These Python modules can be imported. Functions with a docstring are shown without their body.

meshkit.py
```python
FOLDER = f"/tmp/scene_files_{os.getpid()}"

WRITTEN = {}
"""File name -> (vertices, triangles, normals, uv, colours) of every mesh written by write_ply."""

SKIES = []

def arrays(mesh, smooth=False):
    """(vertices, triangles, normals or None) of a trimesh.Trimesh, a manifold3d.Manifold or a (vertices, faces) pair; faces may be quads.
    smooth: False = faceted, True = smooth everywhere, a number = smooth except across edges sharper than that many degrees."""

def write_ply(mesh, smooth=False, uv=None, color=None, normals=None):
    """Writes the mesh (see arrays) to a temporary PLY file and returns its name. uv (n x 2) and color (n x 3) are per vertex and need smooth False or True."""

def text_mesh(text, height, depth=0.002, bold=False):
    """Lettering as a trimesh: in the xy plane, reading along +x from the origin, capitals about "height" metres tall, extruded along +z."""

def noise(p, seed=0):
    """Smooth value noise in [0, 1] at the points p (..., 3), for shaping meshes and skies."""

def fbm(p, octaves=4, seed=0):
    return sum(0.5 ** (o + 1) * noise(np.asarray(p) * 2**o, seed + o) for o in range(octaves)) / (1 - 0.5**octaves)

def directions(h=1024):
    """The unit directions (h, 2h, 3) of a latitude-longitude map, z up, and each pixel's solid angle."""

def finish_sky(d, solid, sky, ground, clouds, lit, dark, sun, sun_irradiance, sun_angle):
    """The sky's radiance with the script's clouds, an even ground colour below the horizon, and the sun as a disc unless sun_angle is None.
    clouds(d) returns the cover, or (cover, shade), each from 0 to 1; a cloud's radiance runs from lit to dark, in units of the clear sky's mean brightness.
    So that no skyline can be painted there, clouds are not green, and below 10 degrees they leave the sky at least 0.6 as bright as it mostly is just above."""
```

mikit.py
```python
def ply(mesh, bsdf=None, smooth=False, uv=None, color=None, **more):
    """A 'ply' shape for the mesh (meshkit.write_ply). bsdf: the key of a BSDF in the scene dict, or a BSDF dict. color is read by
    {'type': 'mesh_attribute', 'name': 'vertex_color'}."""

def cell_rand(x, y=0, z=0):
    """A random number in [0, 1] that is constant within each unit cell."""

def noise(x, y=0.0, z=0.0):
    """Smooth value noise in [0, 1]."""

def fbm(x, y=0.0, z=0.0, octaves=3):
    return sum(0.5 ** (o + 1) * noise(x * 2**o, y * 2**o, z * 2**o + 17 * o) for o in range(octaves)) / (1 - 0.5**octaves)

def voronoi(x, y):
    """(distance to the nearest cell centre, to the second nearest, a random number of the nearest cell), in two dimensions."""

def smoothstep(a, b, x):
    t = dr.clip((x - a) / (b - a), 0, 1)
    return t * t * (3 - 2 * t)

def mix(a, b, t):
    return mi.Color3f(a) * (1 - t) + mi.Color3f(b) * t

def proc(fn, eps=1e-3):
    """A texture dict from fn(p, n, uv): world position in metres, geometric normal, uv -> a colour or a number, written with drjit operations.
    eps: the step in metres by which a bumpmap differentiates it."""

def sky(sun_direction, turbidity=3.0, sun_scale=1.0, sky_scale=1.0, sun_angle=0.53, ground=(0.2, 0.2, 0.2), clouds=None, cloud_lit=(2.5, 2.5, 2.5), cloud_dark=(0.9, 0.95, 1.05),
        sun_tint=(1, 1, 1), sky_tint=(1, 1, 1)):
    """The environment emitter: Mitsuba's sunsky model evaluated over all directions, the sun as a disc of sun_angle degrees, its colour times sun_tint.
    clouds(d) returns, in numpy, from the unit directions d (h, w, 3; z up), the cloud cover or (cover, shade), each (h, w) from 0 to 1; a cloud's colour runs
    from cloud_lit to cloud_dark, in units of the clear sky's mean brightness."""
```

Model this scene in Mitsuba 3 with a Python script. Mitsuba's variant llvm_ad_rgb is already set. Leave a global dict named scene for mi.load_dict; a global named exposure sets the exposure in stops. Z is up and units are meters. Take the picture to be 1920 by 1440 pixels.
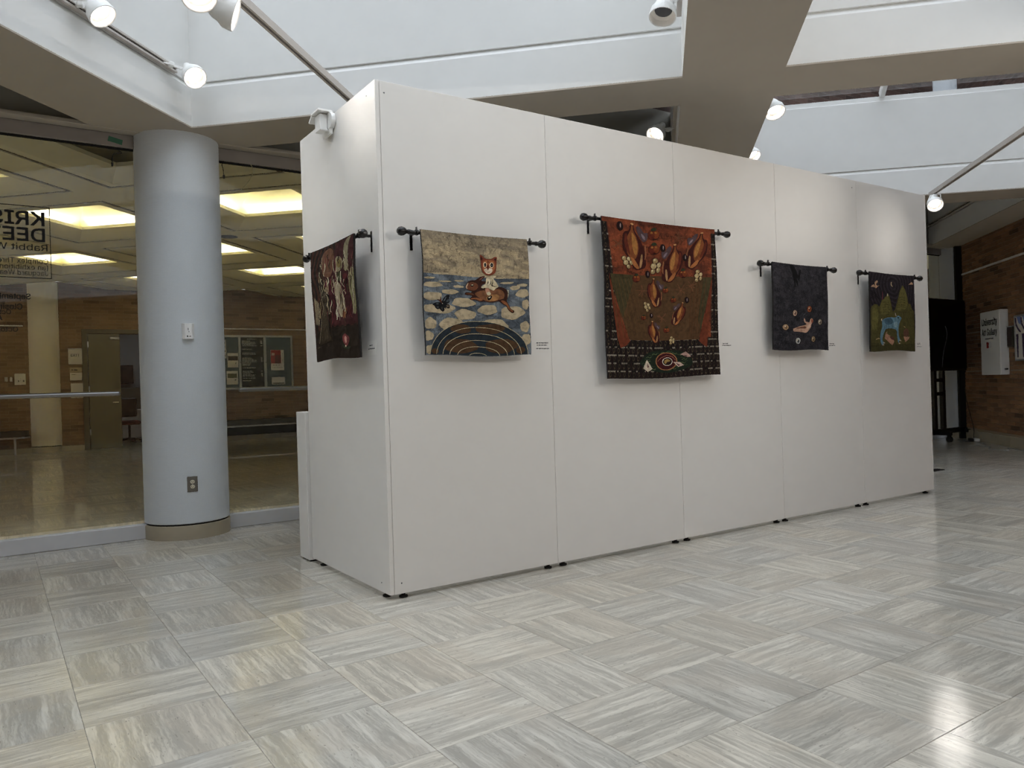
import math, random
import numpy as np, trimesh, mitsuba as mi, drjit as dr, mikit, meshkit
import manifold3d as m3
from shapely.geometry import Polygon
from mikit import noise, fbm, cell_rand, smoothstep, mix
T = mi.ScalarTransform4f
scene, labels = {}, {}
rng = random.Random(11)

# ---------------------------------------------------------------- camera, sky, exposure
# World axes: x along the big display wall, y away through its end, z up; the roof grid (axes D1, D2) is turned by 45 degrees.
EYE = np.array([0.0, 0.0, 1.245])
HEAD = math.radians(55.9)
FWD = np.array([math.cos(HEAD), math.sin(HEAD), 0.0]); RIGHT = np.array([math.sin(HEAD), -math.cos(HEAD), 0.0])
ROLL = math.radians(1.78)
UP = np.array([0, 0, 1.0]) * math.cos(ROLL) + RIGHT * math.sin(ROLL)
scene['camera'] = {'type': 'perspective', 'fov_axis': 'x', 'fov': math.degrees(2 * math.atan(960 / 1446.0)), 'near_clip': 0.05, 'far_clip': 200.0,
                   'to_world': T().look_at(origin=EYE.tolist(), target=(EYE + FWD).tolist(), up=UP.tolist())}


def overcast(d):
    n = meshkit.fbm(d * 3.0, 4, seed=5)
    return 0.95 + 0.05 * n, np.clip(1 - d[..., 2] + 0.2 * (n - 0.5), 0, 1)      # an overcast sky: brightest overhead, a third of that at the horizon


SKY = 12.6
scene['sky'] = mikit.sky([-0.4, -0.6, 0.75], turbidity=4.0, sun_scale=0.0, sky_scale=SKY, clouds=overcast, cloud_lit=(1.68, 1.83, 1.98), cloud_dark=(0.57, 0.63, 0.70), ground=(0.2, 0.2, 0.2))
scene['sky']['sampling_weight'] = 14.0
exposure = 0.38
SPOT = 5.0          # track lamps, peak intensity
COVE = 33.0          # radiance of the lobby's cove tubes

# ---------------------------------------------------------------- helpers
def rgb(c):
    """sRGB hex or triple to linear."""
    c = np.array([int(c[i:i + 2], 16) for i in (0, 2, 4)]) / 255.0 if isinstance(c, str) else np.asarray(c, float)
    return np.where(c <= 0.04045, c / 12.92, ((c + 0.055) / 1.055) ** 2.4).tolist()


def R3(v):
    return {'type': 'rgb', 'value': [float(x) for x in v]}


def plain(name, col, rough=0.5, metal=0.0, spec=0.5, linear=False, **kw):
    c = col if isinstance(col, dict) else R3(col if linear else rgb(col))
    scene[name] = {'type': 'twosided', 'bsdf': {'type': 'principled', 'base_color': c, 'roughness': rough, 'metallic': metal, 'specular': spec, **kw}}
    return name


def tag(key, label, cat=None, group=None, kind=None):
    e = {'label': label}
    if cat: e['category'] = cat
    if group: e['group'] = group
    if kind: e['kind'] = kind
    labels[key] = e


USED = set()


def numbered(key):
    k, i = key, 0
    while k in USED:
        i += 1
        k = f'{key}_{i:03d}'
    USED.add(k)
    return k


def thing(name, label, cat, group=None):
    k = numbered(name)
    tag(k, label, cat, group)
    return k


def add(parent, name, mesh, bsdf, label=None, smooth=30, kind=None, tw=None, **kw):
    """One part of parent (or, with parent None, a thing of one mesh)."""
    k = numbered(f'{parent}__{name}' if parent else name)
    d = mesh if isinstance(mesh, dict) else mikit.ply(mesh, bsdf, smooth=smooth, **kw)
    d = dict(d)
    if tw is not None: d['to_world'] = tw
    scene[k] = d
    if label or kind:
        labels[k] = {}
        if label: labels[k]['label'] = label
        if kind: labels[k]['kind'] = kind
    return k


def single(name, label, cat, mesh, bsdf, group=None, smooth=30, kind=None, **kw):
    k = add(None, name, mesh, bsdf, smooth=smooth, **kw)
    tag(k, label, cat, group, kind)
    return k


def struct(name, mesh, bsdf, label, smooth=30):
    k = add(None, name, mesh, bsdf, smooth=smooth)
    labels[k] = {'label': label, 'kind': 'structure'}
    return k


def cat(*ms):
    ms = [m for x in ms for m in (x if isinstance(x, (list, tuple)) else [x])]
    return trimesh.util.concatenate(ms)


def rbox(x0, x1, y0, y1, z0, z1, b=0.004):
    """A box with chamfered edges."""
    b = min(b, (x1 - x0) * .45, (y1 - y0) * .45, (z1 - z0) * .45)
    P = []
    for sx in (0, 1):
        for sy in (0, 1):
            for sz in (0, 1):
                x, y, z = (x0, x1)[sx], (y0, y1)[sy], (z0, z1)[sz]
                dx, dy, dz = (b, -b)[sx], (b, -b)[sy], (b, -b)[sz]
                P += [(x + dx, y + dy, z), (x + dx, y, z + dz), (x, y + dy, z + dz)]
    return trimesh.convex.convex_hull(np.array(P))


def move(m, M):
    m = m.copy()
    m.apply_transform(M)
    return m


def frame(o, ex, ey, ez):
    M = np.eye(4)
    M[:3, 0], M[:3, 1], M[:3, 2], M[:3, 3] = ex, ey, ez, o
    return M


S = math.sqrt(0.5)
D1 = np.array([S, S, 0]); D2 = np.array([-S, S, 0]); ZZ = np.array([0, 0, 1.0])
DM = frame((0, 0, 0), D1, D2, ZZ)


def dp(a, b, z=0.0):
    return D1 * a + D2 * b + ZZ * z


def dbox(a0, a1, b0, b1, z0, z1, b=0.004):
    return move(rbox(a0, a1, b0, b1, z0, z1, b), DM)


def cyl(p, q, r, n=16, r2=None):
    """A cylinder or cone from p to q."""
    p, q = np.asarray(p, float), np.asarray(q, float)
    L = np.linalg.norm(q - p)
    prof = np.array([[0, 0], [r, 0], [r if r2 is None else r2, L], [0, L]])
    m = trimesh.creation.revolve(prof, sections=n)
    return move(m, aim(p, q - p))


def aim(o, d):
    ez = np.asarray(d, float) / np.linalg.norm(d)
    ex = np.cross([0, 0, 1.0] if abs(ez[2]) < .95 else [1.0, 0, 0], ez)
    ex /= np.linalg.norm(ex)
    return frame(o, ex, np.cross(ez, ex), ez)


def lathe(prof, n=24):
    return trimesh.creation.revolve(np.array(prof, float), sections=n)


def tube(points, r, n=8, closed=False):
    """A round tube along a polyline, smoothed by Catmull-Rom."""
    P = np.asarray(points, float)
    if len(P) > 2:
        Q = np.vstack([2 * P[0] - P[1], P, 2 * P[-1] - P[-2]])
        out = []
        for i in range(1, len(Q) - 2):
            for t in np.linspace(0, 1, 7)[:-1]:
                a, b, c, d = Q[i - 1:i + 3]
                out.append(.5 * ((2 * b) + (c - a) * t + (2 * a - 5 * b + 4 * c - d) * t * t + (3 * b - a - 3 * c + d) * t ** 3))
        P = np.vstack(out + [Q[-2]])
    t = np.gradient(P, axis=0); t /= np.linalg.norm(t, axis=1)[:, None] + 1e-12
    a = np.cross(t, np.where(np.abs(t[:, 2:]) < .9, [0, 0, 1.0], [1.0, 0, 0])); a /= np.linalg.norm(a, axis=1)[:, None] + 1e-12
    b = np.cross(t, a)
    ang = np.arange(n) * 2 * np.pi / n
    V = (P[:, None] + r * (np.cos(ang)[None, :, None] * a[:, None] + np.sin(ang)[None, :, None] * b[:, None])).reshape(-1, 3)
    F = []
    for i in range(len(P) - 1):
        for j in range(n):
            k = (j + 1) % n
            F += [(i * n + j, i * n + k, (i + 1) * n + k), (i * n + j, (i + 1) * n + k, (i + 1) * n + j)]
    V = np.vstack([V, P[0], P[-1]])
    for j in range(n):
        k = (j + 1) % n
        F += [(len(V) - 2, k, j), (len(V) - 1, (len(P) - 1) * n + j, (len(P) - 1) * n + k)]
    return trimesh.Trimesh(V, F, process=False)


def man(m):
    """trimesh to manifold."""
    return m3.Manifold(m3.Mesh(np.asarray(m.vertices, np.float32), np.asarray(m.faces, np.uint32)))


def tri(M):
    g = M.to_mesh()
    return trimesh.Trimesh(np.array(g.vert_properties[:, :3]), np.array(g.tri_verts), process=False)


def mbox(x0, x1, y0, y1, z0, z1):
    return m3.Manifold.cube((x1 - x0, y1 - y0, z1 - z0)).translate((x0, y0, z0))


def mhull(P):
    return m3.Manifold.hull_points(np.asarray(P, float))


def text(s, h, o, ex, ey, depth=.002, bold=False, width=None, anchor='l'):
    """Lettering standing on a plane: ex reading direction, ey up."""
    m = meshkit.text_mesh(s, h, depth, bold)
    w = m.bounds[1][0] - m.bounds[0][0]
    k = 1.0
    if width: k = width / w
    m.apply_scale([k, 1, 1])
    if anchor == 'c': m.apply_translation([-(m.bounds[0][0] + m.bounds[1][0]) / 2, 0, 0])
    ex, ey = np.asarray(ex, float), np.asarray(ey, float)
    M = frame(o, ex, ey, np.cross(ex, ey))
    return move(m, M)


def quad(o, ex, ey, w, h, d, b=0.0015):
    """A thin card: lower left corner o, ex to the right, ey up, thickness d towards the viewer."""
    return move(rbox(0, w, 0, h, 0, d, b), frame(o, ex, ey, np.cross(ex, ey)))


def chaikin(P, n=2):
    P = np.asarray(P, float)
    for _ in range(n):
        Q = np.roll(P, -1, axis=0)
        P = np.stack([.75 * P + .25 * Q, .25 * P + .75 * Q], 1).reshape(-1, 2)
    return P


X0, Y0 = 1.905, 4.149        # near corner of the display wall
GY = 7.384                   # the glass line
SOF = 3.5                    # beam soffits
RW = -5.43                   # face of the brick side wall (D2)
LF = 0.15                    # lobby floor
LW = 18.22                   # lobby's far wall
# ---------------------------------------------------------------- materials
def paintfn(c, amp=.03, sc=6.0):
    c = rgb(c)
    def f(p, n, uv):
        v = fbm(p.x * sc, p.y * sc, p.z * sc, 3)
        return mi.Color3f(c) * (1 + amp * (v - .5) * 2)
    return mikit.proc(f)


TP_, TX, TY = .487, 2.21, 1.865


def trav(p, n, uv):
    gx, gy = (p.x - TX) / TP_, (p.y - TY) / TP_
    ix, iy = dr.floor(gx), dr.floor(gy)
    par = (ix + iy) - 2 * dr.floor((ix + iy) / 2)
    r1, r2 = cell_rand(ix, iy, 3), cell_rand(ix, iy, 7)
    fx, fy = gx - ix, gy - iy
    a = dr.select(par < .5, fy, fx)        # along the grain
    b = dr.select(par < .5, fx, fy)
    w = (fbm(a * 4 + r1 * 31, b * 7, r2 * 17, 3) - .5) * .13
    bb = b + w * .45
    s1 = fbm(bb * 15 + r2 * 53, a * .9 + r1 * 9, 1.0, 3)
    s2 = fbm(bb * 52 + r1 * 77, a * 3.0, 5.0, 3)
    s3 = fbm(bb * 130 + r1 * 11, a * 16.0, 9.0, 2)
    cl = fbm(a * 2.5 + r2 * 40, b * 2.5, 2.0, 2)
    v = .40 * s1 + .36 * s2 + .24 * s3
    c = mix((.63, .617, .59), (.82, .81, .785), smoothstep(.34, .66, v))
    c = mix(c, (.90, .89, .87), smoothstep(.56, .70, s2) * smoothstep(.40, .62, s1) * .55)
    c = mix(c, (.72, .68, .63), smoothstep(.52, .68, cl) * .3)
    pit = smoothstep(.74, .80, s3) * smoothstep(.5, .66, fbm(a * 30, b * 60 + r1 * 9, 3.0, 2))
    c = mix(c, (.25, .23, .20), pit * .45)
    tone = .95 + .1 * r1
    warm = mi.Color3f(1.0, .985, .945) * mi.Color3f(1 + .02 * (r2 - .5), 1.0, 1 - .035 * (r2 - .5))
    return c * tone * warm


def stone_floor(name, fn, alpha, ior):
    scene[name] = {'type': 'twosided', 'bsdf': {'type': 'roughplastic', 'diffuse_reflectance': mikit.proc(fn), 'alpha': alpha, 'int_ior': ior, 'nonlinear': True}}


stone_floor('travertine', trav, .028, 1.6)
def trav_lobby(p, n, uv):
    return trav(p, n, uv) * mi.Color3f(1.05, .95, .70)
scene['lobby_travertine'] = {'type': 'twosided', 'bsdf': {'type': 'plastic', 'diffuse_reflectance': mikit.proc(trav_lobby), 'int_ior': 1.8, 'nonlinear': False}}
plain('grout', '8b867c', .7)
plain('white_paint', paintfn('e2e2e0', .015), rough=.75, spec=.25)
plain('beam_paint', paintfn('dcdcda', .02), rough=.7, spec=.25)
plain('soffit_taupe', paintfn('aaa296', .02), rough=.75, spec=.25)
plain('panel_paint', paintfn('e4e2de', .012, 9), rough=.55, spec=.3)
plain('header_paint', paintfn('867f79', .10, 7), rough=.7)
plain('lobby_ceiling_paint', paintfn('c9c4a8', .02), rough=.8, spec=.2)
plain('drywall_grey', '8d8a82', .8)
def column_fn(p, n, uv):
    f = noise(p.x * 260 + p.y * 260, p.z * 420) * .06 + .97
    return mi.Color3f(rgb('cbd0d4')) * f
plain('column_cover', mikit.proc(column_fn), rough=.7, spec=.25)
plain('lobby_column_paint', paintfn('f0ead8', .03, 4), rough=.8)
plain('stone_base', paintfn('a39a86', .12, 9), rough=.4)
plain('aluminium', 'b5b7b9', .38, .75)
plain('sill_metal', paintfn('c3c4c6', .06, 5), .5, .15)
plain('handrail_steel', '8f9194', .3, .9)
plain('chrome', 'd0d0d0', .15, 1.0)
plain('black_plastic', '0b0b0c', .45)
plain('black_metal', '08080a', .35, .2)
plain('rod_black', '060606', .28)
plain('rubber', '050505', .7)
plain('white_metal', 'e8e8e6', .4)
plain('white_card', 'e9e7e2', .8)
plain('ink', '111112', .8)
plain('grey_ink', '55565a', .8)
plain('groove_shade', '4a3f2e', .9)
plain('dark_gap', '0a0908', .9)
plain('track_grey', 'b9b2ab', .45)
plain('track_slot', '16110f', .6)
plain('reflector', 'f2ede6', .35)
plain('glass_tint_edge', '3f4d44', .2)
scene['window_glass'] = {'type': 'thindielectric', 'int_ior': 1.5, 'ext_ior': 1.0}


def brickfn(cell_u, cell_v, L, Hh, dirx, lo, hi, mortar, joint=.010):
    def f(p, n, uv):
        u = (p.x * dirx[0] + p.y * dirx[1]) / L
        v = p.z / Hh
        iv = dr.floor(v)
        u = u + .5 * (iv - 2 * dr.floor(iv / 2))
        iu = dr.floor(u)
        fu, fv = u - iu, v - iv
        r = cell_rand(iu, iv, 4)
        c = mix(lo, hi, r) * (.82 + .36 * fbm(p.x * 25 + p.y * 19, p.z * 40, r * 9, 2))
        c = dr.select(cell_rand(iu, iv, 9) > .93, c * .55, c)
        m = smoothstep(0, joint * .6, dr.minimum(fu, 1 - fu) * L) * smoothstep(0, joint * .6, dr.minimum(fv, 1 - fv) * Hh)
        return mix(mortar, c, m)
    return f


plain('lobby_brick', mikit.proc(brickfn(0, 0, .30, .068, (1, 0), (.085, .053, .033), (.135, .085, .054), (.14, .115, .085))), .8)
plain('upper_brick', mikit.proc(brickfn(0, 0, .30, .085, (1, .99), (.045, .024, .018), (.085, .047, .036), (.10, .085, .07))), .85)
plain('side_brick_far', mikit.proc(brickfn(0, 0, .30, .068, (S, S), (.20, .10, .055), (.36, .19, .10), (.36, .30, .24))), .8)


def onebrick(p, n, uv):
    u = (p.x + p.y) * S / .30
    iv = dr.floor(p.z / .068)
    u = u + .5 * (iv - 2 * dr.floor(iv / 2))
    iu = dr.floor(u)
    r = cell_rand(iu, iv, 4)
    c = mix((.15, .08, .045), (.28, .155, .085), r) * (.8 + .4 * fbm(p.x * 30, p.z * 50, p.y * 30, 3))
    return dr.select(cell_rand(iu, iv, 9) > .9, c * .5, c)


plain('brick', mikit.proc(onebrick), .8)
plain('mortar', (.30, .25, .195), .9, linear=True)


# woven cloth: the print and painted crease shading of each ground cloth, in the cloth's own uv
def weave_crease_shade(c, uv, k=1.0):
    g = noise(uv.x * 260, uv.y * 40) * .5 + noise(uv.x * 50, uv.y * 300) * .5
    cr = fbm(uv.x * 22 + 3, uv.y * 16, 2.0, 3)
    a1 = dr.abs(2 * fbm(uv.x * 27 + .8 * uv.y, uv.y * 23, 6.0, 3) - 1)
    a2 = dr.abs(2 * fbm(uv.x * 24 + 7, uv.y * 30 + 9 * uv.x, 8.0, 3) - 1)
    return c * (1 + k * (.7 * (g - .5) + .6 * (cr - .5))) * (1 - k * .8 * smoothstep(.14, .0, a1)) * (1 + k * .7 * smoothstep(.10, .0, a2))  # thread tone, then crinkle shading in the colour: dark creases, light ridges


def cloth_rider(p, n, uv):
    sea = uv.y < .655
    wv = fbm(uv.x * 9 + uv.y * 5, uv.y * 24, 1.0, 3)
    tan = mix(rgb('8a7d68'), rgb('ab9a7c'), smoothstep(.35, .65, wv))
    tan = mix(tan, rgb('6d665c'), smoothstep(.82, 1.0, uv.y) * .6)
    blue = mix(rgb('4a5159'), rgb('6e767d'), smoothstep(.35, .65, fbm(uv.x * 12, uv.y * 20, 4.0, 3)))
    return weave_crease_shade(dr.select(sea, blue, tan), uv, .55)


def cloth_birds(p, n, uv):
    rust = mix(rgb('552a1c'), rgb('7c3e26'), smoothstep(.3, .7, fbm(uv.x * 6, uv.y * 22, 1.0, 3)))
    edge = dr.maximum(smoothstep(.045, .03, uv.x + (uv.y - 1) * .09), smoothstep(.955, .97, uv.x - (uv.y - 1) * .06))
    band = dr.maximum(smoothstep(.262, .255, uv.y), dr.select(uv.y < .97, edge, 0.0))
    gx, gy = uv.x * 25, uv.y * 20
    fx, fy = gx - dr.floor(gx), gy - dr.floor(gy)
    d = dr.sqrt(dr.square((fx - .5) * 1.4) + dr.square(fy - .5))
    fig = smoothstep(.08, .03, dr.abs(d - .26)) * .7 + smoothstep(.10, .03, dr.abs(fx - .35)) * smoothstep(.30, .2, dr.abs(fy - .15)) * .5
    dark = mix(rgb('150f0d'), rgb('2b1416'), smoothstep(.4, .5, dr.abs(fx - .5)))
    dark = mix(dark, rgb('6b5a44'), dr.clip(fig * .75, 0, 1) * (.35 + .65 * noise(uv.x * 60, uv.y * 60)))
    dots = smoothstep(.16, .08, dr.abs(fy - .93)) * smoothstep(.3, .6, noise(uv.x * 70, dr.floor(gy))) * (cell_rand(dr.floor(gy), 2) > .45)
    dark = mix(dark, rgb('a89f90'), dr.select(dots > .3, .45, 0.0))
    return weave_crease_shade(mix(rust, dark, band), uv, .6)


def cloth_child(p, n, uv):
    c = mix(rgb('1b1b20'), rgb('2d2b30'), smoothstep(.3, .7, fbm(uv.x * 14, uv.y * 22, 1.0, 4)))
    sp = smoothstep(.66, .72, noise(uv.x * 150, uv.y * 150))
    return weave_crease_shade(mix(c, rgb('4a484c'), sp * .35), uv, .7)


def cloth_hare(p, n, uv):
    d = dr.sqrt(dr.square(uv.x - .5) + dr.square((uv.y - .85) * 1.2))
    w = dr.sin(d * 95 + 5 * noise(uv.x * 5, uv.y * 5))
    return weave_crease_shade(mix(rgb('1e191d'), rgb('2d272e'), smoothstep(-.6, .9, w)), uv, .6)


def cloth_forest(p, n, uv):
    w = dr.sin(uv.x * 60 + 14 * fbm(uv.x * 3, uv.y * 5, 1.0, 2))
    return weave_crease_shade(mix(rgb('1d130f'), rgb('3d2219'), smoothstep(-.6, .9, w)), uv, .6)


def crinkle(p, n, uv):
    """Height of quilted, crumpled cloth, in metres."""
    u, v = uv.x, uv.y
    r = fbm(u * 14 + 2 * noise(u * 4, v * 4), v * 14, 1.0, 3)
    ridge = 1 - dr.abs(2 * r - 1)
    return .007 * ridge + .0010 * noise(u * 160, v * 160)


CRINKLE = mikit.proc(crinkle, eps=1.5e-3)
for nm, fn in (('rabbit_rider', cloth_rider), ('roast_birds', cloth_birds), ('floating_child', cloth_child), ('blue_hare', cloth_hare), ('forest_spirit', cloth_forest)):
    scene['cloth_' + nm] = {'type': 'twosided', 'bsdf': {'type': 'bumpmap', 'arbitrary': CRINKLE, 'scale': 1.0,
                            'bsdf': {'type': 'principled', 'base_color': mikit.proc(fn), 'roughness': .85, 'specular': .2}}}
scene['cloth_motif'] = {'type': 'twosided', 'bsdf': {'type': 'bumpmap', 'arbitrary': CRINKLE, 'scale': 1.0,
                        'bsdf': {'type': 'principled', 'base_color': {'type': 'mesh_attribute', 'name': 'vertex_color'}, 'roughness': .85, 'specular': .2}}}
plain('cloth_back', '1c1a18', .9)
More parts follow.
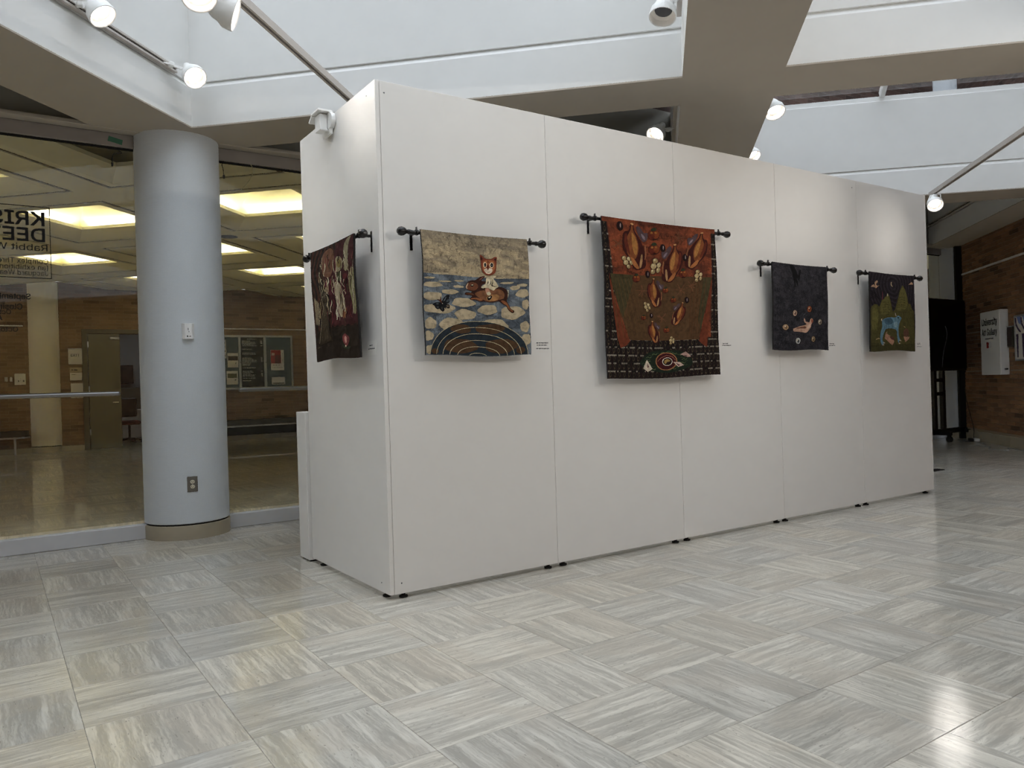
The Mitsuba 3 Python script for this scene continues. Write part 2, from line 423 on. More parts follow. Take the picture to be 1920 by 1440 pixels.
MOTIFS = {
 'rabbit_rider': [
  ('cloud#0','b3a488',1,0,[.17,.571,.174,.563,.155,.556,.129,.552,.107,.547,.08,.544,.054,.545,.032,.548,.006,.55,-.011,.555,-.006,.563,.007,.569,.014,.576,.027,.583,.054,.587,.082,.588,.11,.59,.136,.588,.15,.582,.156,.576]),
  ('cloud#1','b3a488',1,0,[.318,.52,.306,.514,.292,.509,.282,.503,.263,.497,.237,.496,.215,.498,.194,.5,.175,.503,.169,.508,.167,.514,.163,.52,.171,.527,.194,.531,.217,.533,.238,.536,.263,.538,.283,.535,.298,.531,.313,.526]),
  ('cloud#2','b3a488',1,0,[.367,.568,.363,.564,.358,.56,.347,.557,.329,.556,.315,.556,.299,.554,.282,.554,.273,.557,.269,.56,.265,.563,.266,.567,.276,.57,.287,.572,.299,.576,.315,.577,.331,.576,.342,.574,.355,.573,.366,.571]),
  ('cloud#3','b3a488',1,0,[.162,.476,.164,.466,.156,.455,.131,.448,.105,.443,.076,.438,.046,.438,.026,.446,.01,.453,-.012,.46,-.024,.47,-.012,.481,.007,.49,.024,.499,.05,.505,.079,.505,.106,.505,.137,.505,.162,.499,.165,.487]),
  ('cloud#4','b3a488',1,0,[.482,.442,.479,.429,.449,.419,.42,.412,.394,.403,.36,.399,.327,.401,.296,.406,.265,.411,.251,.422,.26,.435,.268,.446,.271,.458,.292,.47,.328,.474,.363,.475,.398,.476,.429,.472,.446,.462,.463,.453]),
  ('cloud#5','b3a488',1,0,[.284,.382,.264,.369,.247,.357,.227,.344,.182,.336,.131,.337,.09,.341,.046,.342,.01,.349,-.003,.361,-.012,.373,-.017,.387,.009,.399,.055,.405,.093,.411,.134,.42,.184,.421,.223,.414,.251,.404,.28,.395]),
  ('cloud#6','b3a488',1,0,[.478,.343,.47,.329,.46,.316,.433,.306,.401,.303,.372,.299,.337,.294,.306,.3,.293,.314,.283,.326,.271,.338,.275,.352,.295,.363,.315,.374,.341,.385,.375,.386,.404,.379,.43,.374,.461,.369,.481,.358]),
  ('cloud#7','b3a488',1,0,[.67,.39,.677,.377,.665,.364,.639,.357,.614,.35,.586,.345,.558,.349,.538,.357,.517,.363,.493,.372,.489,.385,.505,.398,.52,.408,.535,.42,.56,.427,.588,.427,.617,.428,.647,.426,.665,.416,.666,.402]),
  ('cloud#8','b3a488',1,0,[.958,.367,.944,.348,.911,.335,.887,.323,.861,.308,.822,.303,.785,.309,.752,.316,.721,.326,.711,.343,.717,.361,.716,.377,.719,.397,.749,.411,.79,.414,.826,.417,.863,.419,.897,.412,.918,.398,.941,.384]),
  ('cloud#9','b3a488',1,0,[.984,.602,.978,.598,.974,.594,.964,.589,.945,.587,.927,.588,.911,.587,.892,.587,.879,.589,.874,.593,.871,.597,.871,.602,.883,.605,.898,.608,.911,.611,.928,.614,.947,.614,.96,.612,.971,.609,.982,.606]),
  ('cloud#10','b3a488',1,0,[.902,.578,.899,.572,.895,.566,.882,.562,.867,.559,.853,.556,.836,.555,.823,.559,.817,.564,.809,.568,.801,.573,.804,.58,.814,.585,.824,.59,.838,.594,.854,.594,.868,.592,.883,.592,.899,.59,.905,.584]),
  ('cloud#11','b3a488',1,0,[.997,.531,1.001,.519,.988,.508,.968,.502,.95,.495,.929,.491,.909,.494,.892,.5,.873,.504,.858,.513,.861,.526,.873,.536,.88,.546,.89,.557,.91,.563,.932,.564,.953,.565,.974,.561,.985,.551,.988,.541]),
  ('cloud#12','b3a488',1,0,[1.003,.435,.996,.422,.988,.412,.982,.4,.973,.389,.96,.389,.948,.394,.938,.399,.928,.407,.925,.42,.925,.433,.924,.446,.927,.461,.939,.469,.952,.471,.963,.475,.975,.477,.986,.47,.993,.46,1.0,.449]),
  ('cloud#13','b3a488',1,0,[.109,.254,.104,.24,.099,.225,.086,.213,.067,.211,.05,.212,.033,.209,.014,.211,.003,.224,0,.238,-.004,.252,-.002,.266,.01,.278,.023,.287,.035,.298,.054,.304,.071,.298,.083,.287,.097,.28,.108,.269]),
  ('cloud#14','b3a488',1,0,[.34,.247,.34,.228,.331,.208,.303,.195,.273,.187,.24,.178,.205,.18,.182,.196,.166,.211,.143,.224,.129,.243,.141,.264,.162,.28,.182,.295,.212,.306,.245,.305,.275,.301,.311,.3,.341,.289,.346,.267]),
  ('cloud#15','b3a488',1,0,[.783,.254,.783,.233,.749,.217,.713,.207,.682,.196,.642,.189,.603,.195,.569,.203,.532,.212,.513,.23,.524,.25,.537,.266,.542,.285,.564,.303,.606,.31,.647,.311,.688,.311,.725,.303,.744,.287,.76,.271]),
  ('cloud#16','b3a488',1,0,[.992,.243,.985,.229,.978,.216,.972,.201,.958,.192,.942,.194,.928,.2,.914,.203,.903,.213,.899,.227,.897,.241,.895,.257,.903,.271,.918,.278,.932,.282,.945,.29,.961,.291,.973,.282,.982,.27,.991,.258]),
  ('cloud#17','b3a488',1,0,[.074,.154,.07,.141,.066,.129,.054,.121,.04,.119,.027,.116,.013,.113,-.001,.117,-.008,.13,-.011,.142,-.015,.153,-.014,.165,-.005,.175,.004,.185,.015,.194,.03,.196,.043,.189,.053,.182,.066,.177,.075,.167]),
  ('cloud#18','b3a488',1,0,[.994,.132,.997,.117,.991,.102,.977,.093,.962,.087,.947,.081,.931,.086,.921,.097,.91,.105,.897,.116,.894,.131,.902,.146,.912,.158,.92,.17,.935,.178,.95,.177,.965,.177,.982,.175,.993,.162,.993,.146]),
  ('cloud#19','b3a488',1,0,[.08,.042,.076,.03,.065,.022,.056,.015,.047,.006,.035,.003,.023,.007,.013,.012,.002,.019,-.001,.031,.002,.042,.002,.053,.003,.066,.013,.075,.026,.077,.038,.078,.05,.078,.061,.073,.067,.063,.074,.054]),
  ('cloud#20','b3a488',1,0,[.303,.667,.291,.664,.282,.661,.264,.658,.228,.655,.192,.654,.162,.652,.127,.651,.101,.651,.091,.653,.083,.655,.083,.658,.105,.661,.136,.664,.161,.667,.193,.67,.23,.671,.256,.671,.278,.67,.3,.669]),
  ('cloud#21','b3a488',1,0,[.101,.621,.098,.618,.094,.615,.082,.613,.067,.611,.053,.61,.037,.608,.023,.609,.017,.612,.011,.614,.004,.616,.006,.619,.015,.622,.025,.624,.038,.627,.054,.627,.067,.627,.081,.627,.097,.626,.104,.624]),
  ('cloud#22','b3a488',1,0,[.248,.601,.252,.599,.242,.596,.225,.594,.208,.593,.19,.591,.172,.591,.158,.592,.142,.592,.127,.593,.128,.595,.139,.598,.146,.6,.155,.603,.172,.604,.191,.605,.21,.606,.229,.606,.239,.605,.241,.603]),
  ('cloud#23','b3a488',1,0,[.372,.614,.365,.612,.355,.61,.348,.607,.337,.605,.322,.604,.308,.604,.295,.605,.284,.606,.28,.608,.28,.61,.278,.612,.281,.615,.294,.617,.309,.617,.322,.619,.337,.62,.349,.619,.358,.618,.367,.616]),
  ('cloud#24','b3a488',1,0,[.468,.673,.463,.671,.459,.669,.446,.667,.425,.665,.406,.665,.387,.664,.366,.663,.353,.663,.349,.665,.344,.666,.345,.668,.358,.67,.373,.672,.387,.674,.406,.676,.426,.676,.44,.675,.454,.675,.467,.674]),
  ('cloud#25','b3a488',1,0,[.839,.619,.838,.617,.832,.613,.816,.611,.797,.609,.777,.607,.755,.606,.739,.607,.73,.61,.716,.611,.706,.613,.712,.617,.726,.62,.738,.622,.757,.625,.778,.626,.796,.626,.818,.626,.838,.626,.842,.623]),
  ('cloud#26','b3a488',1,0,[.77,.659,.771,.657,.758,.655,.743,.653,.729,.651,.713,.65,.696,.65,.682,.65,.666,.65,.657,.651,.661,.653,.667,.655,.67,.657,.679,.659,.696,.66,.713,.661,.73,.662,.746,.662,.755,.661,.76,.66]),
  ('cloud#27','b3a488',1,0,[.586,.668,.579,.666,.573,.664,.567,.662,.556,.66,.541,.66,.529,.66,.517,.66,.507,.66,.503,.662,.501,.664,.499,.665,.504,.667,.518,.669,.53,.67,.542,.671,.556,.672,.567,.671,.575,.671,.584,.67]),
  ('rainbow_dome','262f36',2,0,[.963,-.003,.961,.032,.952,.067,.937,.101,.915,.133,.887,.163,.854,.191,.815,.216,.773,.237,.726,.255,.677,.27,.625,.281,.572,.288,.518,.291,.465,.29,.411,.285,.36,.276,.31,.264,.263,.248,.219,.229,.179,.208,.144,.183,.112,.157,.086,.128,.065,.098,.05,.067,.04,.035,.036,.002]),
  ('rainbow_dome','4d3826',3,0,[.747,.23,.722,.214,.695,.2,.657,.187,.599,.185,.549,.19,.501,.197,.475,.21,.468,.226,.466,.243,.5,.257,.553,.263,.602,.269,.658,.269,.7,.259,.734,.246]),
  ('rainbow_dome','4d3826',3,0,[.42,.221,.422,.205,.398,.192,.364,.185,.327,.18,.291,.184,.263,.193,.234,.203,.226,.218,.244,.232,.262,.245,.292,.255,.329,.256,.368,.256,.403,.249,.415,.234]),
  ('rainbow_dome','4d3826',3,0,[.495,.078,.477,.054,.425,.038,.378,.024,.316,.016,.255,.024,.199,.035,.162,.054,.167,.078,.176,.1,.197,.123,.256,.134,.32,.136,.384,.135,.434,.12,.465,.101]),
  ('rainbow_dome','4d3826',3,0,[.876,.084,.848,.06,.806,.043,.764,.024,.702,.019,.643,.027,.589,.039,.559,.06,.558,.083,.557,.107,.586,.13,.647,.139,.706,.143,.768,.142,.816,.127,.853,.108]),
  ('rainbow_dome','4d3826',3,0,[.115,.031,.113,.023,.106,.015,.093,.012,.08,.009,.066,.009,.056,.016,.05,.023,.045,.031,.048,.039,.057,.046,.068,.051,.082,.052,.094,.049,.107,.046,.116,.039]),
  ('rainbow_dome','4d3826',3,0,[.938,.041,.93,.03,.92,.022,.908,.013,.89,.011,.873,.015,.858,.02,.85,.03,.848,.041,.848,.052,.858,.062,.876,.066,.892,.068,.91,.068,.923,.061,.934,.052]),
  ('rainbow_dome','b9ab8d',4,0,[.966,.004,.962,.041,.951,.078,.932,.114,.906,.148,.873,.179,.834,.207,.79,.232,.742,.253,.69,.269,.635,.282,.578,.29,.52,.293,.463,.292,.406,.286,.351,.276,.298,.263,.249,.245,.203,.224,.162,.199,.126,.172,.095,.142,.07,.111,.052,.077,.04,.043,.034,.008,.039,.008,.044,.042,.056,.076,.075,.108,.099,.139,.129,.169,.165,.196,.206,.22,.251,.241,.3,.258,.352,.272,.407,.282,.463,.287,.52,.288,.577,.285,.633,.277,.688,.265,.739,.248,.787,.228,.831,.203,.869,.176,.901,.145,.927,.112,.945,.077,.957,.04,.961,.003]),
  ('rainbow_dome','b9ab8d',4,0,[.9,.003,.897,.034,.887,.064,.871,.094,.848,.122,.82,.147,.786,.171,.748,.191,.706,.208,.661,.222,.614,.232,.565,.239,.515,.242,.465,.241,.415,.237,.367,.229,.321,.218,.278,.203,.239,.186,.203,.165,.171,.143,.144,.118,.122,.092,.106,.064,.095,.036,.091,.007,.095,.007,.1,.035,.111,.063,.127,.09,.148,.115,.174,.14,.205,.162,.241,.182,.28,.199,.323,.213,.368,.225,.416,.232,.465,.237,.514,.237,.564,.235,.613,.228,.66,.218,.704,.204,.745,.187,.783,.167,.816,.144,.844,.119,.866,.091,.882,.063,.891,.033,.895,.002]),
  ('rainbow_dome','b9ab8d',4,0,[.833,.002,.83,.026,.822,.05,.808,.073,.789,.095,.765,.115,.737,.133,.705,.149,.67,.163,.632,.173,.592,.182,.551,.187,.509,.189,.467,.189,.425,.186,.385,.18,.346,.171,.309,.16,.275,.146,.245,.13,.218,.113,.195,.093,.177,.073,.163,.051,.154,.028,.15,.006,.155,.005,.159,.027,.167,.049,.181,.07,.199,.09,.221,.109,.248,.126,.278,.142,.311,.155,.347,.166,.385,.175,.426,.181,.467,.184,.509,.185,.55,.182,.591,.177,.631,.169,.668,.158,.703,.145,.734,.129,.761,.111,.785,.092,.803,.071,.816,.048,.825,.025,.827,.002]),
  ('rainbow_dome','b9ab8d',4,0,[.762,.001,.759,.018,.753,.035,.742,.052,.726,.067,.707,.081,.685,.094,.66,.105,.632,.115,.601,.123,.57,.128,.537,.132,.503,.134,.469,.134,.436,.132,.403,.127,.372,.121,.342,.114,.315,.104,.291,.093,.269,.08,.25,.067,.235,.052,.224,.037,.217,.021,.214,.004,.219,.004,.222,.019,.229,.035,.239,.049,.254,.064,.272,.077,.293,.089,.317,.1,.344,.109,.373,.117,.404,.123,.436,.127,.469,.129,.503,.13,.536,.128,.569,.124,.6,.118,.63,.11,.657,.101,.682,.09,.704,.077,.722,.063,.737,.049,.748,.033,.754,.017,.756,.001]),
  ('rainbow_dome','b9ab8d',4,0,[.685,.001,.683,.011,.678,.021,.67,.031,.659,.041,.645,.049,.629,.057,.61,.064,.59,.07,.568,.074,.545,.078,.521,.08,.496,.082,.472,.082,.447,.08,.423,.078,.401,.074,.379,.069,.359,.064,.341,.057,.325,.05,.311,.041,.3,.032,.292,.023,.287,.013,.284,.003,.289,.002,.291,.012,.296,.021,.304,.029,.315,.038,.328,.046,.343,.053,.361,.059,.38,.065,.402,.07,.424,.073,.448,.076,.472,.077,.496,.077,.52,.076,.544,.073,.567,.07,.588,.065,.608,.059,.626,.053,.642,.045,.655,.037,.666,.028,.673,.019,.678,.01,.68,.0]),
  ('rainbow_dome','b9ab8d',4,0,[.566,.001,.566,.004,.563,.008,.56,.011,.555,.014,.549,.017,.542,.02,.535,.022,.526,.024,.517,.026,.508,.027,.498,.028,.487,.028,.477,.028,.467,.028,.457,.027,.447,.026,.438,.024,.43,.022,.422,.02,.415,.018,.409,.015,.405,.012,.401,.009,.398,.005,.397,.001,.402,.0,.403,.003,.405,.006,.408,.008,.412,.011,.417,.014,.424,.016,.431,.018,.439,.02,.448,.021,.457,.022,.467,.023,.477,.023,.487,.023,.497,.023,.507,.022,.516,.021,.525,.019,.533,.018,.54,.015,.547,.013,.552,.01,.556,.008,.559,.005,.561,.002,.561,-.0]),
  ('rabbit','3a2018',3,1,[.38,.571,.399,.608,.435,.627,.481,.628,.518,.659,.56,.671,.564,.66,.522,.626,.581,.624,.581,.608,.525,.59,.561,.563,.645,.579,.706,.584,.767,.568,.787,.532,.783,.491,.768,.466,.8,.422,.809,.394,.847,.383,.841,.362,.817,.361,.78,.393,.771,.421,.724,.44,.692,.464,.64,.45,.58,.45,.557,.459,.52,.452,.47,.468,.43,.461,.419,.478,.444,.491,.44,.503,.377,.5,.371,.516,.391,.525,.436,.524,.446,.535,.392,.548]),
  ('rabbit','7c5238',4,1,[.459,.519,.519,.546,.579,.552,.644,.563,.719,.562,.751,.531,.75,.486,.707,.476,.64,.458,.58,.456,.548,.471,.503,.489]),
  ('rabbit','a5774c',5,1,[.567,.492,.614,.513,.671,.52,.703,.505,.688,.476,.64,.46,.585,.46]),
  ('rabbit','8a5638',5,1,[.707,.472,.763,.462,.795,.422,.804,.392,.837,.378,.822,.37,.785,.397,.771,.426,.729,.445]),
  ('rabbit','8a5638',5,1,[.428,.475,.471,.488,.516,.482,.548,.471,.52,.458,.471,.474,.432,.467]),
  ('rabbit','6a3f2b',5,1,[.382,.516,.441,.521,.472,.508,.44,.509,.386,.507]),
  ('rabbit','6f432f',4,1,[.389,.572,.412,.605,.453,.614,.493,.604,.506,.577,.478,.544,.432,.542,.392,.552]),
  ('rabbit','c3a78d',5,1,[.382,.572,.408,.608,.412,.595,.393,.568,.406,.553,.388,.552]),
  ('rabbit','1a100d',6,1,[.427,.587,.448,.598,.466,.591,.456,.575,.434,.576]),
  ('rabbit','c9b898',7,1,[.432,.586,.45,.594,.459,.587,.445,.584]),
  ('rabbit','744a40',5,1,[.503,.629,.536,.658,.557,.665,.526,.634]),
  ('rabbit','d8cbb0',5,1,[.779,.565,.793,.553,.789,.512,.781,.487,.785,.532]),
  ('rider','cdbf9f',6,1,[.573,.652,.611,.67,.681,.676,.657,.656,.638,.651,.665,.624,.687,.597,.692,.581,.663,.568,.643,.547,.616,.558,.57,.572,.538,.562,.524,.578,.567,.6,.572,.624]),
  ('rider','3c352c',7,1,[.6,.641,.619,.634,.622,.602,.594,.593,.581,.608]),
  ('rider','ded3b8',8,1,[.582,.641,.605,.646,.618,.622,.608,.598,.58,.592,.599,.617]),
  ('rider','3c352c',8,1,[.631,.651,.641,.619,.626,.59,.687,.581,.631,.583,.617,.59,.634,.619]),
  ('rider','b98a72',7,1,[.563,.568,.598,.573,.606,.545,.614,.513,.577,.512,.565,.544]),
  ('rider','cdbf9f',8,1,[.573,.532,.608,.541,.619,.514,.582,.504]),
  ('rider','17110e',8,1,[.579,.496,.624,.51,.625,.49,.603,.467,.585,.468]),
  ('rider','d8cbb0',9,1,[.59,.494,.614,.501,.609,.489,.593,.486]),
  ('rider','7b3f2c',8,1,[.52,.843,.538,.84,.563,.814,.597,.808,.634,.814,.663,.834,.686,.832,.678,.795,.672,.75,.668,.709,.644,.684,.606,.672,.569,.678,.538,.702,.53,.742,.53,.786]),
  ('rider','3d1d17',9,1,[.527,.833,.551,.813,.534,.79]),
  ('rider','3d1d17',9,1,[.679,.827,.648,.809,.671,.794]),
  ('rider','a0623e',9,1,[.546,.791,.587,.801,.643,.803,.663,.77,.657,.725,.625,.691,.597,.681,.565,.692,.541,.726]),
  ('rider','d9bfa0',10,1,[.55,.775,.568,.786,.582,.773,.579,.745,.562,.732,.549,.747]),
  ('rider','d9bfa0',10,1,[.607,.77,.626,.787,.647,.777,.646,.748,.624,.731,.606,.746]),
  ('rider','14120f',11,1,[.555,.767,.568,.78,.577,.764,.572,.742,.558,.745]),
  ('rider','14120f',11,1,[.614,.765,.628,.782,.643,.768,.636,.744,.618,.743]),
  ('rider','59616a',12,1,[.623,.763,.633,.766,.63,.754,.623,.753]),
  ('rider','59616a',12,1,[.561,.761,.569,.764,.566,.752,.56,.752]),
  ('rider','e0cdb4',10,1,[.552,.723,.585,.737,.591,.713,.599,.738,.64,.728,.625,.695,.593,.683,.565,.696]),
  ('rider','5b2519',11,1,[.586,.765,.598,.766,.599,.722,.589,.717,.582,.725]),
  ('rider','2c1511',11,1,[.575,.704,.593,.699,.617,.707,.595,.693]),
  ('rider','6b3524',11,1,[.588,.801,.598,.802,.596,.774,.589,.773]),
  ('butterfly','15161a',3,1,[.161,.427,.18,.463,.208,.488,.228,.494,.233,.486,.227,.459,.231,.426,.199,.416,.232,.411,.233,.387,.219,.376,.194,.392,.202,.371,.181,.389,.187,.362,.171,.35,.152,.36,.141,.377,.127,.366,.106,.376,.096,.398,.076,.404,.086,.41,.105,.422,.133,.425]),
  ('butterfly','5d6468',4,1,[.183,.452,.206,.484,.2,.452,.176,.43]),
  ('butterfly','4a5257',4,1,[.192,.431,.225,.465,.224,.429]),
  ('butterfly','4a5052',4,1,[.104,.412,.126,.42,.139,.414,.129,.404]),
  ('butterfly','3c3f40',4,1,[.112,.39,.135,.396,.138,.382,.124,.374]),
  ('butterfly','3a3937',4,1,[.151,.385,.168,.394,.174,.368,.16,.364]),
  ('butterfly','6a5d50',4,1,[.195,.404,.225,.408,.226,.39,.211,.387]),
  ('butterfly','4a2a1c',5,1,[.151,.471,.158,.472,.158,.442,.17,.42,.159,.419,.14,.438,.12,.445,.124,.45,.148,.443]),
  ('butterfly','d6ccb8',6,1,[.163,.42,.17,.421,.174,.414,.167,.412]),
 ],
 'roast_birds': [
  ('table_cloth','523a24',1,0,[.042,.651,.942,.669,.869,.468,.801,.244,.199,.243,.136,.384,.079,.536]),
  ('table_cloth','423a24',2,0,[.042,.651,.243,.648,.146,.384,.117,.432,.074,.544]),
  ('table_cloth','423a24',2,0,[.942,.669,.847,.66,.796,.379,.823,.309]),
  ('curtain#0','6a3320',2,0,[.032,.654,.049,.607,.087,.48,.144,.344,.198,.237,.165,.207,.117,.191,.096,.247,.081,.343,.056,.479]),
  ('curtain#1','6a3320',2,0,[.948,.656,.925,.504,.891,.301,.877,.189,.837,.209,.801,.235,.837,.327,.888,.477]),
  ('table_cloth','5a4426',3,1,[.048,.634,.082,.447,.11,.247,.114,.247,.086,.448,.052,.635]),
  ('table_cloth','5a4426',3,1,[.075,.636,.115,.448,.147,.247,.151,.247,.119,.449,.079,.637]),
  ('table_cloth','5a4426',3,1,[.102,.637,.149,.449,.184,.247,.188,.247,.153,.45,.106,.638]),
  ('table_cloth','5a4426',3,1,[.13,.638,.183,.45,.221,.247,.226,.248,.187,.451,.134,.639]),
  ('table_cloth','5a4426',3,1,[.157,.64,.217,.451,.259,.247,.264,.248,.222,.451,.161,.641]),
  ('table_cloth','5a4426',3,1,[.185,.641,.252,.451,.298,.247,.302,.248,.256,.452,.189,.642]),
  ('table_cloth','5a4426',3,1,[.213,.642,.287,.452,.336,.247,.341,.248,.291,.453,.217,.643]),
  ('table_cloth','55341d',3,1,[.746,.651,.727,.464,.708,.248,.713,.248,.732,.464,.751,.651]),
  ('table_cloth','55341d',3,1,[.78,.653,.754,.465,.729,.248,.733,.248,.759,.465,.785,.653]),
  ('table_cloth','55341d',3,1,[.815,.654,.781,.465,.749,.248,.754,.248,.786,.465,.82,.654]),
  ('table_cloth','55341d',3,1,[.85,.656,.808,.466,.77,.248,.775,.248,.813,.466,.855,.656]),
  ('table_cloth','55341d',3,1,[.885,.658,.835,.467,.791,.248,.796,.248,.84,.467,.89,.657]),
  ('roast_bird#0','3b1511',4,1,[.227,.972,.257,.973,.258,.933,.298,.895,.339,.823,.349,.757,.347,.707,.289,.688,.245,.685,.204,.749,.164,.795,.15,.851,.169,.926,.217,.926]),
  ('roast_bird#0','7a4526',5,1,[.236,.968,.248,.965,.249,.932,.281,.885,.293,.828,.27,.765,.231,.742,.195,.772,.178,.828,.195,.895,.228,.931]),
  ('roast_bird#0','a3703c',6,1,[.236,.931,.26,.9,.281,.852,.278,.803,.26,.772,.241,.8,.231,.865]),
  ('roast_bird#0','5e281a',6,1,[.174,.906,.196,.916,.198,.854,.217,.782,.2,.781,.168,.836]),
  ('roast_bird#0','a0643a',6,1,[.211,.769,.248,.755,.284,.708,.289,.694,.262,.694,.225,.721]),
  ('roast_bird#0','a47e58',6,1,[.31,.792,.324,.789,.314,.722,.296,.696,.287,.708,.296,.754]),
  ('roast_bird#0','8d5a3e',6,1,[.34,.857,.353,.849,.357,.791,.335,.74,.342,.798]),
  ('roast_bird#0','c08f62',7,1,[.223,.975,.24,.983,.26,.976,.246,.965]),
  ('feather_spray#0','4f3d40',4,1,[.274,.967,.312,.962,.338,.923,.377,.934,.369,.884,.335,.864,.308,.887,.283,.923]),
  ('feather_spray#0','7f7078',5,1,[.31,.925,.343,.911,.354,.878,.328,.889]),
  ('roast_bird#1','3b1511',4,1,[.622,.87,.594,.868,.588,.833,.547,.797,.501,.732,.483,.676,.478,.633,.526,.62,.565,.62,.611,.677,.655,.721,.676,.771,.669,.836,.624,.831]),
  ('roast_bird#1','7a4526',5,1,[.614,.866,.602,.862,.596,.834,.561,.79,.543,.74,.554,.687,.585,.67,.623,.699,.647,.749,.641,.806,.615,.834]),
  ('roast_bird#1','a3703c',6,1,[.608,.834,.582,.805,.557,.762,.552,.719,.564,.694,.585,.72,.603,.777]),
  ('roast_bird#1','5e281a',6,1,[.662,.818,.643,.824,.632,.77,.604,.706,.619,.706,.657,.757]),
  ('roast_bird#1','a0643a',6,1,[.608,.695,.572,.68,.533,.637,.527,.625,.551,.627,.588,.652]),
  ('roast_bird#1','a47e58',6,1,[.522,.708,.51,.704,.509,.648,.521,.627,.53,.637,.529,.676]),
  ('roast_bird#1','8d5a3e',6,1,[.505,.76,.492,.753,.481,.704,.493,.662,.495,.711]),
  ('roast_bird#1','c08f62',7,1,[.626,.874,.611,.878,.593,.871,.604,.862]),
  ('feather_spray#1','4f3d40',4,1,[.579,.862,.544,.853,.516,.817,.484,.823,.483,.781,.51,.768,.537,.789,.565,.822]),
  ('feather_spray#1','7f7078',5,1,[.541,.821,.51,.806,.495,.778,.52,.789]),
  ('roast_bird#2','3b1511',4,1,[.882,.964,.854,.964,.84,.93,.79,.896,.729,.835,.698,.779,.684,.737,.729,.718,.768,.714,.827,.767,.882,.807,.914,.856,.922,.923,.876,.923]),
  ('roast_bird#2','7a4526',5,1,[.873,.961,.86,.958,.848,.929,.802,.888,.773,.839,.772,.783,.8,.762,.844,.788,.88,.837,.887,.896,.867,.928]),
  ('roast_bird#2','a3703c',6,1,[.86,.928,.827,.901,.792,.859,.777,.816,.784,.79,.81,.813,.842,.87]),
  ('roast_bird#2','5e281a',6,1,[.911,.905,.893,.914,.869,.86,.827,.797,.842,.796,.892,.843]),
  ('roast_bird#2','a0643a',6,1,[.828,.786,.789,.774,.74,.735,.731,.723,.756,.722,.799,.744]),
  ('roast_bird#2','a47e58',6,1,[.745,.808,.731,.805,.718,.748,.726,.725,.737,.735,.745,.775]),
  ('roast_bird#2','8d5a3e',6,1,[.739,.864,.725,.857,.702,.808,.705,.764,.718,.814]),
  ('roast_bird#2','c08f62',7,1,[.888,.967,.873,.973,.853,.967,.862,.958]),
  ('feather_spray#2','4f3d40',4,1,[.837,.96,.8,.955,.763,.921,.732,.93,.722,.887,.746,.87,.778,.89,.814,.92]),
  ('feather_spray#2','7f7078',5,1,[.789,.922,.755,.91,.733,.882,.76,.891]),
  ('roast_bird#3','3b1511',4,1,[.401,.639,.421,.638,.42,.613,.444,.587,.468,.541,.472,.499,.47,.468,.432,.457,.404,.457,.38,.499,.355,.529,.348,.565,.363,.612,.394,.61]),
  ('roast_bird#3','7a4526',5,1,[.407,.636,.415,.634,.414,.613,.433,.582,.439,.546,.423,.507,.397,.493,.374,.514,.365,.55,.378,.592,.401,.613]),
  ('roast_bird#3','a3703c',6,1,[.406,.613,.42,.592,.432,.561,.429,.53,.416,.512,.405,.53,.401,.571]),
  ('roast_bird#3','5e281a',6,1,[.365,.599,.379,.605,.379,.566,.389,.519,.378,.519,.359,.555]),
  ('roast_bird#3','a0643a',6,1,[.385,.512,.408,.501,.43,.47,.432,.461,.415,.462,.392,.481]),
  ('roast_bird#3','a47e58',6,1,[.449,.522,.457,.52,.449,.478,.437,.462,.432,.47,.439,.499]),
  ('roast_bird#3','8d5a3e',6,1,[.47,.562,.478,.556,.479,.52,.463,.488,.469,.525]),
  ('roast_bird#3','c08f62',7,1,[.399,.641,.41,.645,.422,.64,.413,.634]),
  ('feather_spray#3','4f3d40',4,1,[.431,.634,.455,.629,.47,.603,.496,.609,.489,.578,.467,.567,.451,.582,.435,.605]),
  ('feather_spray#3','7f7078',5,1,[.453,.606,.473,.596,.48,.575,.463,.582]),
  ('roast_bird#4','3b1511',4,1,[.664,.489,.647,.49,.638,.469,.608,.45,.571,.414,.552,.38,.544,.354,.571,.341,.595,.338,.631,.369,.664,.392,.683,.422,.688,.462,.66,.464]),
  ('roast_bird#4','7a4526',5,1,[.658,.487,.65,.486,.643,.468,.616,.444,.598,.415,.597,.381,.614,.367,.641,.381,.662,.411,.667,.447,.655,.467]),
  ('roast_bird#4','a3703c',6,1,[.65,.467,.631,.451,.609,.427,.6,.401,.605,.384,.62,.398,.64,.432]),
  ('roast_bird#4','5e281a',6,1,[.681,.452,.67,.458,.656,.425,.631,.387,.64,.386,.67,.414]),
  ('roast_bird#4','a0643a',6,1,[.631,.38,.608,.375,.578,.351,.572,.344,.588,.343,.613,.355]),
  ('roast_bird#4','a47e58',6,1,[.581,.396,.572,.395,.564,.36,.569,.346,.576,.352,.581,.376]),
  ('roast_bird#4','8d5a3e',6,1,[.577,.431,.568,.428,.555,.398,.556,.37,.564,.401]),
  ('roast_bird#4','c08f62',7,1,[.667,.49,.658,.495,.646,.492,.652,.485]),
  ('feather_spray#4','4f3d40',4,1,[.637,.487,.614,.486,.592,.466,.573,.473,.567,.446,.581,.435,.601,.446,.622,.464]),
  ('feather_spray#4','7f7078',5,1,[.607,.466,.587,.459,.574,.443,.59,.448]),
  ('roast_bird#5','3b1511',4,1,[.383,.365,.398,.365,.399,.346,.42,.327,.442,.291,.448,.259,.448,.235,.42,.227,.398,.226,.377,.257,.355,.281,.347,.308,.355,.344,.379,.343]),
  ('roast_bird#5','7a4526',5,1,[.387,.363,.394,.362,.395,.346,.412,.322,.419,.295,.409,.264,.39,.254,.372,.269,.362,.297,.369,.329,.385,.345]),
  ('roast_bird#5','a3703c',6,1,[.389,.345,.401,.33,.412,.306,.412,.282,.404,.268,.394,.282,.388,.313]),
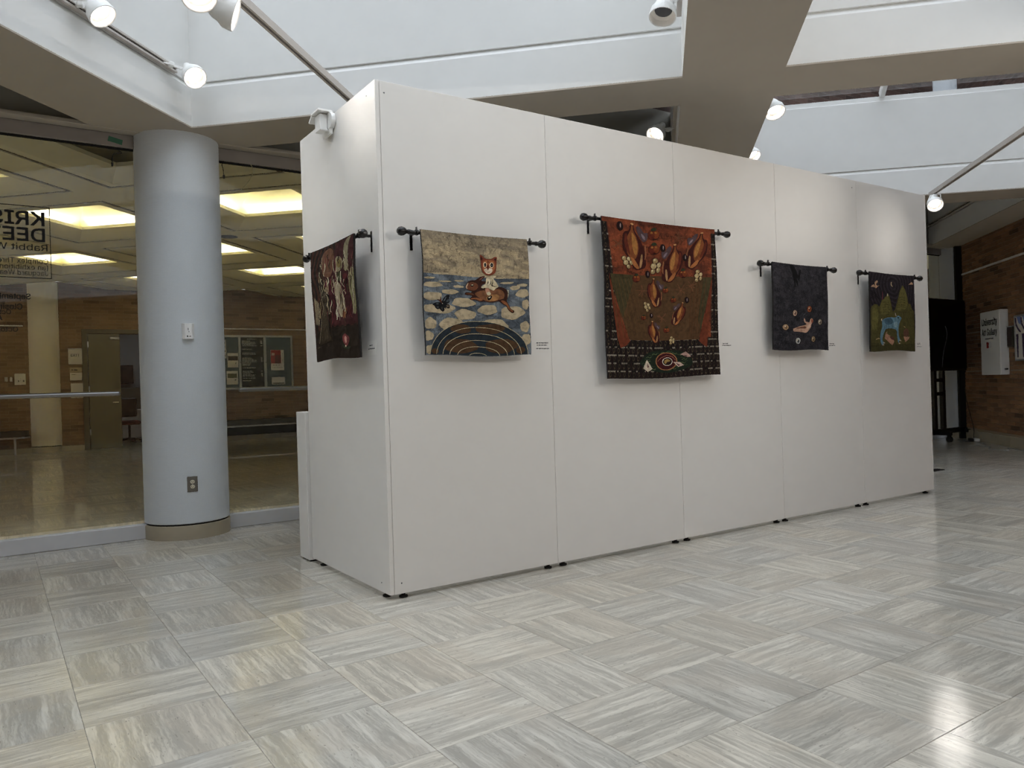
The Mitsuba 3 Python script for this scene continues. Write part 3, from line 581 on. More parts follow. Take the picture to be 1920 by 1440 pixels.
  ('roast_bird#5','5e281a',6,1,[.358,.334,.369,.339,.371,.309,.382,.273,.374,.273,.356,.3]),
  ('roast_bird#5','a0643a',6,1,[.38,.267,.398,.26,.417,.237,.42,.23,.407,.23,.388,.244]),
  ('roast_bird#5','a47e58',6,1,[.428,.277,.435,.275,.432,.243,.423,.231,.419,.237,.422,.259]),
  ('roast_bird#5','8d5a3e',6,1,[.442,.307,.448,.304,.452,.276,.442,.251,.444,.279]),
  ('roast_bird#5','c08f62',7,1,[.381,.367,.39,.37,.399,.367,.393,.361]),
  ('feather_spray#5','4f3d40',4,1,[.406,.362,.425,.359,.439,.339,.458,.344,.455,.32,.439,.311,.425,.323,.412,.34]),
  ('feather_spray#5','7f7078',5,1,[.425,.341,.442,.333,.448,.318,.435,.323]),
  ('mushroom#0','3a2418',6,0,[.18,.762,.182,.754,.177,.745,.168,.739,.157,.737,.146,.739,.139,.746,.138,.754,.142,.762,.151,.768,.163,.771,.173,.768]),
  ('mushroom#0','9c845c',7,0,[.176,.761,.178,.754,.174,.747,.167,.742,.158,.74,.149,.742,.143,.747,.142,.754,.145,.761,.153,.766,.162,.768,.171,.766]),
  ('mushroom#0','cdbc96',8,0,[.163,.758,.161,.755,.155,.753,.15,.754,.148,.757,.151,.761,.156,.763,.161,.761]),
  ('mushroom#0','3a2418',6,0,[.197,.737,.199,.727,.194,.718,.184,.711,.171,.708,.159,.711,.151,.719,.149,.728,.154,.738,.164,.745,.177,.747,.189,.744]),
  ('mushroom#0','b09a70',7,0,[.193,.735,.194,.727,.191,.719,.182,.714,.172,.712,.162,.714,.155,.72,.154,.728,.157,.736,.165,.742,.176,.744,.186,.742]),
  ('mushroom#0','cdbc96',8,0,[.178,.732,.175,.728,.17,.726,.164,.727,.162,.731,.164,.735,.17,.737,.176,.736]),
  ('mushroom#0','3a2418',6,0,[.212,.711,.214,.703,.21,.695,.203,.689,.192,.688,.183,.69,.176,.697,.174,.705,.177,.713,.185,.719,.196,.72,.205,.718]),
  ('mushroom#0','8f7a56',7,0,[.209,.71,.21,.703,.208,.697,.201,.692,.193,.691,.185,.693,.179,.698,.178,.705,.18,.712,.187,.716,.195,.718,.203,.715]),
  ('mushroom#0','cdbc96',8,0,[.196,.708,.194,.705,.19,.703,.185,.704,.183,.708,.185,.711,.19,.713,.195,.712]),
  ('mushroom#0','3a2418',6,0,[.213,.758,.216,.75,.213,.742,.206,.737,.197,.736,.188,.739,.182,.745,.18,.753,.182,.761,.189,.766,.198,.768,.207,.765]),
  ('mushroom#0','b8a47c',7,0,[.211,.757,.212,.75,.21,.744,.205,.74,.197,.739,.19,.741,.185,.746,.183,.753,.185,.76,.191,.764,.198,.765,.205,.762]),
  ('mushroom#0','cdbc96',8,0,[.199,.756,.197,.752,.193,.751,.189,.752,.188,.755,.19,.759,.194,.76,.198,.759]),
  ('mushroom#0','3a2418',6,0,[.231,.735,.233,.726,.231,.719,.225,.714,.217,.713,.208,.716,.202,.723,.199,.732,.201,.739,.207,.745,.215,.745,.224,.742]),
  ('mushroom#0','a08a62',7,0,[.228,.734,.23,.727,.229,.72,.224,.716,.217,.715,.21,.718,.204,.724,.202,.731,.204,.738,.208,.742,.215,.743,.223,.74]),
  ('mushroom#0','cdbc96',8,0,[.217,.733,.215,.729,.212,.728,.208,.729,.207,.733,.208,.736,.212,.738,.216,.737]),
  ('mushroom#1','3a2418',6,0,[.454,.752,.447,.742,.434,.737,.42,.736,.408,.74,.402,.749,.402,.759,.41,.768,.422,.774,.436,.775,.448,.77,.454,.762]),
  ('mushroom#1','9c845c',7,0,[.449,.752,.443,.745,.433,.74,.422,.739,.412,.743,.407,.75,.407,.758,.413,.766,.423,.771,.435,.772,.444,.768,.45,.761]),
  ('mushroom#1','cdbc96',8,0,[.432,.76,.429,.756,.423,.754,.417,.755,.414,.759,.417,.764,.423,.766,.43,.764]),
  ('mushroom#1','3a2418',6,0,[.442,.717,.434,.706,.42,.699,.404,.698,.391,.704,.384,.713,.384,.725,.393,.736,.407,.743,.422,.744,.436,.739,.443,.729]),
  ('mushroom#1','b09a70',7,0,[.437,.718,.43,.709,.418,.703,.406,.702,.395,.706,.389,.715,.39,.725,.397,.734,.408,.739,.421,.74,.432,.736,.437,.728]),
  ('mushroom#1','cdbc96',8,0,[.418,.726,.415,.721,.408,.719,.401,.721,.398,.725,.401,.73,.408,.732,.415,.731]),
  ('mushroom#1','3a2418',6,0,[.429,.683,.422,.673,.41,.668,.398,.667,.388,.671,.382,.679,.383,.689,.39,.699,.401,.704,.413,.705,.424,.701,.429,.693]),
  ('mushroom#1','8f7a56',7,0,[.424,.683,.419,.676,.409,.671,.399,.67,.391,.673,.386,.68,.387,.689,.393,.696,.402,.701,.412,.702,.421,.699,.425,.692]),
  ('mushroom#1','cdbc96',8,0,[.409,.691,.406,.687,.401,.685,.395,.686,.393,.69,.395,.694,.401,.696,.406,.695]),
  ('mushroom#1','3a2418',6,0,[.478,.728,.471,.719,.461,.713,.45,.711,.441,.715,.437,.724,.438,.734,.445,.743,.455,.749,.466,.75,.475,.746,.479,.738]),
  ('mushroom#1','b8a47c',7,0,[.474,.729,.469,.721,.461,.716,.452,.715,.444,.718,.441,.725,.442,.733,.447,.741,.456,.746,.465,.747,.472,.744,.475,.737]),
  ('mushroom#1','cdbc96',8,0,[.46,.736,.458,.732,.453,.73,.448,.731,.446,.735,.448,.739,.453,.741,.458,.74]),
  ('mushroom#1','3a2418',6,0,[.468,.695,.462,.685,.452,.678,.442,.677,.434,.681,.43,.69,.432,.7,.438,.71,.448,.717,.458,.718,.466,.714,.47,.706]),
  ('mushroom#1','a08a62',7,0,[.465,.695,.46,.687,.452,.682,.443,.68,.437,.684,.434,.691,.435,.7,.44,.708,.448,.714,.457,.715,.464,.711,.467,.704]),
  ('mushroom#1','cdbc96',8,0,[.451,.703,.449,.698,.445,.696,.44,.698,.439,.702,.441,.706,.445,.708,.45,.707]),
  ('mushroom#2','3a2418',6,0,[.826,.7,.821,.692,.811,.687,.799,.686,.788,.689,.782,.695,.781,.704,.786,.711,.796,.717,.808,.718,.819,.715,.825,.709]),
  ('mushroom#2','9c845c',7,0,[.822,.701,.818,.694,.809,.69,.8,.689,.791,.691,.786,.696,.785,.703,.79,.71,.798,.714,.807,.715,.816,.713,.822,.707]),
  ('mushroom#2','cdbc96',8,0,[.807,.706,.804,.703,.799,.701,.794,.702,.792,.705,.794,.709,.8,.71,.805,.709]),
  ('mushroom#2','3a2418',6,0,[.819,.672,.813,.663,.802,.656,.789,.655,.777,.658,.77,.666,.769,.676,.775,.685,.786,.691,.8,.693,.812,.689,.819,.681]),
  ('mushroom#2','b09a70',7,0,[.815,.672,.81,.664,.8,.659,.789,.658,.78,.661,.774,.667,.774,.675,.779,.683,.788,.688,.799,.689,.808,.687,.814,.68]),
  ('mushroom#2','cdbc96',8,0,[.798,.678,.796,.674,.79,.672,.784,.673,.781,.677,.784,.681,.79,.683,.796,.682]),
  ('mushroom#2','3a2418',6,0,[.811,.643,.806,.636,.797,.63,.786,.629,.777,.632,.772,.638,.771,.647,.776,.654,.785,.66,.796,.661,.805,.658,.811,.652]),
  ('mushroom#2','8f7a56',7,0,[.807,.644,.803,.637,.796,.633,.787,.632,.78,.634,.775,.64,.775,.646,.779,.653,.786,.657,.795,.658,.803,.656,.807,.651]),
  ('mushroom#2','cdbc96',8,0,[.794,.649,.792,.646,.787,.644,.782,.645,.78,.648,.782,.652,.787,.653,.792,.652]),
  ('mushroom#2','3a2418',6,0,[.849,.682,.844,.675,.836,.669,.827,.668,.819,.67,.814,.677,.814,.685,.819,.693,.827,.698,.836,.7,.844,.697,.849,.691]),
  ('mushroom#2','b8a47c',7,0,[.846,.683,.842,.676,.835,.672,.828,.67,.821,.673,.817,.678,.817,.685,.821,.691,.828,.696,.836,.697,.842,.695,.846,.69]),
  ('mushroom#2','cdbc96',8,0,[.833,.688,.831,.684,.827,.683,.823,.684,.822,.687,.823,.691,.828,.692,.832,.691]),
  ('mushroom#2','3a2418',6,0,[.844,.655,.839,.647,.832,.641,.823,.64,.816,.643,.812,.649,.812,.658,.817,.666,.824,.672,.833,.674,.84,.671,.844,.664]),
  ('mushroom#2','a08a62',7,0,[.841,.656,.837,.649,.831,.644,.824,.642,.818,.645,.815,.65,.815,.658,.819,.665,.825,.669,.832,.671,.838,.668,.841,.663]),
  ('mushroom#2','cdbc96',8,0,[.829,.661,.827,.657,.824,.655,.82,.657,.818,.66,.82,.664,.824,.665,.828,.664]),
  ('mushroom#3','3a2418',6,0,[.347,.482,.347,.476,.342,.47,.334,.466,.325,.466,.318,.469,.313,.475,.314,.481,.318,.487,.326,.491,.335,.491,.343,.488]),
  ('mushroom#3','9c845c',7,0,[.344,.482,.344,.476,.34,.471,.333,.468,.326,.468,.32,.471,.316,.475,.317,.481,.321,.486,.327,.489,.334,.489,.341,.486]),
  ('mushroom#3','cdbc96',8,0,[.333,.482,.331,.479,.327,.478,.323,.479,.321,.481,.323,.484,.327,.485,.331,.484]),
  ('mushroom#3','3a2418',6,0,[.355,.461,.355,.453,.349,.447,.341,.443,.331,.443,.322,.446,.317,.453,.318,.46,.323,.467,.332,.471,.342,.471,.35,.468]),
  ('mushroom#3','b09a70',7,0,[.352,.46,.351,.454,.347,.448,.34,.445,.332,.445,.325,.448,.321,.454,.321,.46,.325,.466,.332,.469,.341,.469,.348,.466]),
  ('mushroom#3','cdbc96',8,0,[.339,.46,.337,.457,.333,.456,.328,.457,.327,.46,.329,.463,.333,.464,.338,.463]),
  ('mushroom#3','3a2418',6,0,[.362,.44,.362,.433,.358,.428,.351,.424,.343,.424,.336,.428,.332,.433,.332,.44,.336,.445,.343,.449,.351,.449,.358,.445]),
  ('mushroom#3','8f7a56',7,0,[.359,.439,.359,.434,.356,.429,.35,.426,.344,.426,.338,.429,.335,.434,.335,.439,.338,.444,.344,.447,.35,.447,.356,.444]),
  ('mushroom#3','cdbc96',8,0,[.349,.44,.347,.437,.344,.436,.34,.437,.339,.439,.34,.442,.344,.443,.347,.442]),
  ('mushroom#3','3a2418',6,0,[.371,.475,.371,.469,.368,.463,.362,.46,.355,.46,.349,.464,.345,.469,.345,.476,.349,.481,.354,.484,.361,.484,.368,.481]),
  ('mushroom#3','b8a47c',7,0,[.369,.475,.369,.469,.366,.465,.362,.462,.356,.462,.351,.465,.348,.47,.348,.475,.35,.48,.355,.482,.361,.482,.366,.479]),
  ('mushroom#3','cdbc96',8,0,[.359,.475,.358,.473,.355,.471,.352,.472,.351,.475,.352,.478,.355,.479,.358,.478]),
  ('mushroom#3','3a2418',6,0,[.38,.455,.38,.448,.378,.443,.372,.44,.366,.44,.36,.444,.356,.45,.356,.457,.359,.462,.364,.465,.37,.465,.376,.461]),
  ('mushroom#3','a08a62',7,0,[.378,.455,.378,.449,.376,.444,.371,.442,.366,.442,.361,.445,.358,.45,.358,.456,.36,.461,.365,.463,.37,.463,.375,.46]),
  ('mushroom#3','cdbc96',8,0,[.369,.456,.368,.453,.365,.452,.362,.453,.361,.456,.362,.458,.365,.46,.368,.458]),
  ('mushroom#4','3a2418',6,0,[.56,.26,.557,.255,.55,.252,.543,.252,.536,.254,.532,.258,.532,.264,.535,.268,.541,.271,.549,.272,.555,.27,.559,.265]),
  ('mushroom#4','9c845c',7,0,[.557,.26,.555,.256,.549,.254,.543,.253,.538,.255,.534,.259,.534,.263,.537,.267,.542,.27,.548,.27,.554,.268,.557,.265]),
  ('mushroom#4','cdbc96',8,0,[.548,.264,.546,.262,.543,.261,.54,.262,.538,.264,.54,.266,.543,.267,.547,.266]),
  ('mushroom#4','3a2418',6,0,[.556,.242,.552,.236,.545,.232,.536,.232,.529,.234,.524,.24,.524,.246,.528,.252,.535,.255,.543,.256,.551,.253,.555,.248]),
  ('mushroom#4','b09a70',7,0,[.553,.242,.55,.237,.544,.234,.537,.234,.531,.236,.527,.24,.527,.245,.53,.25,.536,.253,.543,.254,.549,.252,.553,.247]),
  ('mushroom#4','cdbc96',8,0,[.542,.246,.541,.244,.537,.243,.533,.244,.532,.246,.534,.249,.537,.25,.541,.249]),
  ('mushroom#4','3a2418',6,0,[.551,.224,.547,.219,.542,.216,.535,.215,.529,.217,.526,.222,.526,.227,.529,.232,.534,.235,.541,.236,.547,.233,.55,.229]),
  ('mushroom#4','8f7a56',7,0,[.548,.224,.546,.22,.541,.217,.536,.217,.531,.219,.528,.222,.528,.227,.53,.231,.535,.233,.541,.234,.545,.232,.548,.229]),
  ('mushroom#4','cdbc96',8,0,[.54,.228,.538,.226,.535,.225,.532,.226,.531,.228,.533,.23,.536,.231,.538,.23]),
  ('mushroom#4','3a2418',6,0,[.574,.248,.571,.243,.566,.24,.56,.239,.555,.241,.552,.245,.552,.251,.555,.255,.56,.259,.566,.259,.571,.257,.574,.253]),
  ('mushroom#4','b8a47c',7,0,[.572,.248,.57,.244,.566,.241,.561,.241,.557,.242,.554,.246,.554,.25,.557,.254,.561,.257,.566,.258,.57,.256,.572,.252]),
  ('mushroom#4','cdbc96',8,0,[.564,.252,.563,.25,.561,.249,.558,.25,.557,.252,.558,.254,.561,.255,.563,.254]),
  ('mushroom#4','3a2418',6,0,[.571,.23,.568,.225,.563,.222,.558,.221,.553,.223,.551,.227,.551,.233,.554,.238,.559,.242,.564,.243,.569,.24,.571,.236]),
  ('mushroom#4','a08a62',7,0,[.569,.231,.567,.226,.563,.223,.559,.223,.555,.225,.553,.228,.553,.233,.555,.237,.559,.24,.564,.241,.568,.239,.57,.235]),
  ('mushroom#4','cdbc96',8,0,[.562,.234,.561,.232,.558,.231,.556,.232,.555,.234,.556,.237,.559,.238,.561,.237]),
  ('chestnut#0','1d0c0b',7,0,[.167,.957,.167,.945,.163,.935,.155,.927,.146,.923,.136,.923,.127,.928,.12,.936,.116,.947,.117,.959,.121,.969,.128,.977,.138,.981,.148,.981,.157,.976,.164,.968]),
  ('chestnut#0','8d7a78',8,0,[.151,.956,.149,.944,.145,.939,.141,.943,.139,.955,.142,.966,.146,.971,.15,.967]),
  ('chestnut#1','1d0c0b',7,0,[.52,.846,.52,.837,.516,.828,.51,.821,.501,.818,.492,.818,.484,.822,.478,.829,.475,.839,.475,.848,.479,.857,.486,.864,.494,.867,.503,.867,.511,.863,.517,.856]),
  ('chestnut#1','8d7a78',8,0,[.506,.845,.504,.835,.5,.831,.497,.835,.496,.845,.498,.854,.501,.859,.505,.855]),
  ('chestnut#2','1d0c0b',7,0,[.38,.67,.38,.661,.376,.652,.37,.646,.363,.643,.355,.644,.347,.648,.342,.655,.339,.663,.339,.672,.342,.68,.348,.686,.356,.689,.364,.689,.372,.685,.377,.678]),
  ('chestnut#2','8d7a78',8,0,[.367,.669,.365,.66,.362,.656,.359,.659,.358,.668,.359,.677,.363,.681,.366,.678]),
  ('chestnut#3','1d0c0b',7,0,[.715,.511,.715,.503,.712,.496,.706,.49,.699,.488,.691,.488,.684,.492,.679,.498,.676,.506,.676,.514,.679,.522,.685,.527,.692,.53,.7,.529,.707,.526,.713,.519]),
  ('chestnut#3','8d7a78',8,0,[.703,.511,.701,.503,.698,.499,.695,.502,.694,.511,.696,.519,.699,.522,.702,.519]),
  ('chestnut#4','1d0c0b',7,0,[.398,.405,.398,.399,.395,.393,.391,.389,.386,.387,.38,.388,.375,.391,.371,.396,.369,.402,.369,.408,.371,.414,.375,.418,.381,.42,.387,.419,.392,.416,.396,.412]),
  ('chestnut#4','8d7a78',8,0,[.389,.405,.387,.399,.385,.396,.383,.399,.382,.405,.383,.411,.386,.414,.388,.412]),
  ('chestnut#5','1d0c0b',7,0,[.717,.795,.717,.785,.713,.777,.707,.771,.699,.767,.69,.768,.682,.772,.676,.779,.673,.788,.673,.797,.677,.805,.683,.812,.691,.815,.7,.815,.708,.811,.714,.804]),
  ('chestnut#5','8d7a78',8,0,[.703,.794,.701,.784,.698,.78,.694,.784,.693,.793,.695,.803,.699,.807,.702,.803]),
  ('fruit#0','34120c',5,0,[.476,.926,.472,.912,.46,.899,.442,.89,.422,.886,.402,.887,.386,.894,.375,.904,.372,.917,.376,.931,.388,.943,.405,.952,.425,.957,.445,.956,.462,.949,.473,.939]),
  ('fruit#0','5c2416',6,0,[.435,.922,.432,.909,.423,.898,.411,.891,.398,.89,.386,.895,.379,.905,.376,.918,.38,.931,.388,.942,.4,.949,.413,.95,.425,.945,.433,.935]),
  ('fruit#0','74381d',6,0,[.472,.927,.468,.915,.46,.905,.449,.899,.437,.898,.426,.902,.419,.911,.417,.923,.42,.934,.428,.944,.439,.951,.452,.952,.462,.947,.47,.938]),
  ('fruit#0','96602f',7,0,[.418,.934,.414,.929,.406,.926,.398,.927,.395,.933,.398,.938,.407,.941,.414,.939]),
  ('fruit#0','96602f',7,0,[.453,.937,.45,.932,.442,.93,.435,.931,.432,.936,.436,.941,.443,.943,.45,.942]),
  ('fruit#0','2f3320',8,1,[.391,.947,.426,.974,.457,.958,.429,.944]),
  ('fruit#1','34120c',5,0,[.473,.832,.468,.819,.457,.807,.44,.799,.421,.795,.403,.797,.387,.803,.377,.813,.374,.826,.378,.839,.389,.85,.405,.859,.424,.863,.443,.861,.459,.855,.47,.845]),
  ('fruit#1','5c2416',6,0,[.434,.83,.43,.817,.422,.806,.411,.8,.398,.799,.387,.804,.38,.814,.378,.826,.381,.838,.389,.849,.401,.855,.413,.856,.424,.851,.431,.842]),
  ('fruit#1','74381d',6,0,[.468,.834,.465,.822,.458,.813,.447,.807,.435,.806,.425,.811,.419,.819,.417,.83,.42,.841,.427,.851,.438,.856,.449,.857,.46,.853,.466,.845]),
  ('fruit#1','96602f',7,0,[.417,.841,.414,.836,.406,.833,.398,.835,.396,.84,.399,.845,.407,.848,.414,.846]),
  ('fruit#1','96602f',7,0,[.45,.844,.447,.839,.44,.836,.434,.838,.431,.842,.434,.847,.441,.849,.448,.848]),
  ('fruit#1','2f3320',8,1,[.392,.854,.425,.879,.455,.863,.428,.85]),
  ('fruit#2','34120c',5,0,[.294,.634,.291,.625,.283,.617,.271,.611,.258,.608,.244,.61,.233,.614,.226,.622,.224,.631,.227,.64,.235,.648,.246,.654,.26,.657,.273,.656,.285,.651,.292,.643]),
  ('fruit#2','5c2416',6,0,[.266,.633,.264,.624,.258,.616,.25,.612,.241,.612,.234,.615,.228,.622,.227,.631,.229,.64,.235,.648,.243,.652,.252,.652,.26,.649,.265,.642]),
  ('fruit#2','74381d',6,0,[.291,.635,.289,.627,.283,.62,.276,.617,.268,.616,.261,.619,.256,.626,.254,.634,.256,.642,.262,.648,.269,.652,.278,.653,.285,.649,.29,.643]),
  ('fruit#2','96602f',7,0,[.255,.642,.252,.638,.247,.636,.242,.637,.239,.641,.242,.645,.247,.646,.253,.645]),
  ('fruit#2','96602f',7,0,[.278,.643,.276,.639,.271,.638,.266,.639,.265,.642,.267,.645,.272,.647,.277,.646]),
  ('fruit#2','2f3320',8,1,[.237,.651,.26,.668,.281,.657,.263,.648]),
  ('fruit#3','34120c',5,0,[.71,.684,.706,.673,.696,.664,.683,.657,.667,.655,.651,.656,.638,.661,.63,.67,.627,.68,.631,.69,.64,.7,.654,.706,.669,.709,.685,.708,.698,.703,.707,.694]),
  ('fruit#3','5c2416',6,0,[.677,.682,.674,.672,.667,.664,.658,.659,.647,.658,.638,.662,.632,.67,.631,.68,.633,.69,.64,.699,.65,.703,.66,.704,.669,.7,.675,.692]),
  ('fruit#3','74381d',6,0,[.706,.685,.703,.676,.697,.668,.688,.664,.679,.663,.67,.667,.664,.674,.663,.683,.665,.692,.672,.699,.681,.704,.69,.704,.699,.701,.704,.694]),
  ('fruit#3','96602f',7,0,[.663,.692,.66,.688,.654,.686,.648,.687,.645,.691,.648,.695,.655,.697,.661,.696]),
  ('fruit#3','96602f',7,0,[.691,.693,.689,.69,.683,.688,.677,.689,.675,.692,.677,.696,.683,.698,.689,.697]),
  ('fruit#3','2f3320',8,1,[.642,.702,.67,.722,.695,.709,.672,.699]),
  ('fruit#4','34120c',5,0,[.599,.508,.597,.501,.591,.495,.582,.491,.571,.489,.561,.49,.553,.494,.547,.499,.545,.506,.548,.513,.554,.519,.563,.523,.573,.525,.583,.524,.592,.52,.597,.514]),
  ('fruit#4','5c2416',6,0,[.578,.507,.576,.5,.572,.495,.566,.492,.559,.491,.553,.494,.549,.499,.548,.506,.55,.513,.554,.518,.56,.521,.567,.521,.573,.519,.577,.514]),
  ('fruit#4','74381d',6,0,[.597,.508,.595,.502,.591,.498,.585,.495,.579,.495,.574,.497,.57,.502,.569,.507,.57,.513,.575,.518,.58,.521,.587,.521,.592,.519,.596,.514]),
  ('fruit#4','96602f',7,0,[.569,.513,.567,.511,.563,.509,.559,.51,.557,.513,.559,.516,.563,.517,.567,.516]),
  ('fruit#4','96602f',7,0,[.587,.514,.586,.512,.582,.51,.578,.511,.577,.514,.578,.516,.582,.517,.586,.516]),
  ('fruit#4','2f3320',8,1,[.555,.521,.573,.533,.589,.524,.575,.518]),
  ('fruit#5','34120c',5,0,[.534,.311,.531,.304,.525,.298,.517,.295,.506,.293,.496,.294,.488,.298,.483,.304,.481,.311,.483,.317,.489,.323,.498,.327,.508,.329,.518,.327,.527,.324,.532,.318]),
  ('fruit#5','5c2416',6,0,[.513,.311,.511,.304,.507,.299,.501,.296,.494,.296,.488,.299,.484,.304,.483,.311,.485,.317,.489,.322,.495,.325,.502,.326,.508,.323,.512,.317]),
  ('fruit#5','74381d',6,0,[.532,.312,.53,.306,.526,.301,.52,.299,.514,.299,.509,.301,.505,.306,.504,.312,.505,.317,.51,.322,.515,.325,.521,.325,.527,.322,.53,.318]),
  ('fruit#5','96602f',7,0,[.504,.318,.502,.315,.498,.314,.494,.315,.493,.317,.494,.32,.499,.321,.503,.32]),
  ('fruit#5','96602f',7,0,[.522,.318,.52,.315,.517,.314,.513,.315,.512,.318,.513,.32,.517,.321,.521,.32]),
  ('fruit#5','2f3320',8,1,[.491,.325,.508,.337,.524,.328,.51,.322]),
  ('fruit#6','34120c',5,0,[.337,.388,.335,.382,.329,.377,.322,.373,.313,.372,.304,.373,.297,.376,.292,.381,.291,.387,.293,.393,.298,.398,.306,.402,.314,.403,.323,.402,.33,.399,.335,.394]),
  ('fruit#6','5c2416',6,0,[.319,.388,.317,.382,.313,.377,.308,.374,.302,.374,.297,.377,.294,.381,.293,.387,.294,.393,.298,.398,.303,.4,.309,.4,.314,.398,.318,.393]),
  ('fruit#6','74381d',6,0,[.335,.389,.333,.383,.33,.379,.325,.377,.319,.377,.315,.379,.312,.383,.311,.388,.312,.393,.316,.397,.321,.4,.326,.4,.331,.398,.334,.394]),
  ('fruit#6','96602f',7,0,[.311,.393,.309,.391,.306,.39,.302,.391,.301,.393,.303,.396,.306,.397,.31,.396]),
  ('fruit#6','96602f',7,0,[.326,.394,.325,.391,.322,.391,.319,.391,.317,.393,.319,.396,.322,.396,.325,.396]),
  ('fruit#6','2f3320',8,1,[.299,.4,.315,.41,.328,.403,.316,.397]),
  ('fruit#7','34120c',5,0,[.534,.569,.532,.562,.526,.556,.517,.552,.507,.55,.497,.551,.488,.555,.483,.56,.481,.567,.484,.574,.49,.58,.498,.584,.509,.586,.519,.585,.527,.581,.533,.576]),
  ('fruit#7','5c2416',6,0,[.514,.568,.512,.562,.507,.556,.501,.553,.495,.553,.489,.556,.485,.561,.484,.567,.485,.574,.49,.579,.496,.582,.503,.583,.508,.58,.512,.575]),
  ('fruit#7','74381d',6,0,[.532,.57,.53,.564,.526,.559,.521,.556,.515,.556,.509,.558,.505,.563,.504,.569,.506,.575,.51,.58,.516,.582,.522,.583,.527,.58,.531,.576]),
  ('fruit#7','96602f',7,0,[.505,.575,.503,.572,.499,.571,.495,.572,.493,.574,.495,.577,.499,.578,.503,.577]),
  ('fruit#7','96602f',7,0,[.523,.575,.521,.573,.517,.572,.514,.573,.512,.575,.514,.577,.518,.579,.521,.578]),
  ('fruit#7','2f3320',8,1,[.491,.582,.509,.594,.525,.586,.511,.579]),
  ('dry_leaf#0','6d4630',4,1,[.117,.838,.152,.836,.174,.832,.176,.836,.154,.84,.119,.843]),
  ('dry_leaf#0','6d4630',4,1,[.116,.839,.13,.819,.131,.797,.137,.798,.135,.82,.12,.842]),
  ('dry_leaf#0','6d4630',4,1,[.116,.842,.104,.829,.079,.815,.082,.812,.107,.826,.12,.839]),
  ('dry_leaf#0','6d4630',4,1,[.117,.842,.093,.83,.058,.817,.059,.813,.095,.827,.119,.839]),
  ('dry_leaf#0','6d4630',4,1,[.12,.842,.107,.854,.081,.866,.078,.862,.103,.851,.116,.839]),
  ('dry_leaf#0','6d4630',4,1,[.12,.839,.147,.857,.162,.874,.157,.876,.143,.86,.116,.842]),
  ('dry_leaf#0','6d4630',4,1,[.118,.838,.153,.842,.176,.845,.176,.849,.153,.846,.118,.843]),
  ('dry_leaf#1','6d4630',4,1,[.64,.919,.669,.909,.684,.898,.689,.902,.673,.913,.643,.923]),
  ('dry_leaf#1','6d4630',4,1,[.639,.921,.646,.895,.639,.868,.645,.868,.652,.895,.644,.922]),
  ('dry_leaf#1','6d4630',4,1,[.639,.922,.621,.902,.59,.881,.593,.878,.626,.9,.644,.92]),
  ('dry_leaf#1','6d4630',4,1,[.643,.923,.623,.926,.589,.928,.588,.924,.621,.922,.641,.919]),
  ('dry_leaf#1','6d4630',4,1,[.645,.922,.641,.945,.622,.967,.617,.964,.635,.943,.639,.921]),
  ('dry_leaf#1','6d4630',4,1,[.644,.921,.655,.942,.651,.962,.645,.96,.649,.942,.639,.922]),
  ('dry_leaf#1','6d4630',4,1,[.642,.919,.681,.923,.707,.926,.707,.93,.681,.927,.642,.923]),
  ('dry_leaf#2','6d4630',4,1,[.303,.559,.331,.545,.346,.532,.35,.534,.335,.549,.306,.562]),
  ('dry_leaf#2','6d4630',4,1,[.302,.56,.307,.538,.298,.516,.303,.515,.312,.538,.308,.561]),
  ('dry_leaf#2','6d4630',4,1,[.302,.561,.292,.544,.268,.526,.272,.523,.296,.541,.307,.56]),
  ('dry_leaf#2','6d4630',4,1,[.305,.562,.282,.561,.246,.56,.246,.556,.282,.557,.305,.558]),
  ('dry_leaf#2','6d4630',4,1,[.308,.56,.31,.577,.298,.593,.293,.591,.304,.576,.302,.56]),
  ('dry_leaf#2','6d4630',4,1,[.308,.56,.313,.578,.305,.596,.3,.594,.307,.578,.302,.561]),
  ('dry_leaf#2','6d4630',4,1,[.305,.558,.336,.558,.355,.558,.356,.562,.337,.562,.305,.562]),
  ('dry_leaf#3','6d4630',4,1,[.635,.571,.662,.561,.675,.551,.68,.554,.666,.565,.638,.575]),
  ('dry_leaf#3','6d4630',4,1,[.634,.572,.644,.554,.641,.535,.647,.535,.65,.555,.639,.574]),
  ('dry_leaf#3','6d4630',4,1,[.634,.574,.625,.556,.602,.539,.606,.536,.63,.554,.639,.572]),
  ('dry_leaf#3','6d4630',4,1,[.637,.575,.613,.577,.575,.579,.574,.575,.612,.573,.636,.571]),
  ('dry_leaf#3','6d4630',4,1,[.64,.574,.634,.595,.614,.615,.609,.612,.628,.593,.634,.572]),
  ('dry_leaf#3','6d4630',4,1,[.639,.572,.666,.592,.68,.612,.675,.614,.662,.594,.635,.574]),
  ('dry_leaf#3','6d4630',4,1,[.637,.571,.668,.576,.686,.581,.684,.585,.667,.58,.636,.575]),
  ('dry_leaf#4','6d4630',4,1,[.469,.389,.492,.375,.501,.361,.506,.363,.496,.378,.473,.392]),
  ('dry_leaf#4','6d4630',4,1,[.468,.39,.469,.375,.457,.359,.461,.357,.475,.374,.474,.39]),
  ('dry_leaf#4','6d4630',4,1,[.469,.391,.46,.383,.437,.374,.44,.371,.463,.38,.473,.389]),
  ('dry_leaf#4','6d4630',4,1,[.472,.392,.458,.398,.431,.404,.429,.4,.456,.394,.469,.388]),
  ('dry_leaf#4','6d4630',4,1,[.473,.391,.466,.401,.446,.41,.443,.406,.462,.398,.468,.389]),
  ('dry_leaf#4','6d4630',4,1,[.473,.389,.496,.405,.506,.421,.5,.422,.491,.407,.469,.392]),
  ('dry_leaf#4','6d4630',4,1,[.472,.389,.497,.402,.508,.416,.503,.418,.493,.405,.469,.392]),
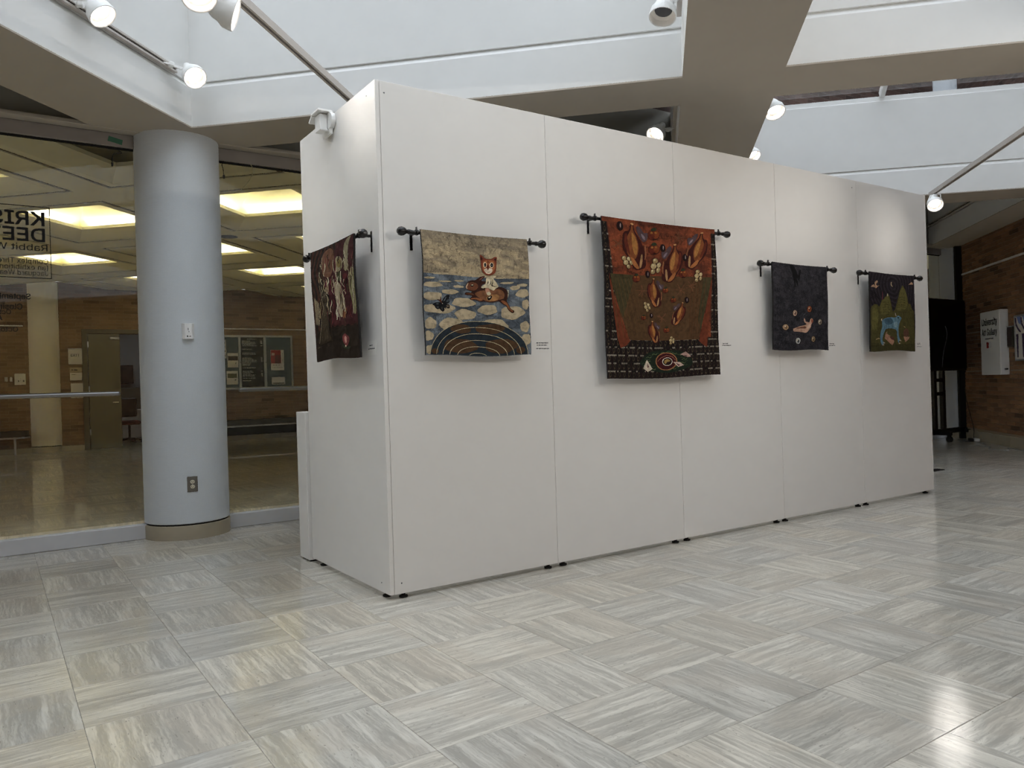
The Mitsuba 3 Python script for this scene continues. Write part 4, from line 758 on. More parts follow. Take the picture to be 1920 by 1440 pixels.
  ('dry_leaf#5','6d4630',4,1,[.733,.601,.761,.595,.775,.589,.778,.593,.764,.599,.735,.605]),
  ('dry_leaf#5','6d4630',4,1,[.731,.601,.748,.583,.751,.564,.757,.565,.754,.585,.737,.604]),
  ('dry_leaf#5','6d4630',4,1,[.732,.604,.72,.597,.693,.589,.695,.585,.722,.593,.736,.601]),
  ('dry_leaf#5','6d4630',4,1,[.735,.605,.72,.607,.691,.608,.69,.604,.719,.603,.733,.601]),
  ('dry_leaf#5','6d4630',4,1,[.737,.603,.735,.62,.718,.636,.713,.633,.729,.618,.731,.602]),
  ('dry_leaf#5','6d4630',4,1,[.736,.601,.764,.62,.777,.639,.772,.641,.759,.623,.732,.604]),
  ('dry_leaf#5','6d4630',4,1,[.735,.601,.772,.611,.795,.621,.792,.624,.77,.615,.733,.605]),
  ('centre_medallion','1a2419',3,0,[.733,.104,.735,.085,.713,.068,.671,.055,.624,.046,.575,.038,.522,.033,.467,.035,.415,.041,.37,.051,.326,.062,.29,.076,.271,.093,.274,.111,.29,.127,.308,.142,.332,.158,.369,.171,.419,.178,.474,.181,.529,.18,.585,.177,.636,.169,.675,.155,.699,.138,.717,.122]),
  ('centre_medallion','39462f',4,1,[.638,.1,.653,.108,.669,.099,.688,.106,.685,.11,.67,.103,.654,.112,.635,.104]),
  ('centre_medallion','5a6644',4,1,[.617,.09,.632,.097,.648,.088,.667,.096,.664,.099,.649,.092,.633,.102,.614,.093]),
  ('centre_medallion','39462f',4,1,[.636,.074,.651,.082,.667,.072,.686,.08,.683,.083,.667,.076,.651,.086,.632,.077]),
  ('centre_medallion','5a6644',4,1,[.581,.071,.596,.079,.612,.07,.631,.077,.628,.081,.612,.074,.596,.083,.578,.075]),
  ('centre_medallion','39462f',4,1,[.561,.062,.576,.07,.592,.06,.61,.067,.607,.071,.592,.064,.576,.074,.558,.065]),
  ('centre_medallion','5a6644',4,1,[.533,.053,.547,.06,.563,.051,.582,.058,.579,.062,.564,.055,.548,.065,.529,.056]),
  ('centre_medallion','39462f',4,1,[.495,.046,.51,.054,.525,.044,.543,.052,.541,.056,.526,.049,.51,.058,.492,.05]),
  ('centre_medallion','5a6644',4,1,[.456,.057,.47,.064,.486,.055,.504,.062,.501,.066,.486,.059,.471,.068,.453,.06]),
  ('centre_medallion','39462f',4,1,[.424,.062,.439,.07,.454,.06,.472,.068,.469,.071,.455,.065,.439,.074,.421,.066]),
  ('centre_medallion','5a6644',4,1,[.363,.054,.378,.062,.393,.052,.411,.06,.408,.063,.393,.057,.378,.066,.36,.058]),
  ('centre_medallion','39462f',4,1,[.357,.072,.371,.079,.386,.07,.404,.077,.401,.081,.387,.074,.372,.084,.354,.075]),
  ('centre_medallion','5a6644',4,1,[.299,.077,.313,.084,.328,.075,.346,.082,.343,.086,.329,.079,.314,.088,.296,.08]),
  ('centre_medallion','39462f',4,1,[.287,.091,.301,.099,.316,.089,.334,.097,.331,.1,.317,.094,.302,.103,.284,.095]),
  ('centre_medallion','5a6644',4,1,[.316,.105,.33,.113,.345,.104,.363,.111,.36,.115,.346,.108,.33,.117,.313,.109]),
  ('centre_medallion','39462f',4,1,[.316,.118,.33,.126,.345,.116,.363,.124,.36,.127,.346,.12,.331,.13,.313,.121]),
  ('centre_medallion','5a6644',4,1,[.327,.13,.341,.138,.356,.129,.374,.136,.371,.14,.357,.133,.342,.142,.324,.134]),
  ('centre_medallion','39462f',4,1,[.345,.142,.359,.15,.374,.141,.392,.148,.389,.152,.375,.145,.36,.154,.342,.146]),
  ('centre_medallion','5a6644',4,1,[.379,.15,.394,.158,.409,.149,.427,.156,.424,.16,.409,.153,.394,.162,.376,.153]),
  ('centre_medallion','39462f',4,1,[.418,.155,.432,.163,.448,.154,.466,.161,.463,.165,.448,.158,.433,.167,.415,.159]),
  ('centre_medallion','5a6644',4,1,[.458,.159,.473,.167,.488,.158,.507,.165,.504,.169,.489,.162,.473,.171,.455,.163]),
  ('centre_medallion','39462f',4,1,[.505,.165,.52,.173,.535,.164,.554,.172,.551,.175,.536,.168,.52,.178,.502,.169]),
  ('centre_medallion','5a6644',4,1,[.541,.153,.556,.161,.572,.151,.59,.159,.587,.163,.572,.155,.556,.165,.538,.156]),
  ('centre_medallion','39462f',4,1,[.575,.145,.59,.153,.606,.143,.625,.151,.622,.155,.607,.148,.591,.157,.572,.148]),
  ('centre_medallion','5a6644',4,1,[.621,.14,.636,.148,.652,.138,.671,.146,.668,.15,.653,.142,.636,.152,.618,.143]),
  ('centre_medallion','39462f',4,1,[.616,.123,.632,.131,.648,.122,.666,.129,.663,.133,.648,.126,.632,.135,.613,.127]),
  ('centre_medallion','5a6644',4,1,[.634,.112,.649,.12,.665,.11,.684,.118,.681,.122,.665,.115,.649,.124,.63,.116]),
  ('centre_medallion','9a6a48',5,0,[.591,.106,.586,.089,.574,.074,.556,.062,.533,.053,.508,.049,.482,.05,.457,.055,.436,.064,.42,.077,.41,.092,.407,.109,.411,.125,.423,.14,.44,.152,.462,.161,.487,.166,.514,.165,.539,.161,.56,.151,.577,.138,.588,.123]),
  ('centre_medallion','3d1114',6,0,[.581,.106,.577,.091,.566,.078,.55,.067,.53,.059,.507,.055,.484,.055,.461,.06,.442,.069,.427,.08,.418,.094,.416,.109,.42,.123,.43,.137,.446,.148,.466,.156,.488,.16,.512,.16,.534,.155,.554,.147,.569,.135,.578,.121]),
  ('centre_medallion','cfc3b4',7,0,[.55,.105,.547,.096,.539,.087,.527,.081,.513,.078,.498,.079,.484,.082,.474,.088,.467,.097,.464,.106,.467,.116,.475,.124,.487,.13,.501,.133,.516,.133,.529,.129,.54,.123,.547,.115]),
  ('centre_medallion','24120f',8,0,[.544,.105,.541,.097,.534,.09,.524,.085,.512,.082,.499,.083,.488,.086,.478,.091,.472,.098,.47,.106,.473,.114,.479,.121,.489,.126,.502,.129,.514,.129,.526,.126,.536,.12,.542,.113]),
  ('centre_medallion','8f7444',9,1,[.477,.104,.487,.12,.515,.123,.535,.111,.523,.103,.502,.105,.497,.092,.483,.092]),
  ('centre_medallion','8a5a4a',9,0,[.426,.107,.455,.129,.5,.145,.544,.136,.571,.111,.576,.114,.547,.14,.499,.149,.451,.132,.422,.11]),
  ('lily#0','c9bba6',7,0,[.329,.12,.338,.111,.377,.061,.335,.042,.294,.065]),
  ('lily#0','6a4a48',8,0,[.332,.1,.347,.073,.329,.067]),
  ('lily#1','a8897f',7,0,[.616,.15,.67,.167,.72,.132,.686,.128]),
  ('lily#1','6a4a48',8,0,[.645,.147,.687,.137,.668,.13]),
  ('lily#2','c4aa9c',7,0,[.553,.102,.614,.099,.648,.077,.595,.068]),
  ('lily#2','6a4a48',8,0,[.578,.095,.616,.08,.597,.073]),
 ],
 'floating_child': [
  ('dark_bird','07070a',2,0,[.301,.989,.364,.991,.413,.929,.438,.873,.472,.942,.499,.941,.481,.887,.469,.84,.443,.811,.44,.843,.413,.844,.439,.755,.427,.753,.384,.815,.399,.74,.388,.738,.36,.834,.344,.897]),
  ('sea_stone#0','15100e',1,0,[.423,.434,.418,.417,.406,.403,.389,.395,.371,.394,.354,.401,.343,.415,.339,.432,.344,.449,.356,.463,.373,.471,.391,.472,.408,.465,.419,.451]),
  ('sea_stone#0','a58a78',2,0,[.413,.437,.409,.422,.399,.409,.385,.402,.37,.402,.356,.408,.347,.42,.344,.434,.347,.449,.357,.462,.371,.469,.387,.469,.401,.463,.41,.452]),
  ('sea_stone#0','5a4038',3,0,[.399,.433,.396,.421,.388,.414,.378,.414,.371,.421,.368,.432,.371,.443,.379,.45,.389,.45,.397,.444]),
  ('sea_stone#0','c8b8a0',4,0,[.379,.445,.376,.437,.37,.434,.364,.437,.362,.444,.364,.451,.371,.455,.377,.452]),
  ('sea_stone#1','15100e',1,0,[.684,.483,.678,.464,.663,.449,.641,.44,.618,.439,.596,.447,.582,.461,.578,.479,.583,.497,.599,.513,.62,.522,.644,.523,.665,.515,.68,.501]),
  ('sea_stone#1','8a4a2c',2,0,[.672,.485,.668,.469,.655,.456,.637,.448,.617,.447,.599,.454,.587,.466,.584,.482,.588,.498,.601,.511,.619,.519,.639,.52,.657,.513,.669,.501]),
  ('sea_stone#1','5a2a1c',3,0,[.654,.481,.649,.469,.639,.461,.627,.461,.617,.468,.614,.479,.618,.491,.628,.499,.64,.499,.65,.492]),
  ('sea_stone#1','c8b8a0',4,0,[.631,.493,.627,.485,.619,.481,.612,.484,.609,.492,.612,.5,.62,.503,.628,.5]),
  ('sea_stone#2','15100e',1,0,[.875,.332,.87,.315,.857,.301,.839,.293,.82,.293,.802,.3,.791,.313,.787,.329,.792,.346,.805,.36,.822,.368,.842,.368,.859,.361,.871,.348]),
  ('sea_stone#2','8d8272',2,0,[.865,.334,.86,.32,.85,.308,.835,.301,.819,.301,.804,.307,.795,.318,.792,.332,.796,.347,.806,.359,.821,.365,.837,.366,.852,.36,.862,.349]),
  ('sea_stone#2','4a4238',3,0,[.85,.33,.847,.319,.838,.312,.828,.312,.82,.319,.817,.329,.821,.34,.829,.347,.839,.347,.847,.341]),
  ('sea_stone#2','c8b8a0',4,0,[.829,.342,.826,.335,.819,.332,.813,.335,.81,.342,.813,.349,.82,.352,.826,.349]),
  ('sea_stone#3','15100e',1,0,[.277,.267,.27,.25,.253,.236,.228,.228,.2,.227,.176,.234,.159,.247,.153,.264,.16,.281,.177,.295,.202,.303,.23,.304,.254,.297,.271,.284]),
  ('sea_stone#3','a08468',2,0,[.264,.269,.259,.254,.244,.242,.223,.235,.2,.235,.18,.241,.166,.252,.161,.267,.166,.281,.181,.294,.202,.301,.225,.301,.245,.295,.259,.284]),
  ('sea_stone#3','6a5138',3,0,[.241,.265,.236,.254,.224,.247,.21,.247,.199,.253,.194,.264,.199,.275,.211,.282,.225,.282,.237,.276]),
  ('sea_stone#3','c8b8a0',4,0,[.217,.277,.213,.27,.204,.266,.195,.269,.191,.276,.195,.284,.205,.287,.214,.284]),
  ('sea_stone#4','15100e',1,0,[.476,.108,.471,.09,.457,.076,.438,.067,.418,.067,.399,.075,.387,.089,.383,.107,.388,.125,.401,.139,.42,.147,.441,.148,.459,.14,.472,.126]),
  ('sea_stone#4','a9a8a4',2,0,[.465,.11,.461,.095,.45,.082,.434,.075,.417,.075,.401,.082,.391,.094,.388,.109,.392,.125,.403,.138,.419,.145,.436,.145,.451,.138,.462,.126]),
  ('sea_stone#4','3a3a3c',3,0,[.449,.107,.446,.095,.437,.088,.426,.088,.417,.095,.414,.106,.418,.118,.427,.125,.438,.125,.446,.118]),
  ('sea_stone#4','c8b8a0',4,0,[.428,.119,.425,.111,.418,.108,.411,.111,.409,.119,.412,.126,.419,.129,.425,.126]),
  ('sea_stone#5','15100e',1,0,[.748,.123,.743,.105,.73,.091,.712,.083,.692,.083,.674,.091,.662,.104,.658,.121,.663,.139,.676,.153,.694,.16,.714,.161,.732,.153,.744,.14]),
  ('sea_stone#5','8a7458',2,0,[.738,.125,.733,.11,.723,.098,.707,.091,.691,.091,.676,.097,.666,.109,.663,.124,.667,.139,.678,.151,.693,.158,.71,.158,.725,.152,.735,.14]),
  ('sea_stone#5','4f3f2a',3,0,[.723,.121,.719,.11,.71,.103,.7,.103,.692,.11,.689,.121,.693,.132,.701,.139,.712,.139,.72,.132]),
  ('sea_stone#5','c8b8a0',4,0,[.701,.134,.698,.126,.692,.123,.685,.126,.683,.133,.686,.141,.692,.144,.699,.141]),
  ('reclining_child','b4907c',2,1,[.522,.373,.536,.375,.545,.335,.599,.327,.63,.323,.64,.36,.669,.377,.703,.362,.706,.33,.662,.306,.656,.265,.595,.218,.555,.198,.482,.211,.399,.22,.355,.218,.345,.258,.379,.258,.456,.284,.527,.289,.577,.308,.535,.316,.517,.348]),
  ('reclining_child','6a4636',3,1,[.372,.249,.456,.272,.533,.28,.568,.263,.539,.249,.456,.256]),
  ('reclining_child','8a4c38',3,1,[.66,.372,.7,.357,.702,.33,.672,.311,.663,.338]),
  ('reclining_child','d0b09a',3,1,[.584,.299,.648,.301,.639,.264,.582,.24,.569,.276]),
  ('reclining_child','66707a',2,1,[.49,.428,.516,.405,.54,.429,.536,.431,.516,.408,.493,.429]),
 ],
 'blue_hare': [
  ('hillside','4b4726',1,0,[-.015,.507,.018,.561,.087,.599,.14,.596,.184,.566,.25,.658,.297,.669,.363,.739,.393,.718,.435,.62,.462,.507,.51,.531,.579,.634,.651,.793,.72,.87,.782,.809,.828,.727,.856,.626,.906,.627,.944,.554,.977,.536,.997,.003,.002,.003,-.009,.242]),
  ('hillside','5d5830',2,1,[.199,.549,.258,.654,.362,.726,.413,.646,.439,.52,.318,.463,.21,.46]),
  ('hillside','5d5830',2,1,[.594,.616,.659,.784,.727,.857,.812,.736,.837,.578,.703,.528,.542,.523]),
  ('hillside','57532c',2,1,[.007,.49,.064,.58,.139,.583,.164,.459,.143,.333,.018,.243]),
  ('hillside','6b6638',3,1,[.022,.26,.044,.42,.058,.562,.052,.562,.038,.42,.016,.26]),
  ('hillside','6b6638',3,1,[.036,.26,.056,.42,.069,.559,.063,.559,.05,.42,.03,.261]),
  ('hillside','6b6638',3,1,[.049,.261,.068,.42,.079,.556,.073,.556,.062,.42,.043,.261]),
  ('hillside','6b6638',3,1,[.063,.261,.081,.421,.09,.552,.084,.552,.075,.421,.057,.261]),
  ('hillside','6b6638',3,1,[.076,.261,.093,.421,.1,.549,.094,.549,.087,.421,.07,.261]),
  ('hillside','6b6638',3,1,[.09,.261,.105,.421,.11,.546,.104,.546,.099,.421,.084,.261]),
  ('hillside','6b6638',3,1,[.104,.261,.117,.422,.121,.543,.115,.543,.111,.422,.098,.261]),
  ('hillside','6b6638',3,1,[.117,.262,.129,.422,.131,.54,.125,.539,.123,.422,.111,.262]),
  ('hillside','6b6638',3,1,[.131,.262,.141,.422,.142,.536,.136,.536,.135,.422,.125,.262]),
  ('hillside','3a371d',3,1,[.599,.688,.696,.71,.8,.687,.803,.69,.696,.714,.597,.692]),
  ('hillside','3a371d',3,1,[.592,.656,.694,.677,.805,.656,.808,.659,.695,.681,.591,.659]),
  ('hillside','3a371d',3,1,[.586,.624,.692,.644,.81,.624,.812,.628,.693,.648,.584,.627]),
  ('hillside','3a371d',3,1,[.579,.591,.691,.611,.815,.593,.817,.596,.691,.614,.578,.595]),
  ('hillside','3a371d',3,1,[.573,.559,.689,.577,.82,.561,.822,.565,.69,.581,.572,.563]),
  ('hillside','3a371d',3,1,[.567,.527,.688,.544,.826,.53,.827,.534,.688,.548,.566,.53]),
  ('hillside','3a371d',3,1,[.56,.495,.686,.511,.831,.498,.832,.502,.686,.515,.559,.498]),
  ('hillside','3a371d',3,1,[.264,.621,.342,.633,.41,.617,.413,.621,.342,.636,.263,.625]),
  ('hillside','3a371d',3,1,[.254,.589,.34,.6,.414,.587,.416,.59,.341,.604,.253,.593]),
  ('hillside','3a371d',3,1,[.243,.557,.339,.568,.417,.556,.419,.559,.339,.571,.242,.561]),
  ('hillside','3a371d',3,1,[.232,.526,.337,.535,.421,.525,.422,.529,.338,.539,.232,.529]),
  ('hillside','3a371d',3,1,[.221,.494,.336,.503,.424,.494,.426,.498,.336,.506,.221,.498]),
  ('hillside','3a371d',3,1,[.21,.462,.334,.47,.427,.464,.429,.467,.335,.474,.21,.466]),
  ('hillside','3f3c20',2,0,[.013,.119,.27,.085,.584,.077,.989,.106,.992,.01,.008,.011]),
  ('hillside','5a2e38',3,0,[.258,.766,.271,.767,.272,.659,.25,.658]),
  ('hillside','a89c80',3,0,[.356,.742,.37,.742,.374,.708,.352,.707]),
  ('blue_hare','5f7f8e',5,1,[.238,.407,.38,.437,.506,.431,.551,.441,.587,.465,.651,.448,.685,.426,.656,.398,.631,.37,.604,.324,.593,.259,.608,.168,.66,.132,.587,.122,.63,.09,.585,.086,.55,.186,.545,.263,.498,.281,.373,.292,.31,.282,.269,.228,.235,.165,.241,.129,.294,.107,.255,.098,.269,.074,.223,.071,.181,.156,.192,.236,.242,.317,.229,.362]),
  ('blue_hare','3f5a6a',6,1,[.27,.412,.411,.429,.472,.385,.422,.338,.313,.336]),
  ('blue_hare','7f9aa4',6,1,[.439,.357,.567,.387,.579,.305,.499,.294]),
  ('blue_hare','8d8274',6,1,[.501,.495,.524,.491,.557,.451,.53,.445,.507,.463]),
  ('blue_hare','15181c',7,0,[.613,.432,.609,.426,.599,.423,.587,.423,.578,.426,.574,.431,.578,.436,.588,.44,.6,.44,.609,.437]),
  ('blue_hare','c9b8a0',6,1,[.216,.415,.239,.42,.234,.384,.216,.388]),
  ('blue_hare','b3a48c',6,0,[.282,.08,.274,.075,.254,.073,.234,.075,.226,.08,.235,.085,.254,.087,.274,.085]),
  ('blue_hare','b3a48c',6,0,[.299,.107,.29,.102,.27,.1,.251,.102,.243,.107,.251,.112,.271,.114,.291,.112]),
  ('blue_hare','b3a48c',6,0,[.65,.093,.641,.088,.62,.086,.6,.088,.592,.093,.6,.098,.621,.1,.641,.098]),
  ('blue_hare','b3a48c',6,0,[.668,.13,.659,.125,.638,.122,.618,.124,.609,.13,.618,.135,.639,.137,.659,.135]),
  ('small_fox','a57c66',4,0,[.316,.238,.346,.22,.399,.193,.483,.122,.441,.067,.395,.094,.334,.139,.289,.165]),
  ('small_fox','5a3a2e',5,1,[.384,.193,.493,.167,.475,.131,.413,.148]),
  ('small_fox#1','a57c66',4,0,[.719,.187,.867,.189,.815,.142,.756,.114]),
  ('small_fox#1','5e4034',4,1,[.74,.289,.823,.3,.851,.198,.751,.178,.705,.224]),
  ('small_fox#1','c2a070',5,0,[.718,.326,.758,.312,.749,.303]),
  ('small_fox','b59a76',5,1,[.328,.228,.335,.24,.354,.244,.35,.25,.327,.244,.318,.23]),
  ('small_fox','a88e68',5,1,[.101,.146,.152,.163,.177,.155,.185,.165,.15,.174,.093,.155]),
  ('moon','a89478',2,1,[.484,.909,.448,.889,.439,.861,.461,.837,.496,.832,.465,.853,.463,.88]),
  ('white_bird','b08c72',2,0,[.014,.81,.076,.847,.102,.826,.1,.875,.162,.903,.168,.879,.129,.85,.151,.829,.212,.841,.15,.815,.126,.792,.104,.808]),
  ('white_bird#1','b5947a',2,0,[.865,.881,.911,.899,.937,.919,.97,.902,.972,.883]),
  ('dark_snake','0a090c',2,0,[.035,.764,.058,.71,.106,.738,.131,.696,.176,.662,.187,.667,.143,.701,.111,.746,.066,.717,.049,.767]),
 ],
 'forest_spirit': [
  ('ground','241a12',1,0,[.049,.272,.402,.277,1.001,.267,.996,.003,.006,.003]),
  ('drapery','3d1a1c',1,0,[.656,.986,.989,.999,1.011,.735,.992,.281,.463,.286,.445,.546,.324,.709]),
  ('drapery','6b4a38',2,1,[.285,.939,.539,.988,.588,.853,.497,.722,.423,.714,.283,.77]),
  ('drapery','8f8368',3,1,[.617,.885,.749,.854,.756,.756,.616,.732,.583,.818]),
  ('drapery','7a6a3e',4,1,[.635,.855,.724,.84,.737,.776,.634,.774]),
  ('drapery','7f7a58',2,1,[.883,.728,1.012,.743,1.021,.598,.995,.365,.909,.348,.89,.495,.839,.587]),
  ('drapery','9d9078',3,1,[.537,.68,.693,.641,.743,.529,.77,.422,.666,.327,.593,.44,.541,.553]),
  ('drapery','b3a68e',4,1,[.577,.558,.626,.508,.635,.418,.667,.331,.597,.395,.556,.498]),
  ('drapery','8f866c',3,1,[.786,.945,.858,.985,.968,.999,.896,.952,.858,.845,.839,.726,.795,.724,.768,.833]),
  ('drapery','521e22',4,1,[.749,.713,.836,.705,.823,.65,.762,.654]),
  ('drapery','4a2025',3,1,[.299,.712,.511,.665,.569,.586,.468,.544,.382,.609]),
  ('drapery','3e4128',4,1,[.616,.732,.709,.745,.742,.67,.648,.647]),
  ('drapery','4a2224',3,1,[.504,.395,.666,.327,.593,.298,.475,.285]),
  ('drapery','7d4a30',4,1,[.678,.405,.794,.436,.759,.353,.688,.325]),
  ('drapery','8a7a5a',5,1,[.693,.537,.702,.497,.707,.458,.66,.43,.67,.426,.719,.456,.713,.496,.705,.536]),
  ('drapery','c9bfa6',6,1,[.942,.579,.929,.539,.951,.495,.927,.462,.934,.461,.958,.494,.936,.538,.95,.578]),
  ('drapery','a9997a',7,1,[.391,.548,.415,.519,.401,.495,.37,.475,.385,.471,.416,.491,.431,.518,.407,.549]),
  ('drapery','c9bfa6',5,1,[.307,.611,.336,.594,.267,.583,.328,.558,.339,.563,.286,.581,.354,.589,.324,.614]),
  ('drapery','a9997a',6,1,[.368,.858,.367,.834,.373,.81,.351,.793,.368,.788,.391,.806,.386,.832,.387,.856]),
  ('drapery','4a3a2a',7,1,[.728,.421,.692,.381,.71,.337,.741,.298,.75,.298,.719,.337,.702,.38,.737,.419]),
  ('drapery','6d3034',5,1,[.452,.501,.459,.468,.431,.438,.436,.408,.453,.407,.448,.435,.475,.466,.469,.5]),
  ('drapery','b5aa90',6,1,[.614,.765,.589,.739,.59,.708,.635,.676,.65,.678,.607,.708,.606,.736,.631,.761]),
  ('drapery','2a1a14',7,1,[.513,.722,.499,.691,.508,.658,.481,.635,.488,.633,.515,.657,.507,.69,.52,.72]),
  ('drapery','8a7a5a',5,1,[.316,.429,.295,.41,.331,.386,.315,.372,.327,.37,.344,.386,.309,.41,.329,.426]),
  ('drapery','6d3034',6,1,[.937,.78,.947,.752,.946,.725,.951,.7,.958,.7,.953,.724,.954,.751,.944,.78]),
  ('drapery','6d3034',7,1,[.985,.86,.973,.838,.957,.817,.972,.794,.985,.794,.971,.815,.986,.835,.998,.857]),
  ('drapery','8a7a5a',5,1,[.261,.579,.227,.557,.228,.531,.272,.505,.288,.508,.247,.532,.246,.554,.278,.573]),
  ('drapery','6d3034',6,1,[.379,.922,.4,.871,.332,.833,.381,.783,.392,.784,.343,.831,.411,.869,.39,.921]),
  ('drapery','b5aa90',7,1,[.403,.593,.368,.578,.397,.556,.424,.537,.431,.539,.405,.557,.377,.577,.41,.59]),
  ('drapery','8a7a5a',5,1,[.762,.429,.751,.396,.731,.365,.749,.334,.756,.334,.738,.364,.758,.395,.769,.428]),
  ('drapery','6d3034',6,1,[.583,.858,.599,.811,.6,.767,.57,.734,.582,.731,.612,.765,.611,.81,.595,.857]),
  ('drapery','2a1a14',7,1,[.796,.67,.816,.646,.765,.631,.813,.604,.822,.606,.777,.629,.828,.644,.807,.67]),
  ('drapery','a9997a',5,1,[.314,.439,.279,.398,.284,.353,.321,.312,.338,.313,.302,.353,.296,.396,.331,.436]),
  ('drapery','b5aa90',6,1,[.48,.518,.48,.479,.437,.443,.461,.406,.475,.406,.451,.441,.493,.476,.494,.517]),
  ('drapery','b5aa90',7,1,[.722,.488,.732,.465,.743,.444,.714,.429,.721,.427,.752,.442,.74,.465,.73,.488]),
  ('drapery','4a3a2a',5,1,[.886,.669,.891,.631,.873,.596,.894,.56,.907,.56,.886,.594,.904,.63,.899,.668]),
  ('drapery','b5aa90',6,1,[.859,.735,.88,.699,.843,.67,.874,.636,.882,.637,.851,.669,.888,.697,.867,.735]),
  ('drapery','4a3a2a',7,1,[.898,.682,.896,.658,.893,.635,.88,.616,.894,.613,.908,.632,.911,.656,.913,.68]),
  ('drapery','b5aa90',5,1,[.947,.666,.952,.631,.932,.598,.946,.566,.962,.566,.948,.597,.967,.628,.963,.664]),
  ('drapery','6d3034',6,1,[.596,.436,.61,.412,.598,.391,.607,.37,.614,.37,.605,.39,.617,.412,.603,.436]),
  ('drapery','a9997a',7,1,[.339,.709,.351,.672,.306,.641,.347,.603,.364,.605,.326,.639,.37,.669,.359,.707]),
  ('drapery','c9bfa6',5,1,[1.006,.82,.99,.781,.976,.742,.982,.706,.988,.705,.982,.741,.996,.78,1.013,.819]),
  ('drapery','6d3034',6,1,[.6,.731,.576,.7,.603,.662,.587,.636,.598,.634,.614,.661,.586,.699,.61,.729]),
  ('drapery','b5aa90',7,1,[.93,.475,.943,.434,.91,.397,.897,.363,.91,.362,.923,.395,.955,.432,.942,.474]),
  ('drapery','6d3034',5,1,[.278,.654,.26,.631,.26,.606,.255,.585,.267,.583,.272,.604,.272,.629,.29,.652]),
  ('drapery','a9997a',6,1,[.661,.645,.663,.616,.656,.588,.682,.56,.699,.561,.674,.587,.68,.614,.678,.643]),
  ('drapery','c9bfa6',7,1,[.713,.741,.7,.7,.689,.658,.726,.616,.737,.616,.702,.657,.712,.698,.726,.739]),
  ('drapery','2a1a14',5,1,[.441,.47,.431,.439,.413,.408,.424,.378,.442,.378,.431,.406,.45,.436,.459,.468]),
  ('drapery','6d3034',6,1,[.483,.424,.482,.38,.485,.335,.461,.3,.471,.298,.494,.334,.492,.379,.493,.423]),
  ('drapery','4a3a2a',7,1,[.174,.436,.145,.414,.132,.389,.185,.362,.2,.366,.151,.39,.164,.411,.192,.432]),
  ('drapery','2a1a14',5,1,[.448,.924,.411,.91,.443,.886,.435,.874,.453,.87,.461,.886,.429,.908,.462,.918]),
  ('drapery','a9997a',6,1,[.851,.788,.861,.766,.832,.749,.85,.727,.866,.727,.849,.746,.878,.763,.868,.787]),
  ('drapery','c9bfa6',7,1,[.6,.476,.562,.437,.563,.393,.578,.355,.593,.355,.577,.392,.577,.435,.614,.473]),
  ('drapery','4a3a2a',5,1,[.689,.543,.678,.53,.7,.514,.697,.504,.704,.503,.707,.515,.685,.53,.696,.542]),
  ('drapery','b5aa90',6,1,[.419,.698,.415,.653,.373,.613,.425,.567,.436,.568,.385,.612,.427,.651,.432,.696]),
  ('drapery','2a1a14',7,1,[.658,.555,.675,.519,.669,.487,.651,.46,.664,.458,.683,.485,.689,.519,.672,.555]),
  ('drapery','8a7a5a',5,1,[.755,.456,.724,.43,.767,.397,.761,.375,.772,.374,.777,.398,.735,.43,.765,.453]),
  ('drapery','a9997a',6,1,[.417,.523,.387,.48,.416,.432,.428,.393,.447,.392,.434,.432,.406,.479,.435,.519]),
  ('drapery','c9bfa6',7,1,[.651,.705,.619,.678,.625,.645,.664,.613,.678,.614,.64,.645,.634,.675,.666,.701]),
  ('drapery','c9bfa6',5,1,[.781,.906,.805,.866,.782,.834,.75,.807,.764,.803,.796,.83,.82,.864,.796,.905]),
  ('drapery','b5aa90',6,1,[.375,.595,.394,.547,.394,.501,.376,.463,.388,.461,.406,.499,.407,.546,.388,.595]),
  ('drapery','c9bfa6',7,1,[.385,.847,.387,.805,.341,.77,.353,.732,.365,.731,.353,.768,.398,.803,.397,.845]),
  ('drapery','b5aa90',5,1,[.303,.922,.291,.89,.301,.855,.269,.831,.277,.829,.309,.853,.299,.889,.311,.921]),
  ('drapery','b5aa90',6,1,[.763,.667,.752,.644,.729,.622,.772,.595,.779,.596,.737,.622,.76,.642,.771,.665]),
  ('drapery','6d3034',7,1,[.72,.659,.716,.617,.689,.577,.687,.54,.696,.539,.699,.576,.726,.615,.729,.658]),
  ('drapery','8a7a5a',5,1,[.89,.767,.867,.726,.869,.68,.891,.639,.899,.639,.877,.68,.875,.724,.898,.765]),
  ('drapery','b5aa90',6,1,[.771,.582,.739,.569,.787,.547,.772,.538,.783,.535,.798,.548,.75,.569,.779,.578]),
  ('drapery','c9bfa6',7,1,[.534,.689,.546,.642,.489,.602,.536,.557,.542,.557,.497,.602,.553,.64,.541,.688]),
  ('drapery','a9997a',5,1,[.29,.43,.302,.392,.25,.359,.308,.321,.32,.323,.263,.358,.315,.39,.303,.429]),
  ('drapery','8a7a5a',6,1,[.365,.566,.342,.542,.345,.515,.369,.49,.38,.49,.356,.515,.354,.541,.376,.564]),
  ('drapery','b5aa90',7,1,[.556,.863,.537,.824,.552,.78,.573,.741,.583,.741,.563,.779,.548,.823,.567,.861]),
  ('drapery','a9997a',5,1,[.189,.408,.178,.388,.154,.369,.161,.35,.171,.35,.164,.368,.188,.386,.199,.407]),
  ('drapery','8a7a5a',6,1,[.196,.466,.181,.437,.181,.406,.18,.38,.2,.378,.201,.405,.2,.435,.215,.463]),
  ('drapery','a9997a',7,1,[.951,.744,.927,.72,.923,.693,.941,.666,.951,.666,.933,.692,.937,.718,.961,.741]),
  ('drapery','4a3a2a',5,1,[.936,.831,.951,.808,.944,.789,.944,.771,.95,.77,.951,.788,.958,.807,.942,.83]),
